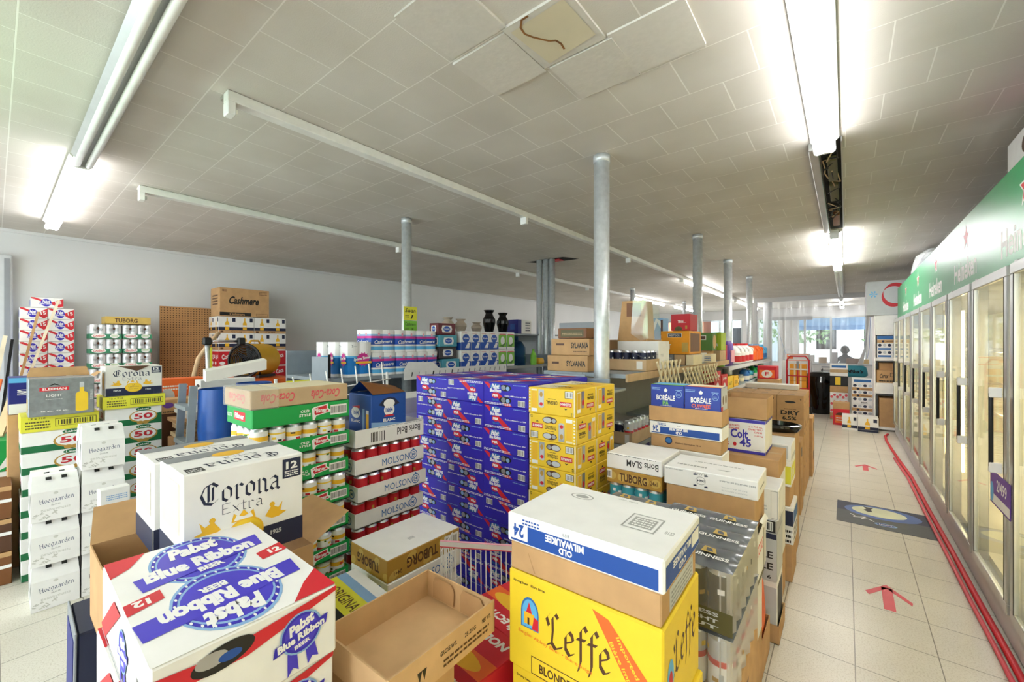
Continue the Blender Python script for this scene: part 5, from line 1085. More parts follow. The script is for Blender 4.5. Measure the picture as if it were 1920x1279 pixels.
# pegboard
def pegmat():
    m = mt('pegboard', 'b98a5a', .8, 0, .03); nt = m.node_tree; b = nt.nodes['Principled BSDF']; src = b.inputs['Base Color'].links[0].from_socket
    tc = nt.nodes.new('ShaderNodeTexCoord'); sp = nt.nodes.new('ShaderNodeSeparateXYZ'); nt.links.new(tc.outputs['Object'], sp.inputs[0]); ds = []
    for ax in ('Y', 'Z'):
        a = nt.nodes.new('ShaderNodeMath'); a.operation = 'FRACT'; mu = nt.nodes.new('ShaderNodeMath'); mu.operation = 'MULTIPLY'; mu.inputs[1].default_value = 1/.032
        nt.links.new(sp.outputs[ax], mu.inputs[0]); nt.links.new(mu.outputs[0], a.inputs[0]); s = nt.nodes.new('ShaderNodeMath'); s.operation = 'SUBTRACT'; s.inputs[1].default_value = .5; nt.links.new(a.outputs[0], s.inputs[0])
        q = nt.nodes.new('ShaderNodeMath'); q.operation = 'POWER'; q.inputs[1].default_value = 2; ab = nt.nodes.new('ShaderNodeMath'); ab.operation = 'ABSOLUTE'; nt.links.new(s.outputs[0], ab.inputs[0]); nt.links.new(ab.outputs[0], q.inputs[0]); ds.append(q)
    ad = nt.nodes.new('ShaderNodeMath'); ad.operation = 'ADD'; nt.links.new(ds[0].outputs[0], ad.inputs[0]); nt.links.new(ds[1].outputs[0], ad.inputs[1])
    lt = nt.nodes.new('ShaderNodeMath'); lt.operation = 'LESS_THAN'; lt.inputs[1].default_value = .045; nt.links.new(ad.outputs[0], lt.inputs[0])
    mx = nt.nodes.new('ShaderNodeMix'); mx.data_type = 'RGBA'; nt.links.new(lt.outputs[0], mx.inputs[0]); nt.links.new(src, mx.inputs[6]); mx.inputs[7].default_value = (.06, .03, .015, 1); nt.links.new(mx.outputs[2], b.inputs['Base Color'])
pegmat()
b = MB(); b.box(0, .012, 0, 1.1, 0, 1.96, 'pegboard'); tag(b.build('pegboard', None, (-7.09, 1.375, 0.001)), 'brown pegboard sheet leaning upright against the left wall', 'pegboard')
# stacked bottle cases, and a tissue carton on top
def P_cor12(p, f, n):
    for k in range(n):
        a = k/n; c = (k+.45)/n; s = 1/n
        p.r(f, a+.005*s, .16, a+.995*s, .98, 'white'); p.r(f, a, .16, a+s, .36, 'navy'); p.r(f, c-.10*s, .20, c+.13*s, .60, 'beer'); p.p(f, [(c-.10*s,.60),(c+.13*s,.60),(c+.05*s,.74),(c+.05*s,.92),(c-.02*s,.92),(c-.02*s,.74)], 'beer'); p.r(f, c-.09*s, .38, c+.12*s, .48, 'white'); p.r(f, c+.30*s, .68, c+.48*s, .92, 'navy')
def corcase():
    p = Pack(.40, .43, .228, 'white', .002)
    for f in 'RF': p.r(f, 0, 0, 1, .20, 'card'); P_cor12(p, f, 2); p.r(f, 0, 0, 1, .17, 'card'); p.t(f, 'Corona', .5, .09, .3, .1, 'dkbrown', 0, .02); p.r(f, .05, .03, .13, .14, 'dkbrown')
    return p.mesh('beer_case')
CM = corcase()
def redcase():
    p = Pack(.40, .43, .228, 'red2', .002)
    for f in 'RF':
        for k in range(3): p.t(f, 'Coca', .2+.3*k, .6, .24, .3, 'white', 15, .03, .3); p.e(f, .1+.3*k, .2, .08, .1, 'white')
        p.r(f, 0, .9, 1, 1, 'offwhite')
    return p.mesh('drink_case')
RM = redcase()
for c in range(2):
    for k in range(8):
        red = k < 6
        o = inst('drink_case' if red else 'beer_case', RM if red else CM, (-6.62, 1.905+.436*c, .001+.2292*k)); tag(o, ('red and white soft drink case, ' if red else 'white bottle case with yellow bottles, ')+'%s, %s column by the left wall' % (nth(k, 8), ('left', 'right')[c]), 'case', 'red drink cases' if red else 'white bottle cases by the wall')
p = Pack(.36, .62, .39, 'card', .004); p.t('R', 'Cashmere', .48, .57, .60, .28, 'black', 0, .035, .35); p.lines('R', .78, .82, .95, .96, 3, 'dkbrown'); p.r('R', .0, .02, .62, .14, 'black'); p.t('R', 'Cashmere', .34, .08, .3, .09, 'card', 0, .02); p.frame('R', .72, .04, .97, .12, .003, 'dkbrown'); p.lines('R', .05, .86, .15, .95, 2, 'dkbrown'); p.lines('F', .2, .4, .8, .8, 4, 'dkbrown')
tag(p.build('carton', None, (-6.60, 1.91, 1.838)), 'brown tissue carton with black script on top of the bottle cases', 'carton')
# bottle boxes behind the fan
def bottle_mesh(m, h=.23, r=.03, cap='gold', body='lab'):
    b = MB(); b.lathe([(.001, 0), (r, 0), (r, h*.55), (r*.42, h*.78), (r*.40, h*.96)], m, 12); b.lathe([(r*.45, h*.955), (r*.45, h), (.001, h)], cap, 12); b.lathe([(r*1.01, h*.2), (r*1.01, h*.45)], 'beer', 12); return b.mesh('bottle')
mt('clear_glass', 'd9c79a', .1, var=.1)
BTM = bottle_mesh('clear_glass')
for i in range(3):
    y = 2.62+.30*i
    t = empty('bottle_carrier', (-5.9, y, 1.06)); tag(t, 'cardboard bottle carrier beside the yellow fan, %s' % ('leftmost', 'middle', 'rightmost')[i], 'bottle carrier', 'bottle carriers beside the fan')
    p = Pack(.14, .24, .125, body=False); tray_body(p, .14, .24, .125, 'offwhite', 'card'); p.r('R', .05, .3, .3, .7, 'beer'); p.lines('R', .4, .2, .9, .8, 3, 'lgray'); p.build('carton', t)
    for a in range(2):
        for c in range(4): inst('bottle', BTM, (-.037-.065*a, .035+.057*c, .003), 0, t)
simple_box('carton', -5.85, 2.60, .001, .30, .95, 1.056, 'card', 'long brown carton beneath the bottle carriers', 'carton')
# yellow drum fan
t = empty('drum_fan', (-5.70, 1.93, 1.046), 36); tag(t, 'yellow portable drum fan with a black spiral grille', 'fan')
b = MB(); n = 28
def ring(b, r, y0, y1, m, c=(0, 0, .21)):
    vs = [(c[0]+r*math.cos(2*PI*k/n), y, c[2]+r*math.sin(2*PI*k/n)) for y in (y0, y1) for k in range(n)]; b.add(vs, [[k, (k+1) % n, n+(k+1) % n, n+k] for k in range(n)], m, True)
ring(b, .20, -.03, .36, 'fan_yellow' if 'fan_yellow' in MC else 'beer'); ring(b, .185, -.03, .36, 'beer'); b.build('drum', t)
b = MB(); b.tube([(.2*math.cos(a*PI/14), -.035, .21+.2*math.sin(a*PI/14)) for a in range(29)], .014, 'black', 6, False); b.build('rim', t)
for k in range(9):
    b = MB(); r = .02+.02*k; b.tube([(r*math.cos(a*PI/10), -.03+.006*k*0, .21+r*math.sin(a*PI/10)) for a in range(21)], .005, 'black', 5, False); b.build('grille_ring', t)
b = MB(); ring(b, .04, -.02, .1, 'black'); b.add([(.185*math.cos(2*PI*k/20), .3, .21+.185*math.sin(2*PI*k/20)) for k in range(20)], [list(range(20))], 'dark')
for k in range(7): a = k*2*PI/7; b.beam((0, .06, .21), (.17*math.cos(a), .08, .21+.17*math.sin(a)), .05, .01, 'gasket', (0, 1, 0))
b.build('rotor', t)
b = MB(); b.tube([(0, .05, .42), (0, .08, .45), (0, .22, .45), (0, .25, .42)], .012, 'beer', 6); b.build('handle', t)
b = MB(); b.box(-.16, -.12, 0, .32, 0, .03, 'black'); b.box(.12, .16, 0, .32, 0, .03, 'black'); b.tube([(-.14, .05, .02), (-.12, .05, .12)], .012, 'black'); b.tube([(.14, .05, .02), (.12, .05, .12)], .012, 'black'); b.build('foot', t)
simple_box('carton', -5.38, 1.60, .001, .78, .80, 1.036, 'orange', 'orange-red carton under the yellow fan', 'carton', None, lambda p: (p.r('R', .1, .7, .9, .8, 'white'),))
# metal frame with a crossbar (exercise or bicycle-type stand)
t = empty('tubular_frame', (-5.3, 1.35, 0)); tag(t, 'tubular metal stand with a chrome crossbar before the pegboard', 'stand')
a1 = atx(388, 640, -5.3); a2 = atx(452, 640, -5.3); lo = atx(396, 690, -5.3); q1 = atx(410, 624, -5.4); q2 = atx(372, 672, -5.35); q3 = atx(362, 710, -5.3)
L = lambda p: (p[0]+5.3, p[1]-1.35, p[2])
b = MB(); b.tube([L(a1), L(a2)], .014, 'chrome', 8); b.build('crossbar', t)
b = MB(); b.tube([L(a1), (L(lo)[0], L(lo)[1], .01)], .02, 'galv', 8); b.box(L(lo)[0]-.012, L(lo)[0]+.022, L(lo)[1]-.012, L(lo)[1]+.004, 1.2, 1.42, 'lime'); b.build('upright', t)
b = MB(); b.tube([L(q1), L(atx(392, 645, -5.35)), L(q2), L(q3), (L(q3)[0], L(q3)[1], .02)], .022, 'tan', 8); b.build('curved_arm', t)
for c_ in (a1, a2): b = MB(); b.box(L(c_)[0]-.035, L(c_)[0]+.035, L(c_)[1]-.035, L(c_)[1]+.035, L(c_)[2]-.04, L(c_)[2]+.04, 'black', .01); b.build('clamp', t)
# clutter in the middle left
simple_box('beer_case', -5.0, .93, .70, .3, .36, .22, 'red2', 'red and cream display box behind the open blackletter box', 'box', None, lambda p: (p.r('R', .1, .7, .8, .8, 'white'), p.e('R', .5, .3, .25, .2, 'cream'), p.p('R', [(.6,.1),(1,.6),(1,.0)], 'dkbrown')))
o = fb('carton', 276, 332, 741, 770, 1.05, .18, 'card', 'brown tray with dark print beside the tall white bottle box', 'carton', lambda p: (p.lines('F', .1, .2, .4, .6, 2, 'dkbrown'), p.lines('R', .5, .4, .9, .5, 1, 'dkbrown'))) if False else None
simple_box('beer_case', -4.72, .90, .925, .22, .36, .22, 'orange', 'orange-red carton lid with white print behind the brown tray', 'carton', None, lambda p: (p.lines('R', .1, .55, .6, .8, 2, 'white'), p.e('R', .2, .3, .14, .3, 'lgray'), p.p('R', [(.5,0),(.7,.5),(1,.7),(1,0)], 'dkbrown')))
simple_box('carton', -4.5, .86, .865, .2, .36, .12, 'card', 'brown carton with violet and black print beside the white bottle box', 'carton', None, lambda p: (p.e('R', .2, .6, .1, .2, 'purple'), p.lines('R', .1, .1, .35, .25, 1, 'black'), p.lines('R', .5, .5, .9, .6, 1, 'dkbrown')))
simple_box('carton', -4.5, .86, .001, .2, .36, .862, 'dkbrown', 'dark brown stacked goods under the brown printed carton', 'carton')
simple_box('carton', -4.72, .90, .001, .28, .36, .696, 'card2', 'brown carton behind, under the orange-red lid', 'carton')
p = Pack(.16, .42, .245, 'white', .003); p.e('F', .55, .80, .28, .05, 'black'); p.e('F', .5, .45, .2, .16, 'beer'); p.t('F', 'SAPPORO', .5, .16, .8, .09, 'gray'); p.t('R', 'S', .35, .25, .12, .3, 'black', 0, .03); p.r('R', 0, 0, 1, .06, 'gray'); p.e('R', .78, .62, .04, .1, 'beer'); p.r('T', .4, .1, .5, .5, 'black')
tag(p.build('beer_box', None, (-4.27, 1.10, .905)), 'long white bottle box with a gold emblem and black hand hole', 'beer box')
for k in range(7):
    b = MB(); b.box(-.42+.01*(k % 3), 0, 0, .36-.01*(k % 2), 0, .030, ('wood', 'card2', 'tan')[k % 3] if k < 5 else 'offwhite', .002); o = b.build('floor_board', None, (-4.12+.012*((k*5) % 3), .93+.02*((k*3) % 4), .685+.0315*k), (k*7) % 5-2); tag(o, 'flat board in the pile under the long white bottle box, %s' % nth(k, 7), 'board', 'flat boards in a pile')
simple_box('carton', -4.05, .92, .001, .42, .55, .68, 'card2', 'large brown carton under the pile of flat boards', 'carton')
# blue bins and grey step ladder
for i, (x, y, z, h) in enumerate(((-3.55, 1.02, .72, .42), (-3.62, 1.28, .72, .44))):
    b = MB(); b.lathe([(.001, 0), (.115, 0), (.125, h*.3), (.125, h*.31), (.12, h), (.112, h), (.11, .02), (.001, .02)], 'bin_blue' if 'bin_blue' in MC else mt('bin_blue', '1f4f9c', .3), 22); o = b.build('plastic_bin', None, (x, y, z)); tag(o, 'blue round plastic bin, the %s one left of the green stack' % ('nearer', 'farther')[i], 'bin')
simple_box('carton', -3.42, .90, .001, .38, .56, .715, 'dblue', 'dark blue box under the two blue plastic bins', 'carton')
t = empty('step_ladder', (-3.62, .83, 0)); tag(t, 'folded grey step ladder in front of the blue plastic bins', 'ladder')
for s in (0, .26): b = MB(); b.beam((.0-.26+s, .0, .0), (-.18+s, .04, 1.17), .02, .045, 'shelf_metal', (0, 1, 0)); b.build('rail', t)
for k in range(4): b = MB(); b.box(-.24+.02*k, .02+.02*k, -.01, .05, .25+.25*k, .28+.25*k, 'shelf_metal', .003); b.build('step', t)
# pepsi-blue nested crates bottom left
for i in range(4):
    p = Pack(.20, .085, .36, 'navy', .006); p.box(-.205, .004, -.006, .0, .0, .37, 'gray', .002); p.box(-.18, -.02, -.008, -.006, .03, .33, 'dblue')
    o = p.build('nested_crate', None, (-2.0, .17+.099*i, .16), 0); o.rotation_euler[1] = math.radians(8); tag(o, 'nested dark blue and grey plastic crate at the bottom left, %s from the left' % ORD[i+1], 'crate', 'nested crates at the bottom left')
simple_box('drink_case', -1.98, .15, .001, .26, .44, .125, 'blue', 'blue soft drink case with round red and white logo at bottom left', 'drink case', None, lambda p: (p.e('F', .7, .5, .12, .4, 'white'), p.e('F', .7, .6, .11, .25, 'red'), p.e('R', .3, .5, .1, .36, 'red')))
simple_box('drink_case', -1.66, .21, .001, .16, .20, .55, 'white', 'white and blue box standing at bottom left beside the brown carton', 'box', None, lambda p: (p.r('R', 0, .75, 1, 1, 'blue'), p.r('F', 0, .75, 1, 1, 'blue')))
# wire shelf with a white panel and yellow tag
t = empty('wire_rack', (-2.80, 1.2, 1.14)); tag(t, 'white wire rack with a long white header panel behind the green stack', 'rack')
a = atx(398, 690, -2.8); c = atx(500, 683, -2.8)
b = MB(); b.add([(0, a[1]-1.23, .11), (0, c[1]-1.2, .165), (0, c[1]-1.2, .225), (0, a[1]-1.23, .17), (-.05, a[1]-1.23, .12), (-.05, c[1]-1.2, .175), (-.05, c[1]-1.2, .235), (-.05, a[1]-1.23, .18)], [[0,1,2,3],[7,6,5,4],[0,3,7,4],[1,5,6,2],[3,2,6,7],[0,4,5,1]], 'offwhite'); b.build('header_panel', t)
b = MB()
for i in range(8): y = -.1+.11*i; b.tube([(.01, y, .10+.012*i), (.01, y+.02, .0), (.0, y+.04, -.05)], .005, 'white', 5)
b.tube([(.01, -.1, -.02), (.01, .75, .05)], .005, 'white', 5); b.tube([(0, -.06, -.05), (0, .75, -.04)], .005, 'white', 5); b.build('wire_grid', t)
for yy in (-.08, .74): b = MB(); b.tube([(-.02, yy, .1), (-.02, yy, -1.139)], .01, 'white', 6); b.build('rack_leg', t)
p = Pack(.004, .15, .075, 'lime', .001); p.t('R', 'Marlboro', .5, .6, .6, .2, 'dkbrown'); p.t('R', 'Medium', .5, .3, .5, .2, 'dkbrown'); tag(p.build('price_card', None, (-2.79, 1.17, 1.15)), 'yellow price card hanging on the white wire rack', 'price card')
# ------------------------------------------------------------------ left gondola (x about -3.4) with paper goods
t = empty('gondola_shelf', (-3.45, 1.62, 0)); tag(t, 'grey metal shelf unit holding the paper towels and tissue boxes', 'shelf')
GZ = 1.19
b = MB(); b.box(-.40, .35, 0, 3.5, GZ-.03, GZ, 'shelf_metal', .002); b.build('top_shelf', t)
b = MB(); b.box(.10, .36, -.02, .0, .0, 1.36, 'shelf_metal'); b.box(.361, .365, -.02, .0, .1, 1.38, 'dark'); b.build('end_panel', t)
b = MB(); b.box(-.42, -.40, 0, 3.5, .0, 1.40, 'shelf_metal'); b.build('back_panel', t)
for z in (.75, .4): b = MB(); b.box(-.40, .33, .02, 3.5, z-.03, z, 'shelf_metal', .002); b.build('lower_shelf', t)
b = MB(); b.box(.352, .358, 1.8, 3.5, GZ-.03, GZ+.0, 'aluminium'); b.build('price_channel', t)
b = MB(); b.box(-.38, .3, 3.2, 3.22, GZ, GZ+.12, 'shelf_metal'); b.build('divider', t)
def paper_pack(name, w, d, h, nx, ny, bands, txt, tm, label, loc, group=None, cat='paper pack', th=.2, ty=.42, extra=None):
    p = Pack(w, d, h, body=False); P0 = []
    dx = w/nx; dy = d/ny
    for i in range(nx*6+1): a = PI*(i % 6)/6; P0.append((-w+dx*i/6, -.012*math.sin(a) if i % 6 else 0))
    for j in range(1, ny*6+1): a = PI*(j % 6)/6; P0.append((.012*math.sin(a) if j % 6 else 0, dy*j/6))
    P0 += [(-w, d)]
    n = len(P0); z0 = 0
    for f, m in bands:
        z1 = h*f; p.add([(x, y, z0) for x, y in P0]+[(x, y, z1) for x, y in P0], [[i, (i+1) % n, n+(i+1) % n, n+i] for i in range(n)], m, False); z0 = z1
    p.add([(x, y, h) for x, y in P0], [list(range(n))], 'white'); p.add([(x, y, 0) for x, y in P0], [list(range(n))[::-1]], 'white')
    p.n = 930
    for f, nn in (('R', ny), ('F', nx)):
        if txt:
            for k in range(max(1, nn//2)): p.t(f, txt, (k+.5)/max(1, nn//2), ty, .8/max(1, nn//2), th, tm, 3, .02, .3)
        if extra: extra(p, f)
    o = p.build(name, None, loc); tag(o, label, cat, group); return o
cash = [(.10, 'white'), (.26, 'sky'), (.34, 'white'), (.62, 'cash_blue'), (.72, 'magenta'), (.80, 'lblue'), (1, 'white')]
mt('cash_blue', '1c4fb0', .35); mt('cyan_b', '1279c8', .35)
def xc(p, f): p.e(f, .3, .80, .05, .07, 'pink'); p.e(f, .75, .80, .05, .07, 'pink')
for r in range(2):
    for i in range(3):
        y = 2.01+.242*i+(.0 if r else 0)
        paper_pack('toilet_paper_pack', .22, .226, .195, 2, 2, cash, 'Cashmere', 'white', 'white, magenta and blue toilet tissue pack, %s row, %s from the paper towels' % (('lower', 'upper')[r], ORD[i+1]), (-3.13 if r == 0 else -3.15, y, GZ+.002+.197*r), 'toilet tissue packs on the shelf', 'tissue pack', .17, .47, xc)
for i in range(3):
    def xs(p, f, i=i):
        p.e(f, .62, .50, .26, .18, 'magenta', 14)
        for q in range(14): a = 2*PI*q/14; p.p(f, [(.62+.24*math.cos(a-.12), .50+.165*math.sin(a-.12)), (.62+.24*math.cos(a+.12), .50+.165*math.sin(a+.12)), (.62+.33*math.cos(a), .50+.225*math.sin(a))], 'magenta')
        p.r(f, .3, .38, 1.0, .44, 'beer'); p.t(f, 'Sponge Towels', .58, .52, .74, .11, 'white', 8, .05, .3); p.t(f, '2', .16, .88, .06, .06, 'navy'); p.lines(f, .22, .87, .36, .9, 1, 'lgray')
    paper_pack('paper_towel_pack', .115, .208, .285, 1, 2, [(.08, 'white'), (.55, 'cyan_b'), (.60, 'sky'), (1, 'white')], None, None, 'tall white and blue paper towel pack, %s' % ('nearest', 'middle', 'behind the others')[i], (-3.12-.14*i, 1.78-.03*i, GZ+.002), 'paper towel packs at the shelf end', 'paper towels', extra=xs) if True else None
mt('cyan_b', '1279c8', .35)
# tissue boxes and facial tissue packs
def tissue(name, w, d, h, base, label, loc, group, badge=True):
    p = Pack(w, d, h, base, .004)
    for f in 'RF': 
        if badge: p.p(f, [(.25,.2),(.2,.5),(.25,.8),(.75,.8),(.8,.5),(.75,.2)], 'white'); p.e(f, .5, .5, .2, .24, 'cash_blue', 12); p.t(f, 'Royale', .5, .5, .3, .15, 'white', 0, .02, .2)
        else: p.r(f, 0, .5, 1, 1, 'white'); p.e(f, .5, .55, .3, .22, 'cash_blue', 12); p.t(f, 'Royale', .5, .55, .44, .13, 'white', 0, .02, .2); p.e(f, .6, .2, .2, .1, 'white')
    tag(p.build(name, None, loc), label, 'tissue box', group)
mt('maroon', '6b2430', .5); mt('charcoal', '453f42', .5); mt('tealbox', '4f9fb4', .5); mt('floral', '6a6a48', .5, 0, .6, 30)
for i, (y, zz, c, nm) in enumerate(((2.785, .0, 'tealbox', 'teal'), (2.76, .12, 'charcoal', 'charcoal'), (2.75, .24, 'tealbox', 'teal upper'), (2.745, .36, 'maroon', 'maroon'))):
    tissue('tissue_box', .13, .235, .115, c, 'flat %s facial tissue box in the pile right of the tissue packs' % nm, (-3.12-.02*(i % 2), y, GZ+.002+zz), None); tissue('tissue_box', .13, .11, .115, 'cream' if i % 2 == 0 else 'floral', '%s facial tissue box end beside the %s box' % (('cream', 'floral')[i % 2], nm), (-3.30, y-.12 if i != 0 else y-.10, GZ+.002+zz), None, False) if False else None
for r in range(2):
    for i in range(6):
        y = 3.04+.15*i; g = i >= 4
        p = Pack(.22, .148, .20, 'white', .006)
        if g: p.r('R', 0, .15, .95, .85, 'lgreen'); p.e('R', .5, .5, .25, .25, 'white'); p.r('R', .1, .85, .9, .9, 'softred'); p.p('R', [(.1,.2),(.9,.4),(.6,.15)], 'fol')
        else: p.r('R', 0, 0, 1, .42, 'cash_blue'); p.e('R', .5, .62, .34, .22, 'cash_blue'); p.t('R', 'Royale', .5, .62, .5, .13, 'white', 0, .02, .2); p.p('R', [(.4,.1),(.7,.4),(.9,.35),(.8,.1)], 'white'); p.lines('R', .1, .88, .6, .94, 1, 'softred')
        p.r('F', 0, 0, 1, .4, 'cash_blue')
        tag(p.build('tissue_pack', None, (-3.12, y, GZ+.002+.202*r)), '%s tissue pack, %s row, %s from the flat tissue boxes' % (('white and blue', 'white and green')[g], ('lower', 'upper')[r], ORD[i+1]), 'tissue pack', 'facial tissue packs on the shelf')
simple_box('tissue_box', -3.36, 2.75, GZ+.002, .12, .5, .38, 'cream', 'tall cream and floral tissue carton behind the flat tissue boxes', 'tissue box', None, lambda p: (p.r('F', 0, .5, 1, 1, 'floral'), p.r('R', 0, .5, .4, 1, 'floral'), p.e('F', .5, .3, .2, .1, 'pink')))
# vases and jars on the goods
def vase(name, m, h, r, loc, label, group=None):
    b = MB(); b.lathe([(.001, 0), (r*.6, 0), (r*.72, h*.1), (r, h*.45), (r*.97, h*.6), (r*.62, h*.78), (r*.55, h*.86), (r*.82, h*.98), (r*.84, h), (r*.7, h*.99), (r*.45, h*.86), (.001, h*.7)], m, 20); tag(b.build(name, None, loc), label, 'vase', group)
t = empty('wall_shelf', (-3.75, 3.4, 0)); tag(t, 'narrow upper ledge behind the tissue packs carrying vases', 'shelf')
b = MB(); b.box(-.15, .17, -.6, 2.4, 1.58, 1.60, 'shelf_metal'); b.build('ledge', t); b = MB(); b.box(-.15, -.12, -.6, 2.4, 0, 1.58, 'shelf_metal'); b.build('ledge_back', t)
mt('stone', 'b9aa98', .4, 0, .1, 20)
vase('vase', 'gloss_black', .30, .085, (-3.68, 4.10, 1.601), 'shiny black vase, left of the pair behind the tissue packs'); vase('vase', 'gloss_black', .28, .085, (-3.68, 4.38, 1.601), 'shiny black vase, right of the pair behind the tissue packs')
vase('jar', 'stone', .17, .075, (-3.68, 3.37, 1.601), 'beige stoneware jar, left of the pair above the tissue packs'); vase('jar', 'stone', .16, .075, (-3.68, 3.58, 1.601), 'beige stoneware jar, right of the pair above the tissue packs'); vase('jar', 'stone', .13, .07, (-3.68, 3.86, 1.601), 'small beige jar left of the shiny black vases')
simple_box('appliance_box', -3.60, 4.62, 1.601, .2, .32, .2, 'dblue', 'dark blue and white boxed appliance right of the black vases', 'box', None, lambda p: (p.r('R', .25, 0, 1, 1, 'white'), p.lines('R', .55, .2, .9, .9, 4, 'navy'), p.r('F', .3, .3, .7, .7, 'blue')))
b = MB(); b.lathe([(.001, 0), (.12, 0), (.125, .02), (.125, .10), (.118, .12), (.125, .14), (.125, .22), (.08, .29), (.03, .32), (.03, .36), (.001, .36)], 'jug', 20); tag(b.build('water_jug', None, (-3.26, 4.14, GZ+.002)), 'translucent blue water jug at the far end of the tissue packs', 'jug')
b = MB(); b.lathe([(.001, 0), (.04, 0), (.04, .12), (.015, .17), (.015, .2), (.001, .2)], 'lgreen', 12); tag(b.build('bottle', None, (-3.16, 4.40, GZ+.002)) if False else b.build('bottle', None, (-3.13, 4.34, GZ+.002)), 'small green bottle beside the blue water jug', 'bottle')
b = bagm(.16, .16, .08, 'beer', 8); tag(b.build('yellow_bag', None, (-3.2, 4.52, GZ+.002)), 'small yellow bag beyond the blue water jug', 'bag')
# white rail with ragged cut marks on the shelf edge
b = MB(); y0, y1 = 2.30, 3.74; N_ = 24; rnd = random.Random(9)
b.box(-3.0905, -3.086, y0, y1, 1.135, 1.225, 'white')
b.add([(-3.089, y0, 1.225), (-3.089, y0+.42, 1.225), (-3.089, y0+.34, 1.285), (-3.089, y0+.05, 1.30)], [[0,1,2,3]], 'white')
for k in range(17):
    y = y0+.08+.082*k; q = rnd.uniform(.01, .03); b.add([(-3.0855, y, 1.16), (-3.0855, y+q*.5, 1.16+rnd.uniform(0, .01)), (-3.0855, y+q, 1.20), (-3.0855, y+q*.4, 1.205)], [[0,1,2,3]], 'gray' if k % 3 else 'black')
tag(b.build('price_rail'), 'long white plastic price rail with dark ragged marks on the shelf edge', 'price rail')
# cards on the column
for nm, z, m, s1, s2, h in (('yellow', 1.695, 'lime', 'Swan', '1', .135), ('green', 1.575, 'lgreen', 'Cashmere', '2.99', .115)):
    p = Pack(.004, .16, h, m, .0005); p.t('R', s1, .5, .72, .8, .30, 'black', 0, .01, .2); p.t('R', s2, .62, .26, .22, .30, 'black', 0, .01, .2); p.lines('R', .1, .2, .4, .42, 2, 'olive'); tag(p.build('price_card', None, (-3.385, 2.52, z), 0), 'bright %s handwritten price card on the left steel column' % nm, 'price card')
# bottles near the rack
for i, (y, m, c_) in enumerate(((1.55, 'fol', 'green'), (1.80, 'dark', 'black'))):
    b = MB(); b.lathe([(.001, 0), (.055, 0), (.055, .2), (.02, .29), (.018, .32)], m, 16); b.lathe([(.022, .32), (.022, .345), (.001, .345)], 'green' if i == 0 else 'gray', 12); tag(b.build('soda_bottle', None, (-3.0, y-.25, .86)), '%s soft drink bottle behind the tan carton' % c_, 'bottle')
simple_box('carton', -2.9, 1.2, .001, .22, .38, .857, 'card', 'brown carton under the green and black soft drink bottles', 'carton')
simple_box('beer_pack', -2.40, 1.78, .001, .30, .45, 1.08, 'white', 'white, pink and green goods behind the blue wheat beer box', 'box', None, lambda p: (p.r('R', 0, .9, 1, 1, 'offwhite'), p.e('R', .5, .8, .2, .05, 'magenta'), p.r('R', .6, .6, .9, .95, 'teal'))) 

# ------------------------------------------------------------------ middle gondola (x from -1.75 to -1.12)
t = empty('gondola_shelf', (-1.45, 2.45, 0)); tag(t, 'long grey gondola shelf behind the blue and yellow stacks, running to the front', 'shelf')
def gb(nm, *a): b = MB(); b.box(*a); return b.build(nm, t)
gb('top_shelf', -.33, -.0, .15, 3.2, 1.235, 1.262, 'shelf_metal'); gb('top_shelf', .0, .32, .155, 3.2, 1.235, 1.262, 'shelf_metal')
b = MB(); b.box(.32, .335, .15, 3.2, 1.21, 1.262, 'tan'); b.build('price_channel', t)
b = MB(); b.box(-.33, .30, 3.3, 6.95, 1.145, 1.17, 'shelf_metal'); b.build('top_shelf', t); b = MB(); b.box(.30, .315, 3.3, 6.95, 1.12, 1.17, 'lgray'); b.build('price_channel', t)
for z in (.88, .42): b = MB(); b.box(-.0, .30, .9, 6.95, z-.025, z, 'shelf_metal'); b.build('lower_shelf', t); b = MB(); b.box(.30, .312, .9, 6.95, z-.04, z+.004, 'lgray'); b.build('price_channel', t)
b = MB(); b.box(.0, .32, .16, .85, .74, .765, 'shelf_metal'); b.build('lower_shelf', t); b = MB(); b.box(.0, .34, .12, .85, .48, .505, 'shelf_metal'); b.build('lower_shelf', t)
b = MB(); b.box(-.02, .0, .16, 6.95, 0, 1.235, 'gray'); b.build('back_panel', t)
b = MB(); b.box(-.33, .30, .16, 6.95, 0, .1, 'dark'); b.build('plinth', t)
# end shelf with its pointed grey brackets
b = MB()
b.box(-.42, .335, -.10, .12, 1.16, 1.175, 'shelf_metal')
def prism(b, pts, y0, y1, m):
    n = len(pts); b.add([(x, y0, z) for x, z in pts]+[(x, y1, z) for x, z in pts], [list(range(n)), list(range(n, 2*n))[::-1]]+[[(i+1) % n, i, n+i, n+(i+1) % n] for i in range(n)], m)
b.build('end_shelf', t)
b = MB(); prism(b, [(-.42, 1.25), (.335, 1.25), (.335, 1.20), (.10, 1.13), (-.12, 1.13), (-.42, 1.20)], -.118, -.105, 'shelf_metal'); b.build('end_bracket', t)
b = MB(); b.box(-.10, .16, -.104, -.09, 1.0, 1.27, 'shelf_metal', .004); b.build('column_shroud', t)
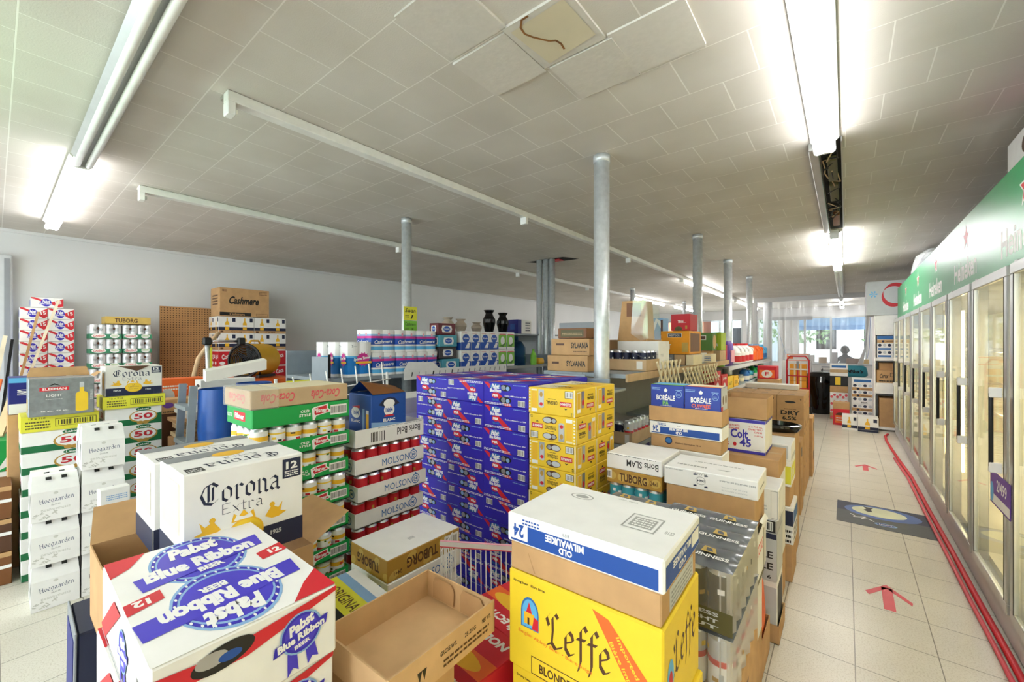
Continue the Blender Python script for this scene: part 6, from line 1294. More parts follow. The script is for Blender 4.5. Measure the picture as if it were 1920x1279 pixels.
# goods on it
CZ = 1.263
def tray_cans(name, x1, y0, z0, w, d, label, cans, th=.085, nF=6, nR=3, ch=1.0):
    t2 = empty(name, (x1, y0, z0)); tag(t2, label, 'can tray'); p = Pack(w, d, th, body=False); tray_body(p, w, d, th, 'tan', 'card'); p.r('F', .82, .15, .93, .85, 'offwhite'); p.build('tray', t2)
    for i in range(nF):
        for j in range(nR):
            if j == 0 or i == nF-1: c = inst('can', cans[i % len(cans)], (-w+.004+(w-.008)*(i+.5)/nF, .004+(d-.008)*(j+.5)/nR, .004), 37*i, t2)
    b = MB(); b.add([(-w, 0, .155), (-w*.35, -.003, .155), (-.01, -.003, .09), (0, .02, .09), (0, d, .12), (-w, d, .155)], [[0,1,2,3,4,5]], 'film'); b.build('shrink_wrap', t2)
tray_cans('can_tray', -1.150, 2.66, CZ, .40, .24, 'tray of dark cans on the middle shelf beside the thick column', [CAN_D]) if False else tray_cans('can_tray', -1.125, 2.95, CZ, .40, .27, 'tray of dark cans on the middle shelf beside the thick column', [CAN_D])
tray_cans('can_tray', -1.135, 2.72, .767, .29, .36, 'tray of silver and dark cans on the lower shelf beside the yellow stack', [CAN_D, CAN_S], .085, 4, 5)
p = Pack(.30, .40, .26, 'dblue'); p.r('F', 0, 0, 1, .36, 'lgray'); p.t('F', 'OLD', .62, .84, .3, .13, 'white', 0, .03); p.t('F', 'MILWAUKEE', .55, .62, .8, .15, 'white', 0, .03); p.e('F', .65, .16, .14, .13, 'gray'); p.e('F', .65, .16, .11, .10, 'lgray')
tag(p.build('beer_case', None, (-1.12, 2.66, .508)) if False else p.build('beer_case', None, (-1.125, 2.62, .508-.02+.02)), 'dark blue and grey beer case on the bottom shelf level', 'beer case') if False else None
p2 = Pack(.28, .36, .225, 'dblue'); p2.r('F', 0, 0, 1, .40, 'lgray'); p2.t('F', 'OLD', .58, .86, .3, .13, 'white', 0, .03); p2.t('F', 'MILWAUKEE', .52, .62, .9, .18, 'white', 0, .03); p2.e('F', .65, .18, .14, .14, 'gray'); p2.e('F', .65, .18, .11, .11, 'lgray'); p2.lines('F', .05, .08, .4, .3, 3, 'gray')
tag(p2.build('beer_case', None, (-1.14, 2.70, .507)), 'dark blue and grey beer case on the bottom shelf beside the yellow stack', 'beer case')
simple_box('light_bulb_box', -1.42, 2.62, CZ, .34, .315, .115, 'card', 'brown light bulb carton beside the column, lower', 'carton', None, lambda p: (p.t('F', 'SYLVANIA', .72, .5, .46, .35, 'black', 0, .03), p.r('F', .12, .45, .3, .6, 'dkbrown')))
simple_box('light_bulb_box', -1.41, 2.625, CZ+.117, .32, .33, .12, 'card', 'brown light bulb carton beside the column, upper', 'carton', None, lambda p: (p.t('F', 'SYLVANIA', .76, .6, .44, .35, 'black', 0, .03), p.r('F', .14, .6, .36, .72, 'dkbrown'), p.lines('F', .6, .2, .95, .3, 1, 'dkbrown')))
simple_box('carton', -1.45, 2.66, CZ+.24, .24, .26, .075, 'brown', 'small brown printed carton on top of the light bulb cartons', 'carton', None, lambda p: (p.r('F', .1, .15, .9, .85, 'olive'), p.lines('F', .15, .3, .85, .6, 2, 'tan')))
simple_box('speaker_box', -1.36, 3.52, 1.50, .16, .16, .13, 'black', 'black box standing behind the thick steel column', 'box'); simple_box('carton', -1.30, 3.50, CZ, .42, .30, .235, 'card', 'brown carton on the middle shelf under the black box', 'carton')
# the wall-side half: dark board
b = MB(); b.box(-2.02, -1.80, 3.0, 3.02, 1.27, 1.62, 'gray'); tag(b.build('dark_panel'), 'dark grey upright panel behind the light bulb cartons', 'panel') if False else None
simple_box('grey_board', -1.62, 3.10, CZ, .34, .02, .38, 'gray', 'dark grey upright board behind the light bulb cartons', 'board')
# white long box, tall brown box in plastic, orange carton ...
simple_box('carton', -1.125, 3.40-.0, CZ, .0, .0, .0, 'white', 'x') if False else None
p = Pack(.34, .25, .22, 'white'); p.t('F', 'DAMPER', .45, .35, .04, .3, 'black', 90); p.t('R', 'AIR', .3, .5, .1, .3, 'lgray', 90); tag(p.build('carton', None, (-1.135, 3.235, CZ)), 'plain white carton behind the tray of dark cans', 'carton')
b = MB(); prism(b, [(-.24, 0), (0, 0), (-.02, .33), (-.20, .33)], 0, .2, 'card'); b.box(-.16, -.04, -.003, .0, .2, .31, 'brown'); o = b.build('tall_carton', None, (-1.23, 3.50, CZ+.237)) if False else b.build('tall_carton', None, (-1.25, 3.27, CZ+.222)); tag(o, 'tall brown carton wrapped in clear plastic above the white carton', 'carton')
b = MB(); b.add([(-.10, -.02, .34), (.02, -.02, .33), (.03, -.03, .02), (-.03, -.03, .0), (-.12, -.015, .06)], [[0,1,2,3,4]], 'film'); b.add([(.02, -.02, .33), (.03, .2, .33), (.05, .2, .0), (.03, -.03, .02)], [[0,1,2,3]], 'film'); b.build('plastic_wrap', o)
W0 = lambda u, y: aty(u, 650, y)[0]
def on(name, uL, uR, y, z0, h, d, base, label, paint=None, cat='box'):
    xl = W0(uL, y); xr = W0(uR, y); return simple_box(name, xr, y, z0, xr-xl, d, h, base, label, cat, None, paint)
def pw(p): p.r('F', .25, .72, .75, .90, 'offwhite'); p.r('F', .27, .74, .73, .88, 'navy'); p.t('F', 'RESTOCK', .5, .81, .36, .08, 'white'); p.t('F', 'OT', .25, .32, .24, .24, 'white', 0, .03); p.r('F', .75, .1, .97, .5, 'gold_light'); p.r('R', .1, .1, .9, .9, 'brown')
on('carton', 1239, 1292, 4.05, CZ+.10, .22, .40, 'orange_y' if mt('orange_y', 'f2a21e', .5) else '', 'orange carton with open brown end on the middle shelf', pw, 'carton')
on('box', 1238, 1262, 4.03, CZ, .095, .3, 'gray', 'grey and white small box under the orange carton, left', lambda p: (p.lines('F', .1, .2, .9, .8, 3, 'white'),))
on('box', 1264, 1284, 4.03, CZ, .095, .3, 'tan', 'tan small box under the orange carton, middle'); on('box', 1286, 1300, 4.03, CZ, .095, .3, 'cream', 'cream small box under the orange carton, right')
on('box', 1258, 1294, 4.15, CZ+.325, .16, .25, 'red2', 'red carton with white sideways lettering on top of the orange carton', lambda p: (p.t('F', 'port', .55, .55, .14, .55, 'white', 90, .03), p.e('F', .4, .1, .2, .16, 'olive'), p.r('F', .75, .1, .85, .3, 'gold')), 'carton')
on('box', 1222, 1243, 4.9, CZ, .50, .2, 'lblue', 'pale blue and white picture box behind the orange carton', lambda p: (p.p('F', [(.1,.6),(.5,.9),(.9,.7),(.9,.9),(.4,1),(.1,.8)], 'white'), p.r('F', .8, .6, 1, .95, 'dkbrown')))
on('box', 1306, 1336, 5.0, CZ+.12, .20, .18, 'fol', 'dark green carton on the middle shelf', lambda p: (p.r('F', .0, .6, .6, .85, 'white'), p.r('F', .02, .63, .56, .82, 'dkbrown'), p.e('R', .5, .5, .4, .4, 'kraft')), 'carton')
on('box', 1302, 1330, 4.98, CZ, .115, .2, 'card', 'brown small box beneath the dark green carton', None, 'carton')
on('box', 1337, 1352, 5.35, CZ+.12, .21, .25, 'lime_g' if mt('lime_g', 'a8c02a', .5) else '', 'lime green carton with white lettering right of the dark green one', lambda p: (p.t('F', 'PA', .4, .3, .5, .2, 'white'),), 'carton')
on('box', 1330, 1350, 5.3, CZ, .115, .3, 'tan', 'tan small box beneath the lime green carton', None, 'carton')
on('box', 1350, 1362, 5.60, 1.264, .18, .04, 'softred', 'narrow red-pink box at the end of the first shelf', lambda p: (p.r('F', .1, .6, .8, .8, 'navy'), p.e('R', .5, .4, .3, .2, 'red')))
on('box', 1306, 1316, 4.60, CZ, .10, .2, 'white', 'small white and navy box on the middle shelf edge', lambda p: p.r('F', 0, 0, .4, 1, 'mblue')); on('box', 1318, 1334, 4.70, CZ, .09, .2, 'cream', 'small cream box on the middle shelf edge', lambda p: p.lines('F', .1, .2, .9, .8, 3, 'mblue'))
# scissor lattice gate hanging on the shelf front
b = MB(); X_ = -1.085
def lattice(y0, y1, z0, z1, n):
    dy = (y1-y0)/n
    for k in range(n):
        a = y0+dy*k; b.beam((X_, a, z0), (X_, a+dy, z1), .017, .009, 'cream', (1, 0, 0)); b.beam((X_+.013, a, z1), (X_+.013, a+dy, z0), .017, .009, 'cream', (1, 0, 0))
        if k < n-1: b.beam((X_, a+dy*.5, z0), (X_, a+dy*1.5, z1), .017, .009, 'cream', (1, 0, 0)); b.beam((X_+.013, a+dy*.5, z1), (X_+.013, a+dy*1.5, z0), .017, .009, 'cream', (1, 0, 0))
lattice(3.02, 3.62, 1.07, 1.33, 3); lattice(3.64, 4.90, 1.07, 1.25, 6); tag(b.build('lattice_gate'), 'cream wooden scissor lattice gate hanging on the shelf front', 'lattice gate')
# detergent on the far shelf
FZ = 1.171
def jug(name, m, cap, y, label, group, h=.27, w=.16, lab='red2', x=-1.26, z=FZ):
    t2 = empty(name, (x, y, z)); tag(t2, label, 'bottle', group)
    b = MB(); b.lathe([(.001, 0), (w*.40, 0), (w*.5, h*.06), (w*.5, h*.55), (w*.36, h*.78), (w*.16, h*.9)], m, 14); b.build('body', t2)
    b = MB(); b.lathe([(w*.18, h*.9), (w*.18, h), (.001, h)], cap, 12); b.build('cap', t2)
    b = MB(); b.tube([(w*.30, .0, h*.80), (w*.48, 0, h*.72), (w*.46, 0, h*.58)], .012, m, 6); b.build('handle', t2)
    b = MB(); b.lathe([(w*.505, h*.10), (w*.505, h*.40)], lab, 14); b.build('label', t2)
for i, y in enumerate((6.55, 6.85, 7.15, 7.50)): jug('bleach_bottle', 'white', 'red', y, 'white bleach bottle with red label on the far shelf, %s from the left' % ORD[i+1], 'white bleach bottles', .29, .24)
for i, y in enumerate((8.0, 8.3, 8.6)): jug('detergent_jug', 'orange', 'lblue', y, 'orange detergent jug on the far shelf, %s from the left' % ORD[i+1], 'orange detergent jugs', .28, .22, 'orange')
for i, y in enumerate((8.95, 9.2)): jug('detergent_jug', 'sky', 'sky', y, 'sky blue detergent jug on the far shelf, %s from the left' % ORD[i+1], 'blue detergent jugs', .27, .18, 'mblue')
b = bagm(.16, .30, .32, 'purple', 4); o = b.build('detergent_bag', None, (-1.24, 6.05, FZ)); tag(o, 'purple and pink detergent bag leaning on the far shelf', 'bag'); b = MB(); b.box(.075, .09, -.1, .1, .05, .2, 'pink'); b.build('label', o)
b = bagm(.14, .2, .22, 'lgreen', 6); o = b.build('detergent_bag', None, (-1.26, 5.76, FZ+.0)); tag(o, 'bright green bag left of the purple detergent bag', 'bag')
# lower shelf goods
rows = [('yellow', .16, 'box'), ('beer', .14, 'box'), ('dkbrown', .13, 'jar'), ('silver', .12, 'jar'), ('mblue', .20, 'bottle'), ('teal', .17, 'bottle'), ('green', .22, 'bottle'), ('dblue', .21, 'bottle'), ('white', .22, 'bottle'), ('offwhite', .20, 'bottle')]
for i, (m, h, kd) in enumerate(rows):
    y = 5.79+.36*i; nm = {'beer': 'amber', 'dkbrown': 'brown', 'mblue': 'mid blue', 'dblue': 'navy', 'offwhite': 'off-white'}.get(m, m); lb = '%s household %s on the lower far shelf' % (nm, kd)
    if kd == 'box': simple_box('goods_box', -1.16, y, .881, .2, .30, h, m, lb, 'box', None, lambda p: p.lines('R', .2, .3, .8, .6, 3, 'olive'))
    elif kd == 'jar': b = MB(); b.lathe([(.001,0),(.06,0),(.06,h*.8),(.05,h*.85),(.055,h),(.001,h)], m, 14); b.lathe([(.061,h*.2),(.061,h*.6)], 'cream', 14); tag(b.build('jar', None, (-1.24, y+.1, .881)), lb, 'jar')
    else: jug('cleaner_bottle', m, 'white' if m != 'white' else 'dblue', y+.1, lb, None, h, .15, 'offwhite', -1.24, .881)
for i, (y, m) in enumerate(((5.1, 'red2'), (5.45, 'red'))): simple_box('chip_box', -1.16, y, .881, .2, .32, .26-.06*i, m, 'red snack carton on the lower shelf, %s' % ('left of the pair', 'right of the pair')[i], 'carton', None, lambda p: (p.t('R', 'JAM', .5, .75, .6, .2, 'white', 0, .03), p.e('R', .5, .3, .2, .2, 'white')))
for i, (y, m, h) in enumerate(((5.6, 'yellow', .14), (6.0, 'lgreen', .16), (6.3, 'mblue', .17), (6.6, 'white', .17), (6.95, 'offwhite', .16), (7.3, 'tan', .15))):
    b = bagm(.24, .28, h, m, i+20); tag(b.build('goods_bag', None, (-1.27, y, .421)), '%s packet on the lowest shelf level beside the brown boxes' % {'mblue': 'mid blue', 'lgreen': 'light green', 'offwhite': 'off-white'}.get(m, m), 'packet')
p = Pack(.30, .3, .30, 'card'); p.t('F', 'DRY', .5, .62, .6, .26, 'black', 0, .03); p.t('F', '6.5%', .5, .3, .5, .2, 'black', 0, .03); tag(p.build('dry_beer_box', None, (-.80, 7.6, .60)), 'brown dry beer box beyond the lower shelf near the hand truck', 'beer box')
simple_box('carton', -.80, 7.6, .001, .30, .3, .597, 'card', 'brown carton under the far brown dry beer box', 'carton')
p = Pack(.26, .26, .20, 'red2'); p.r('F', .1, .1, .9, .7, 'orange'); p.e('F', .5, .4, .28, .3, 'offwhite'); p.t('F', 'F', .5, .4, .2, .3, 'red'); tag(p.build('red_box', None, (-.84, 7.62, .902)), 'red box with orange panel on the far brown dry beer box', 'box')
# ------------------------------------------------------------------ hand truck with orange cartons
t = empty('hand_truck', (-.76, 10.2, 0)); tag(t, 'red hand truck standing upright loaded with orange boxes', 'hand truck')
b = MB(); w = .185; b.tube([(-w, 0, .1), (-w, 0, 1.12), (-w+.06, 0, 1.2), (w-.06, 0, 1.2), (w, 0, 1.12), (w, 0, .1)], .017, 'red2', 8); b.build('frame', t)
for z in (.3, .55, .8): b = MB(); b.tube([(-w, 0, z), (w, 0, z)], .011, 'red2', 6); b.build('crossbar', t)
b = MB(); b.tube([(0, 0, .1), (0, 0, .98)], .011, 'red2', 6); b.build('centre_bar', t)
b = MB(); b.box(-.2, .2, .0, .28, .02, .03, 'red2'); b.build('toe_plate', t)
for s in (-1, 1): b = MB(); b.tube([(s*.19, -.06, .1), (s*.23, -.06, .1)], .1, 'black', 16); b.build('wheel', t)
b = MB(); b.box(-.19, .19, -.012, -.004, .92, .95, 'offwhite'); b.box(-.02, .02, -.03, -.004, .95, 1.1, 'gray'); b.build('strap', t)
for k in range(3): simple_box('orange_box', -.62, 10.24, .035+.335*k, .28, .25, .33, 'orange_y', 'orange box on the red hand truck, %s' % ('lowest', 'middle', 'top')[k], 'box', 'orange boxes on the hand truck', lambda p: (p.r('F', .25, 0, .36, 1, 'cream'), p.r('F', .62, 0, .72, 1, 'cream')))
p = Pack(.42, .3, .16, 'white'); p.frame('F', .02, .05, .98, .95, .012, 'orange'); p.r('F', .05, .3, .3, .7, 'orange'); tag(p.build('white_orange_box', None, (-.64, 11.35, 1.06)), 'white box with orange edges behind the hand truck', 'box'); simple_box('counter_block', -.60, 11.3, .001, .55, .36, 1.057, 'white', 'white block carrying the orange-edged box behind the hand truck', 'block')
# black bean bag / chair
b = MB(); b.lathe([(.001, 0), (.22, 0), (.26, .08), (.30, .3), (.42, .55), (.46, .66), (.40, .78), (.2, .86), (.001, .88)], 'gloss_black', 20); o = b.build('black_bag', None, (-.42, 10.05+.75, 0)); o.scale = (.75, .6, 1); tag(o, 'large shiny black wrapped object behind the hand truck', 'bag')
# ------------------------------------------------------------------ far stacks at the end of the aisle
def P_busch(p, top=False):
    f = 'F'; p.r(f, 0, 0, 1, .45, 'card'); p.e(f, .3, .22, .07, .16, 'navy'); p.lines(f, .45, .15, .9, .3, 1, 'dkbrown')
    for k in range(4): p.e(f, .15+.24*k, .72, .09, .2, ('navy', 'silver')[k % 2])
def P_bw(p): 
    f = 'F'; p.r(f, 0, .0, 1, .42, 'white'); p.r(f, .05, .08, .7, .34, 'mblue'); p.t(f, 'KEYSTONE', .38, .2, .5, .12, 'white') if False else None
    for k in range(4): p.e(f, .14+.24*k, .72, .09, .2, ('navy', 'lgray')[k % 2])
def farcol(uL, uR, y, z0, specs, nmz, d=.30):
    xl = W0(uL, y); xr = W0(uR, y); z = z0; n = len(specs)
    for k, (h, base, paint, desc) in enumerate(specs):
        simple_box('beer_case', xr, y, z, xr-xl, d, h-.002, base, '%s, %s of the %s' % (desc, nth(k, n), nmz), 'beer case', 'cases in the '+nmz, paint); z += h
sp = [(.125, 'white', P_bw, 'white and blue can case'), (.125, 'white', P_busch, 'brown and navy can case')]*4
farcol(1597, 1637, 9.75, .001, [(.125, 'white', P_bw, 'white and blue can case'), (.12, 'white', P_busch, 'brown tray can case'), (.12, 'white', P_busch, 'brown tray can case'), (.13, 'white', lambda p: (P_busch(p), p.r('F', 0, 0, 1, .5, 'white'), p.t('F', 'BEER', .6, .25, .3, .2, 'black')), 'white tray can case'), (.12, 'white', P_busch, 'brown tray can case'), (.12, 'white', P_busch, 'brown tray can case'), (.10, 'white', lambda p: p.r('F', .1, .3, .9, .75, 'mblue'), 'white lid with blue stripe')], 'right far stack')
pr = lambda p: [p.e('F', .1+.16*k, .35+.3*(k % 2), .08, .2, 'softred') for k in range(6)]
farcol(1556, 1590, 10.1, .001, [(.13, 'card', pr, 'pink and brown case')]+[(.13, 'white', pr, 'white and pink case')]*3+[(.125, 'card', None, 'brown case'), (.19, 'black', lambda p: (p.r('F', .3, .1, .6, .9, 'yellow'),), 'black case with yellow bottle'), (.13, 'white', lambda p: p.r('F', 0, .5, 1, 1, 'tan'), 'white and tan case'), (.10, 'white', lambda p: p.r('F', .1, .3, .9, .75, 'mblue'), 'white lid with blue stripe')], 'left far stack')
p = Pack(.235, .26, .40, 'card'); p.r('F', 0, 0, 1, .72, 'red'); p.e('F', .5, .45, .34, .12, 'dkbrown'); p.r('F', .14, .1, .86, .44, 'orange'); p.lines('F', .2, .2, .8, .4, 2, 'offwhite'); tag(p.build('beer_box', None, (W0(1593, 9.5), 9.45, .001)), 'red and brown box on the floor between the far stacks', 'beer box')
p = Pack(.26, .3, .24, 'white'); P_cor12(p, 'F', 1); p.r('F', 0, 0, 1, .15, 'navy'); tag(p.build('beer_box', None, (W0(1661, 9.05)-.03, 9.0, .001)) if False else p.build('beer_box', None, (.415, 8.98, .001)), 'white bottle box with yellow bottle on the floor at the end of the aisle', 'beer box')
p = Pack(.20, .3, .24, 'white'); P_cor12(p, 'F', 1); tag(p.build('beer_box', None, (.15, 9.02, .001)), 'white bottle box turned aside, left of the one at the aisle end', 'beer box')
# cabinet contents
for k in range(3): simple_box('beer_case', .66, 9.32, 1.222+.123*k, .25, .4, .12, 'white', 'blue and white can case on the white cabinet shelf, %s' % ('lowest', 'middle', 'top')[k], 'beer case', 'can cases in the white cabinet', P_bw if k < 2 else lambda p: (P_busch(p), p.r('F', 0, .5, 1, 1, 'mblue')))
p = Pack(.27, .4, .21, 'card'); p.t('F', 'Cerex', .35, .55, .4, .35, 'black', 0, .02, .3); p.frame('F', .62, .5, .95, .8, .006, 'black'); p.lines('F', .1, .1, .9, .3, 1, 'black'); tag(p.build('carton', None, (.675, 9.32, .801)), 'brown carton with black script in the white cabinet, middle level', 'carton')
simple_box('carton', .66, 9.40, 1.012, .22, .3, .12, 'card', 'small brown carton on the printed carton in the white cabinet', 'carton'); simple_box('carton', .64, 9.34, .062, .2, .4, .48, 'card', 'tall brown carton in the bottom of the white cabinet', 'carton')
# ------------------------------------------------------------------ behind the plastic sheeting
b = MB(); n = 40; xs = [-1.94+2.44*i/n for i in range(n+1)]
vs = [(x, 13.44+.03*math.sin(i*1.3)+.015*math.sin(i*3.1), z) for z in (.35, 2.60) for i, x in enumerate(xs)]
b.add(vs, [[i, i+1, n+2+i, n+1+i] for i in range(n)], 'curtain', True); tag(b.build('plastic_sheet'), 'clear plastic sheeting hung across the front area', 'plastic sheet')
b = MB(); q = [(.42, 13.39, 2.64), (.50, 13.39, 2.64), (.40, 13.3, 1.5), (.22, 13.2, .95), (.05, 13.2, .6), (.28, 13.2, .55), (.36, 13.25, 1.2)]; b.add(q, [[0,1,2,6],[6,2,3,5],[3,4,5]], 'white'); tag(b.build('plastic_drape'), 'gathered white plastic drape pulled to the right side', 'plastic drape')
b = MB(); b.beam((.46, 13.18, 2.2), (.44, 13.18, 1.35), .006, .06, 'blue', (0, 1, 0)); b.beam((.44, 13.18, 1.35), (.40, 13.18, 1.1), .006, .03, 'blue', (0, 1, 0)); tag(b.build('blue_tape'), 'bright blue tape strip on the drape at the right', 'tape')
b = MB(); b.beam((-1.42, 13.36, 1.75), (-1.26, 13.36, 1.15), .004, .03, 'mblue', (0, 1, 0)); tag(b.build('blue_tape'), 'thin slanting blue tape strip on the plastic sheet at the left', 'tape')
t = empty('inner_door_frame', (-1.8, 13.9, 0)); tag(t, 'white post and sliding door frame behind the plastic sheet', 'door frame')
b = MB(); b.tube([(.05, 0, 0), (.05, 0, CEIL-.004)], .11, 'lgray', 14); b.build('post', t)
for x in (.42, .60, .9): b = MB(); b.box(x, x+.05, -.02, .03, 0, 2.1, 'offwhite'); b.build('frame_bar', t)
b = MB(); b.box(-.08, 1.1, -.03, .03, 2.1, 2.2, 'lgray'); b.build('door_track', t)
t = empty('cash_counter', (-1.0, 14.4, 0)); tag(t, 'white cash counter behind the plastic sheeting', 'counter')
b = MB(); b.box(0, 1.55, 0, .6, 0, .86, 'white', .005); b.build('body', t); b = MB(); b.box(-.03, 1.58, -.03, .63, .86, .90, 'lgray', .004); b.build('top', t)
for i, (x, h, w, m, nm) in enumerate(((-.9, .22, .2, 'offwhite', 'off-white bag on the cash counter, leftmost'), (-.6, .16, .18, 'tan', 'tan box on the cash counter'), (-.3, .3, .12, 'lgray', 'grey display stand on the cash counter'), (.0, .14, .3, 'brown', 'brown tray on the cash counter'), (.32, .12, .16, 'beer', 'yellow packet on the cash counter'))): simple_box('counter_item', x+w, 14.55, .902, w, .25, h, m, nm, 'goods')
# shopping basket cart
t = empty('shopping_cart', (-.45, 12.3, 0)); tag(t, 'dark wire shopping cart with red and brown goods before the counter', 'shopping cart')
b = MB()
for i in range(9): x = .5*i/8; b.tube([(x, 0, .82), (.05+x*.8, .02, .45)], .004, 'gray', 5)
for z in (.45, .63, .82): b.tube([(0, 0, z), (.5, 0, z), (.5, .5, z), (0, .5, z), (0, 0, z)], .006, 'gray', 5)
b.build('basket', t)
b = MB(); b.tube([(0, 0, .84), (.03, .1, .1)], .01, 'black'); b.tube([(.5, 0, .84), (.47, .1, .1)], .01, 'black'); b.tube([(0, .5, .84), (.03, .4, .1)], .01, 'black'); b.tube([(.5, .5, .84), (.47, .4, .1)], .01, 'black'); b.build('frame', t)
b = MB(); b.tube([(0, -.03, .9), (.5, -.03, .9)], .014, 'gray'); b.build('handle', t)
for x in (.03, .47):
    for y in (.1, .4): b = MB(); b.tube([(x-.012, y, .05), (x+.012, y, .05)], .05, 'black', 12); b.build('wheel', t)
simple_box('basket_goods', -.10, 12.38, .47, .25, .3, .28, 'red2', 'dark red carton in the shopping cart', 'carton', None, lambda p: p.r('F', .1, .1, .6, .9, 'card'))
p = bagm(.42, .25, .24, 'teal', 12); o = p.build('teal_box', None, (.16, 12.0, .72)); tag(o, 'teal package with black script before the plastic drape', 'package')
b = MB(); vs, fs = text_mesh("Mike's", .03, .3); b.add([(-.16+.3*x, -.135, .08+.08*y) for x, y in vs], fs, 'black'); b.build('lettering', o)
simple_box('carton', .40, 11.85, .001, .5, .3, .715, 'offwhite', 'pale block under the teal package', 'block')
# seated person behind the sheeting, seen from behind
mt('shirt', '33363c', .8); mt('hair', '1c1a1a', .7)
def person(loc):
    t = empty('person', loc); tag(t, 'person in dark clothing sitting behind the plastic sheeting, seen from behind', 'person')
    V = [(0,0,.50),(0,.0,.70),(0,.02,.92),(0,.03,1.04),(0,.04,1.12),(0,.06,1.20),(-.17,.03,1.0),(-.24,.06,.80),(-.20,.28,.70),(.17,.03,1.0),(.24,.06,.80),(.20,.28,.70),(-.1,.1,.48),(-.14,.46,.47),(-.14,.48,.06),(.1,.1,.48),(.14,.46,.47),(.14,.48,.06)]
    E_ = [(0,1),(1,2),(2,3),(3,4),(4,5),(3,6),(6,7),(7,8),(3,9),(9,10),(10,11),(0,12),(12,13),(13,14),(0,15),(15,16),(16,17)]
    R_ = [.15,.15,.16,.12,.055,.06,.075,.055,.04,.075,.055,.04,.10,.075,.05,.10,.075,.05]
    me = bpy.data.meshes.new('body'); me.from_pydata(V, E_, []); o = bpy.data.objects.new('body', me); COL.objects.link(o); o.parent = t
    me.materials.append(M('shirt')); md = o.modifiers.new('s', 'SKIN'); md.use_smooth_shade = True
    for i, r in enumerate(R_): me.skin_vertices[0].data[i].radius = (r, r*.75)
    me.skin_vertices[0].data[0].use_root = True; s = o.modifiers.new('u', 'SUBSURF'); s.levels = 2; s.render_levels = 2
    def blob(nm, c, r, m, n=14, sx=1, sy=1, sz=1.2):
        b = MB(); b.lathe([(max(.001, r*math.sin(PI*k/10)), r*sz*(1-math.cos(PI*k/10))-r*sz) for k in range(11)], m, n, c); q = b.build(nm, t); return q
    blob('head', (0, .07, 1.25), .095, 'skin'); blob('hair', (0, .05, 1.27), .102, 'hair')
    for s_ in (-1, 1):
        b = MB(); b.lathe([(.001, -.02), (.016, 0), (.001, .02)], 'skin', 8, (s_*.1, .08, 1.24)); b.build('ear', t)
        b = MB()
        b.box(s_*.2-.035, s_*.2+.035, .27, .35, .66, .69, 'skin', .01)
        for k in range(4): x = s_*.2-.026+.0175*k; b.tube([(x, .34, .675), (x, .385, .67), (x, .41-.006*abs(k-1), .655)], .008, 'skin', 6)
        b.tube([(s_*.2-s_*.035, .30, .675), (s_*.2-s_*.055, .33, .67), (s_*.2-s_*.055, .355, .662)], .009, 'skin', 6); b.build('hand', t)
    b = MB(); b.tube([(0, .16, 1.25), (0, .18, 1.235)], .012, 'skin', 8); b.build('nose', t)
person((-.02, 15.35, 0))
t = empty('stool', (-.02, 15.38, 0)); tag(t, 'dark stool under the seated person behind the sheeting', 'stool')
b = MB(); b.lathe([(.001, .34), (.2, .34), (.2, .38), (.001, .38)], 'black', 18); b.build('seat', t); b = MB(); b.tube([(0, 0, .01), (0, 0, .34)], .03, 'gray'); b.lathe([(.001, 0), (.2, 0), (.2, .02), (.001, .03)], 'black', 18); b.build('pedestal', t)
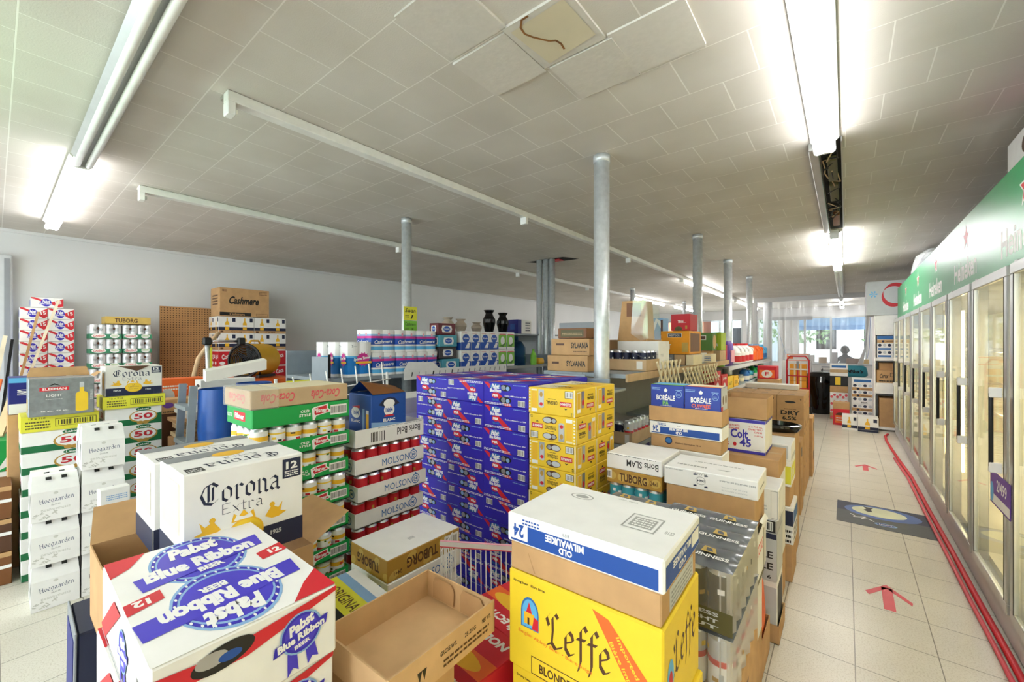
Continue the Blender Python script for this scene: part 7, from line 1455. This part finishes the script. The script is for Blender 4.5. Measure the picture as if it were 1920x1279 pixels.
# ------------------------------------------------------------------ outside the shop windows
mt('street', 'b9b6ae', .9, 0, .1, 2); mt('brick', 'd98f6e', .9, 0, .08, 4); mt('house_white', 'e6e4de', .8); mt('house_gray', '9fa8ad', .8)
b = MB(); b.box(-26, 14, 18.16, 50, -.12, -.02, 'street'); struct(b.build('ground'))
def house(name, x0, x1, y, h, m, label, wins_):
    t = empty(name, (x0, y, -.02)); tag(t, label, 'building')
    b = MB(); b.box(0, x1-x0, 0, 4, 0, h, m); b.build('wall', t); b = MB(); b.box(-.2, x1-x0+.2, -.2, 4.2, h, h+.3, 'lgray'); b.build('roof', t)
    for (x, z, w_, hh) in wins_:
        b = MB(); b.box(x, x+w_, -.05, .0, z, z+hh, 'white'); q = b.build('window', t); b = MB(); b.box(x+.08, x+w_-.08, -.07, -.051, z+.08, z+hh-.08, 'gloss_black'); b.build('pane', q)
house('brick_house', -19, -7.5, 30, 6, 'brick', 'peach brick house across the street, seen through the left shop windows', [(2, 1, 1.2, 1.6), (5, 1, 1.2, 1.6), (8, 1, 1.2, 1.6)])
house('grey_house', -6.8, -3.2, 29, 6, 'house_gray', 'blue-grey house with a dark arched door across the street', [(1.2, .2, 1.4, 2.3)])
house('white_house', -2.6, 6, 34, 5, 'house_white', 'white house across the street behind the trees', [(1, 1, 1.2, 1.5), (3.4, 1, 1.2, 1.5), (6, 1, 1.2, 1.5)])
mt('leaf', '5f7d45', .8, 0, .4, 6)
def tree(x, y, label):
    t = empty('tree', (x, y, -.02)); tag(t, label, 'tree', None)
    b = MB(); b.tube([(0, 0, 0), (.05, 0, 1.2), (-.05, .1, 2.4)], [.16, .12, .08], 'dkbrown', 8); b.build('trunk', t)
    b = MB(); rnd = random.Random(int(x*10)+y)
    for k in range(900):
        a = rnd.uniform(0, 2*PI); r = 1.5*rnd.random()**.5; z = 2.6+rnd.uniform(-1.1, 1.3); c = Vector((r*math.cos(a), r*math.sin(a), z)); s = rnd.uniform(.06, .14); u = Vector((rnd.uniform(-1, 1), rnd.uniform(-1, 1), rnd.uniform(-1, 1))).normalized(); v = u.orthogonal().normalized()
        b.add([c-u*s, c-v*s*.5, c+u*s, c+v*s*.5], [[0,1,2,3]], 'leaf')
    o = b.build('foliage', t); o['kind'] = 'stuff'
tree(-2.0, 23, 'leafy tree outside, left of the two seen through the plastic'); tree(1.9, 24, 'leafy tree outside, right of the two seen through the plastic')
b = MB(); b.add([(-1.5, 18.2, 2.45), (.7, 18.2, 2.45), (.7, 19.4, 2.1), (-1.5, 19.4, 2.1), (-1.5, 19.4, 1.95), (.7, 19.4, 1.95)], [[0,1,2,3],[3,2,5,4]], 'lblue'); b.box(-1.5, .7, 18.19, 18.2, 2.4, 2.45, 'lblue'); tag(b.build('awning'), 'pale blue awning over the shop window outside', 'awning')
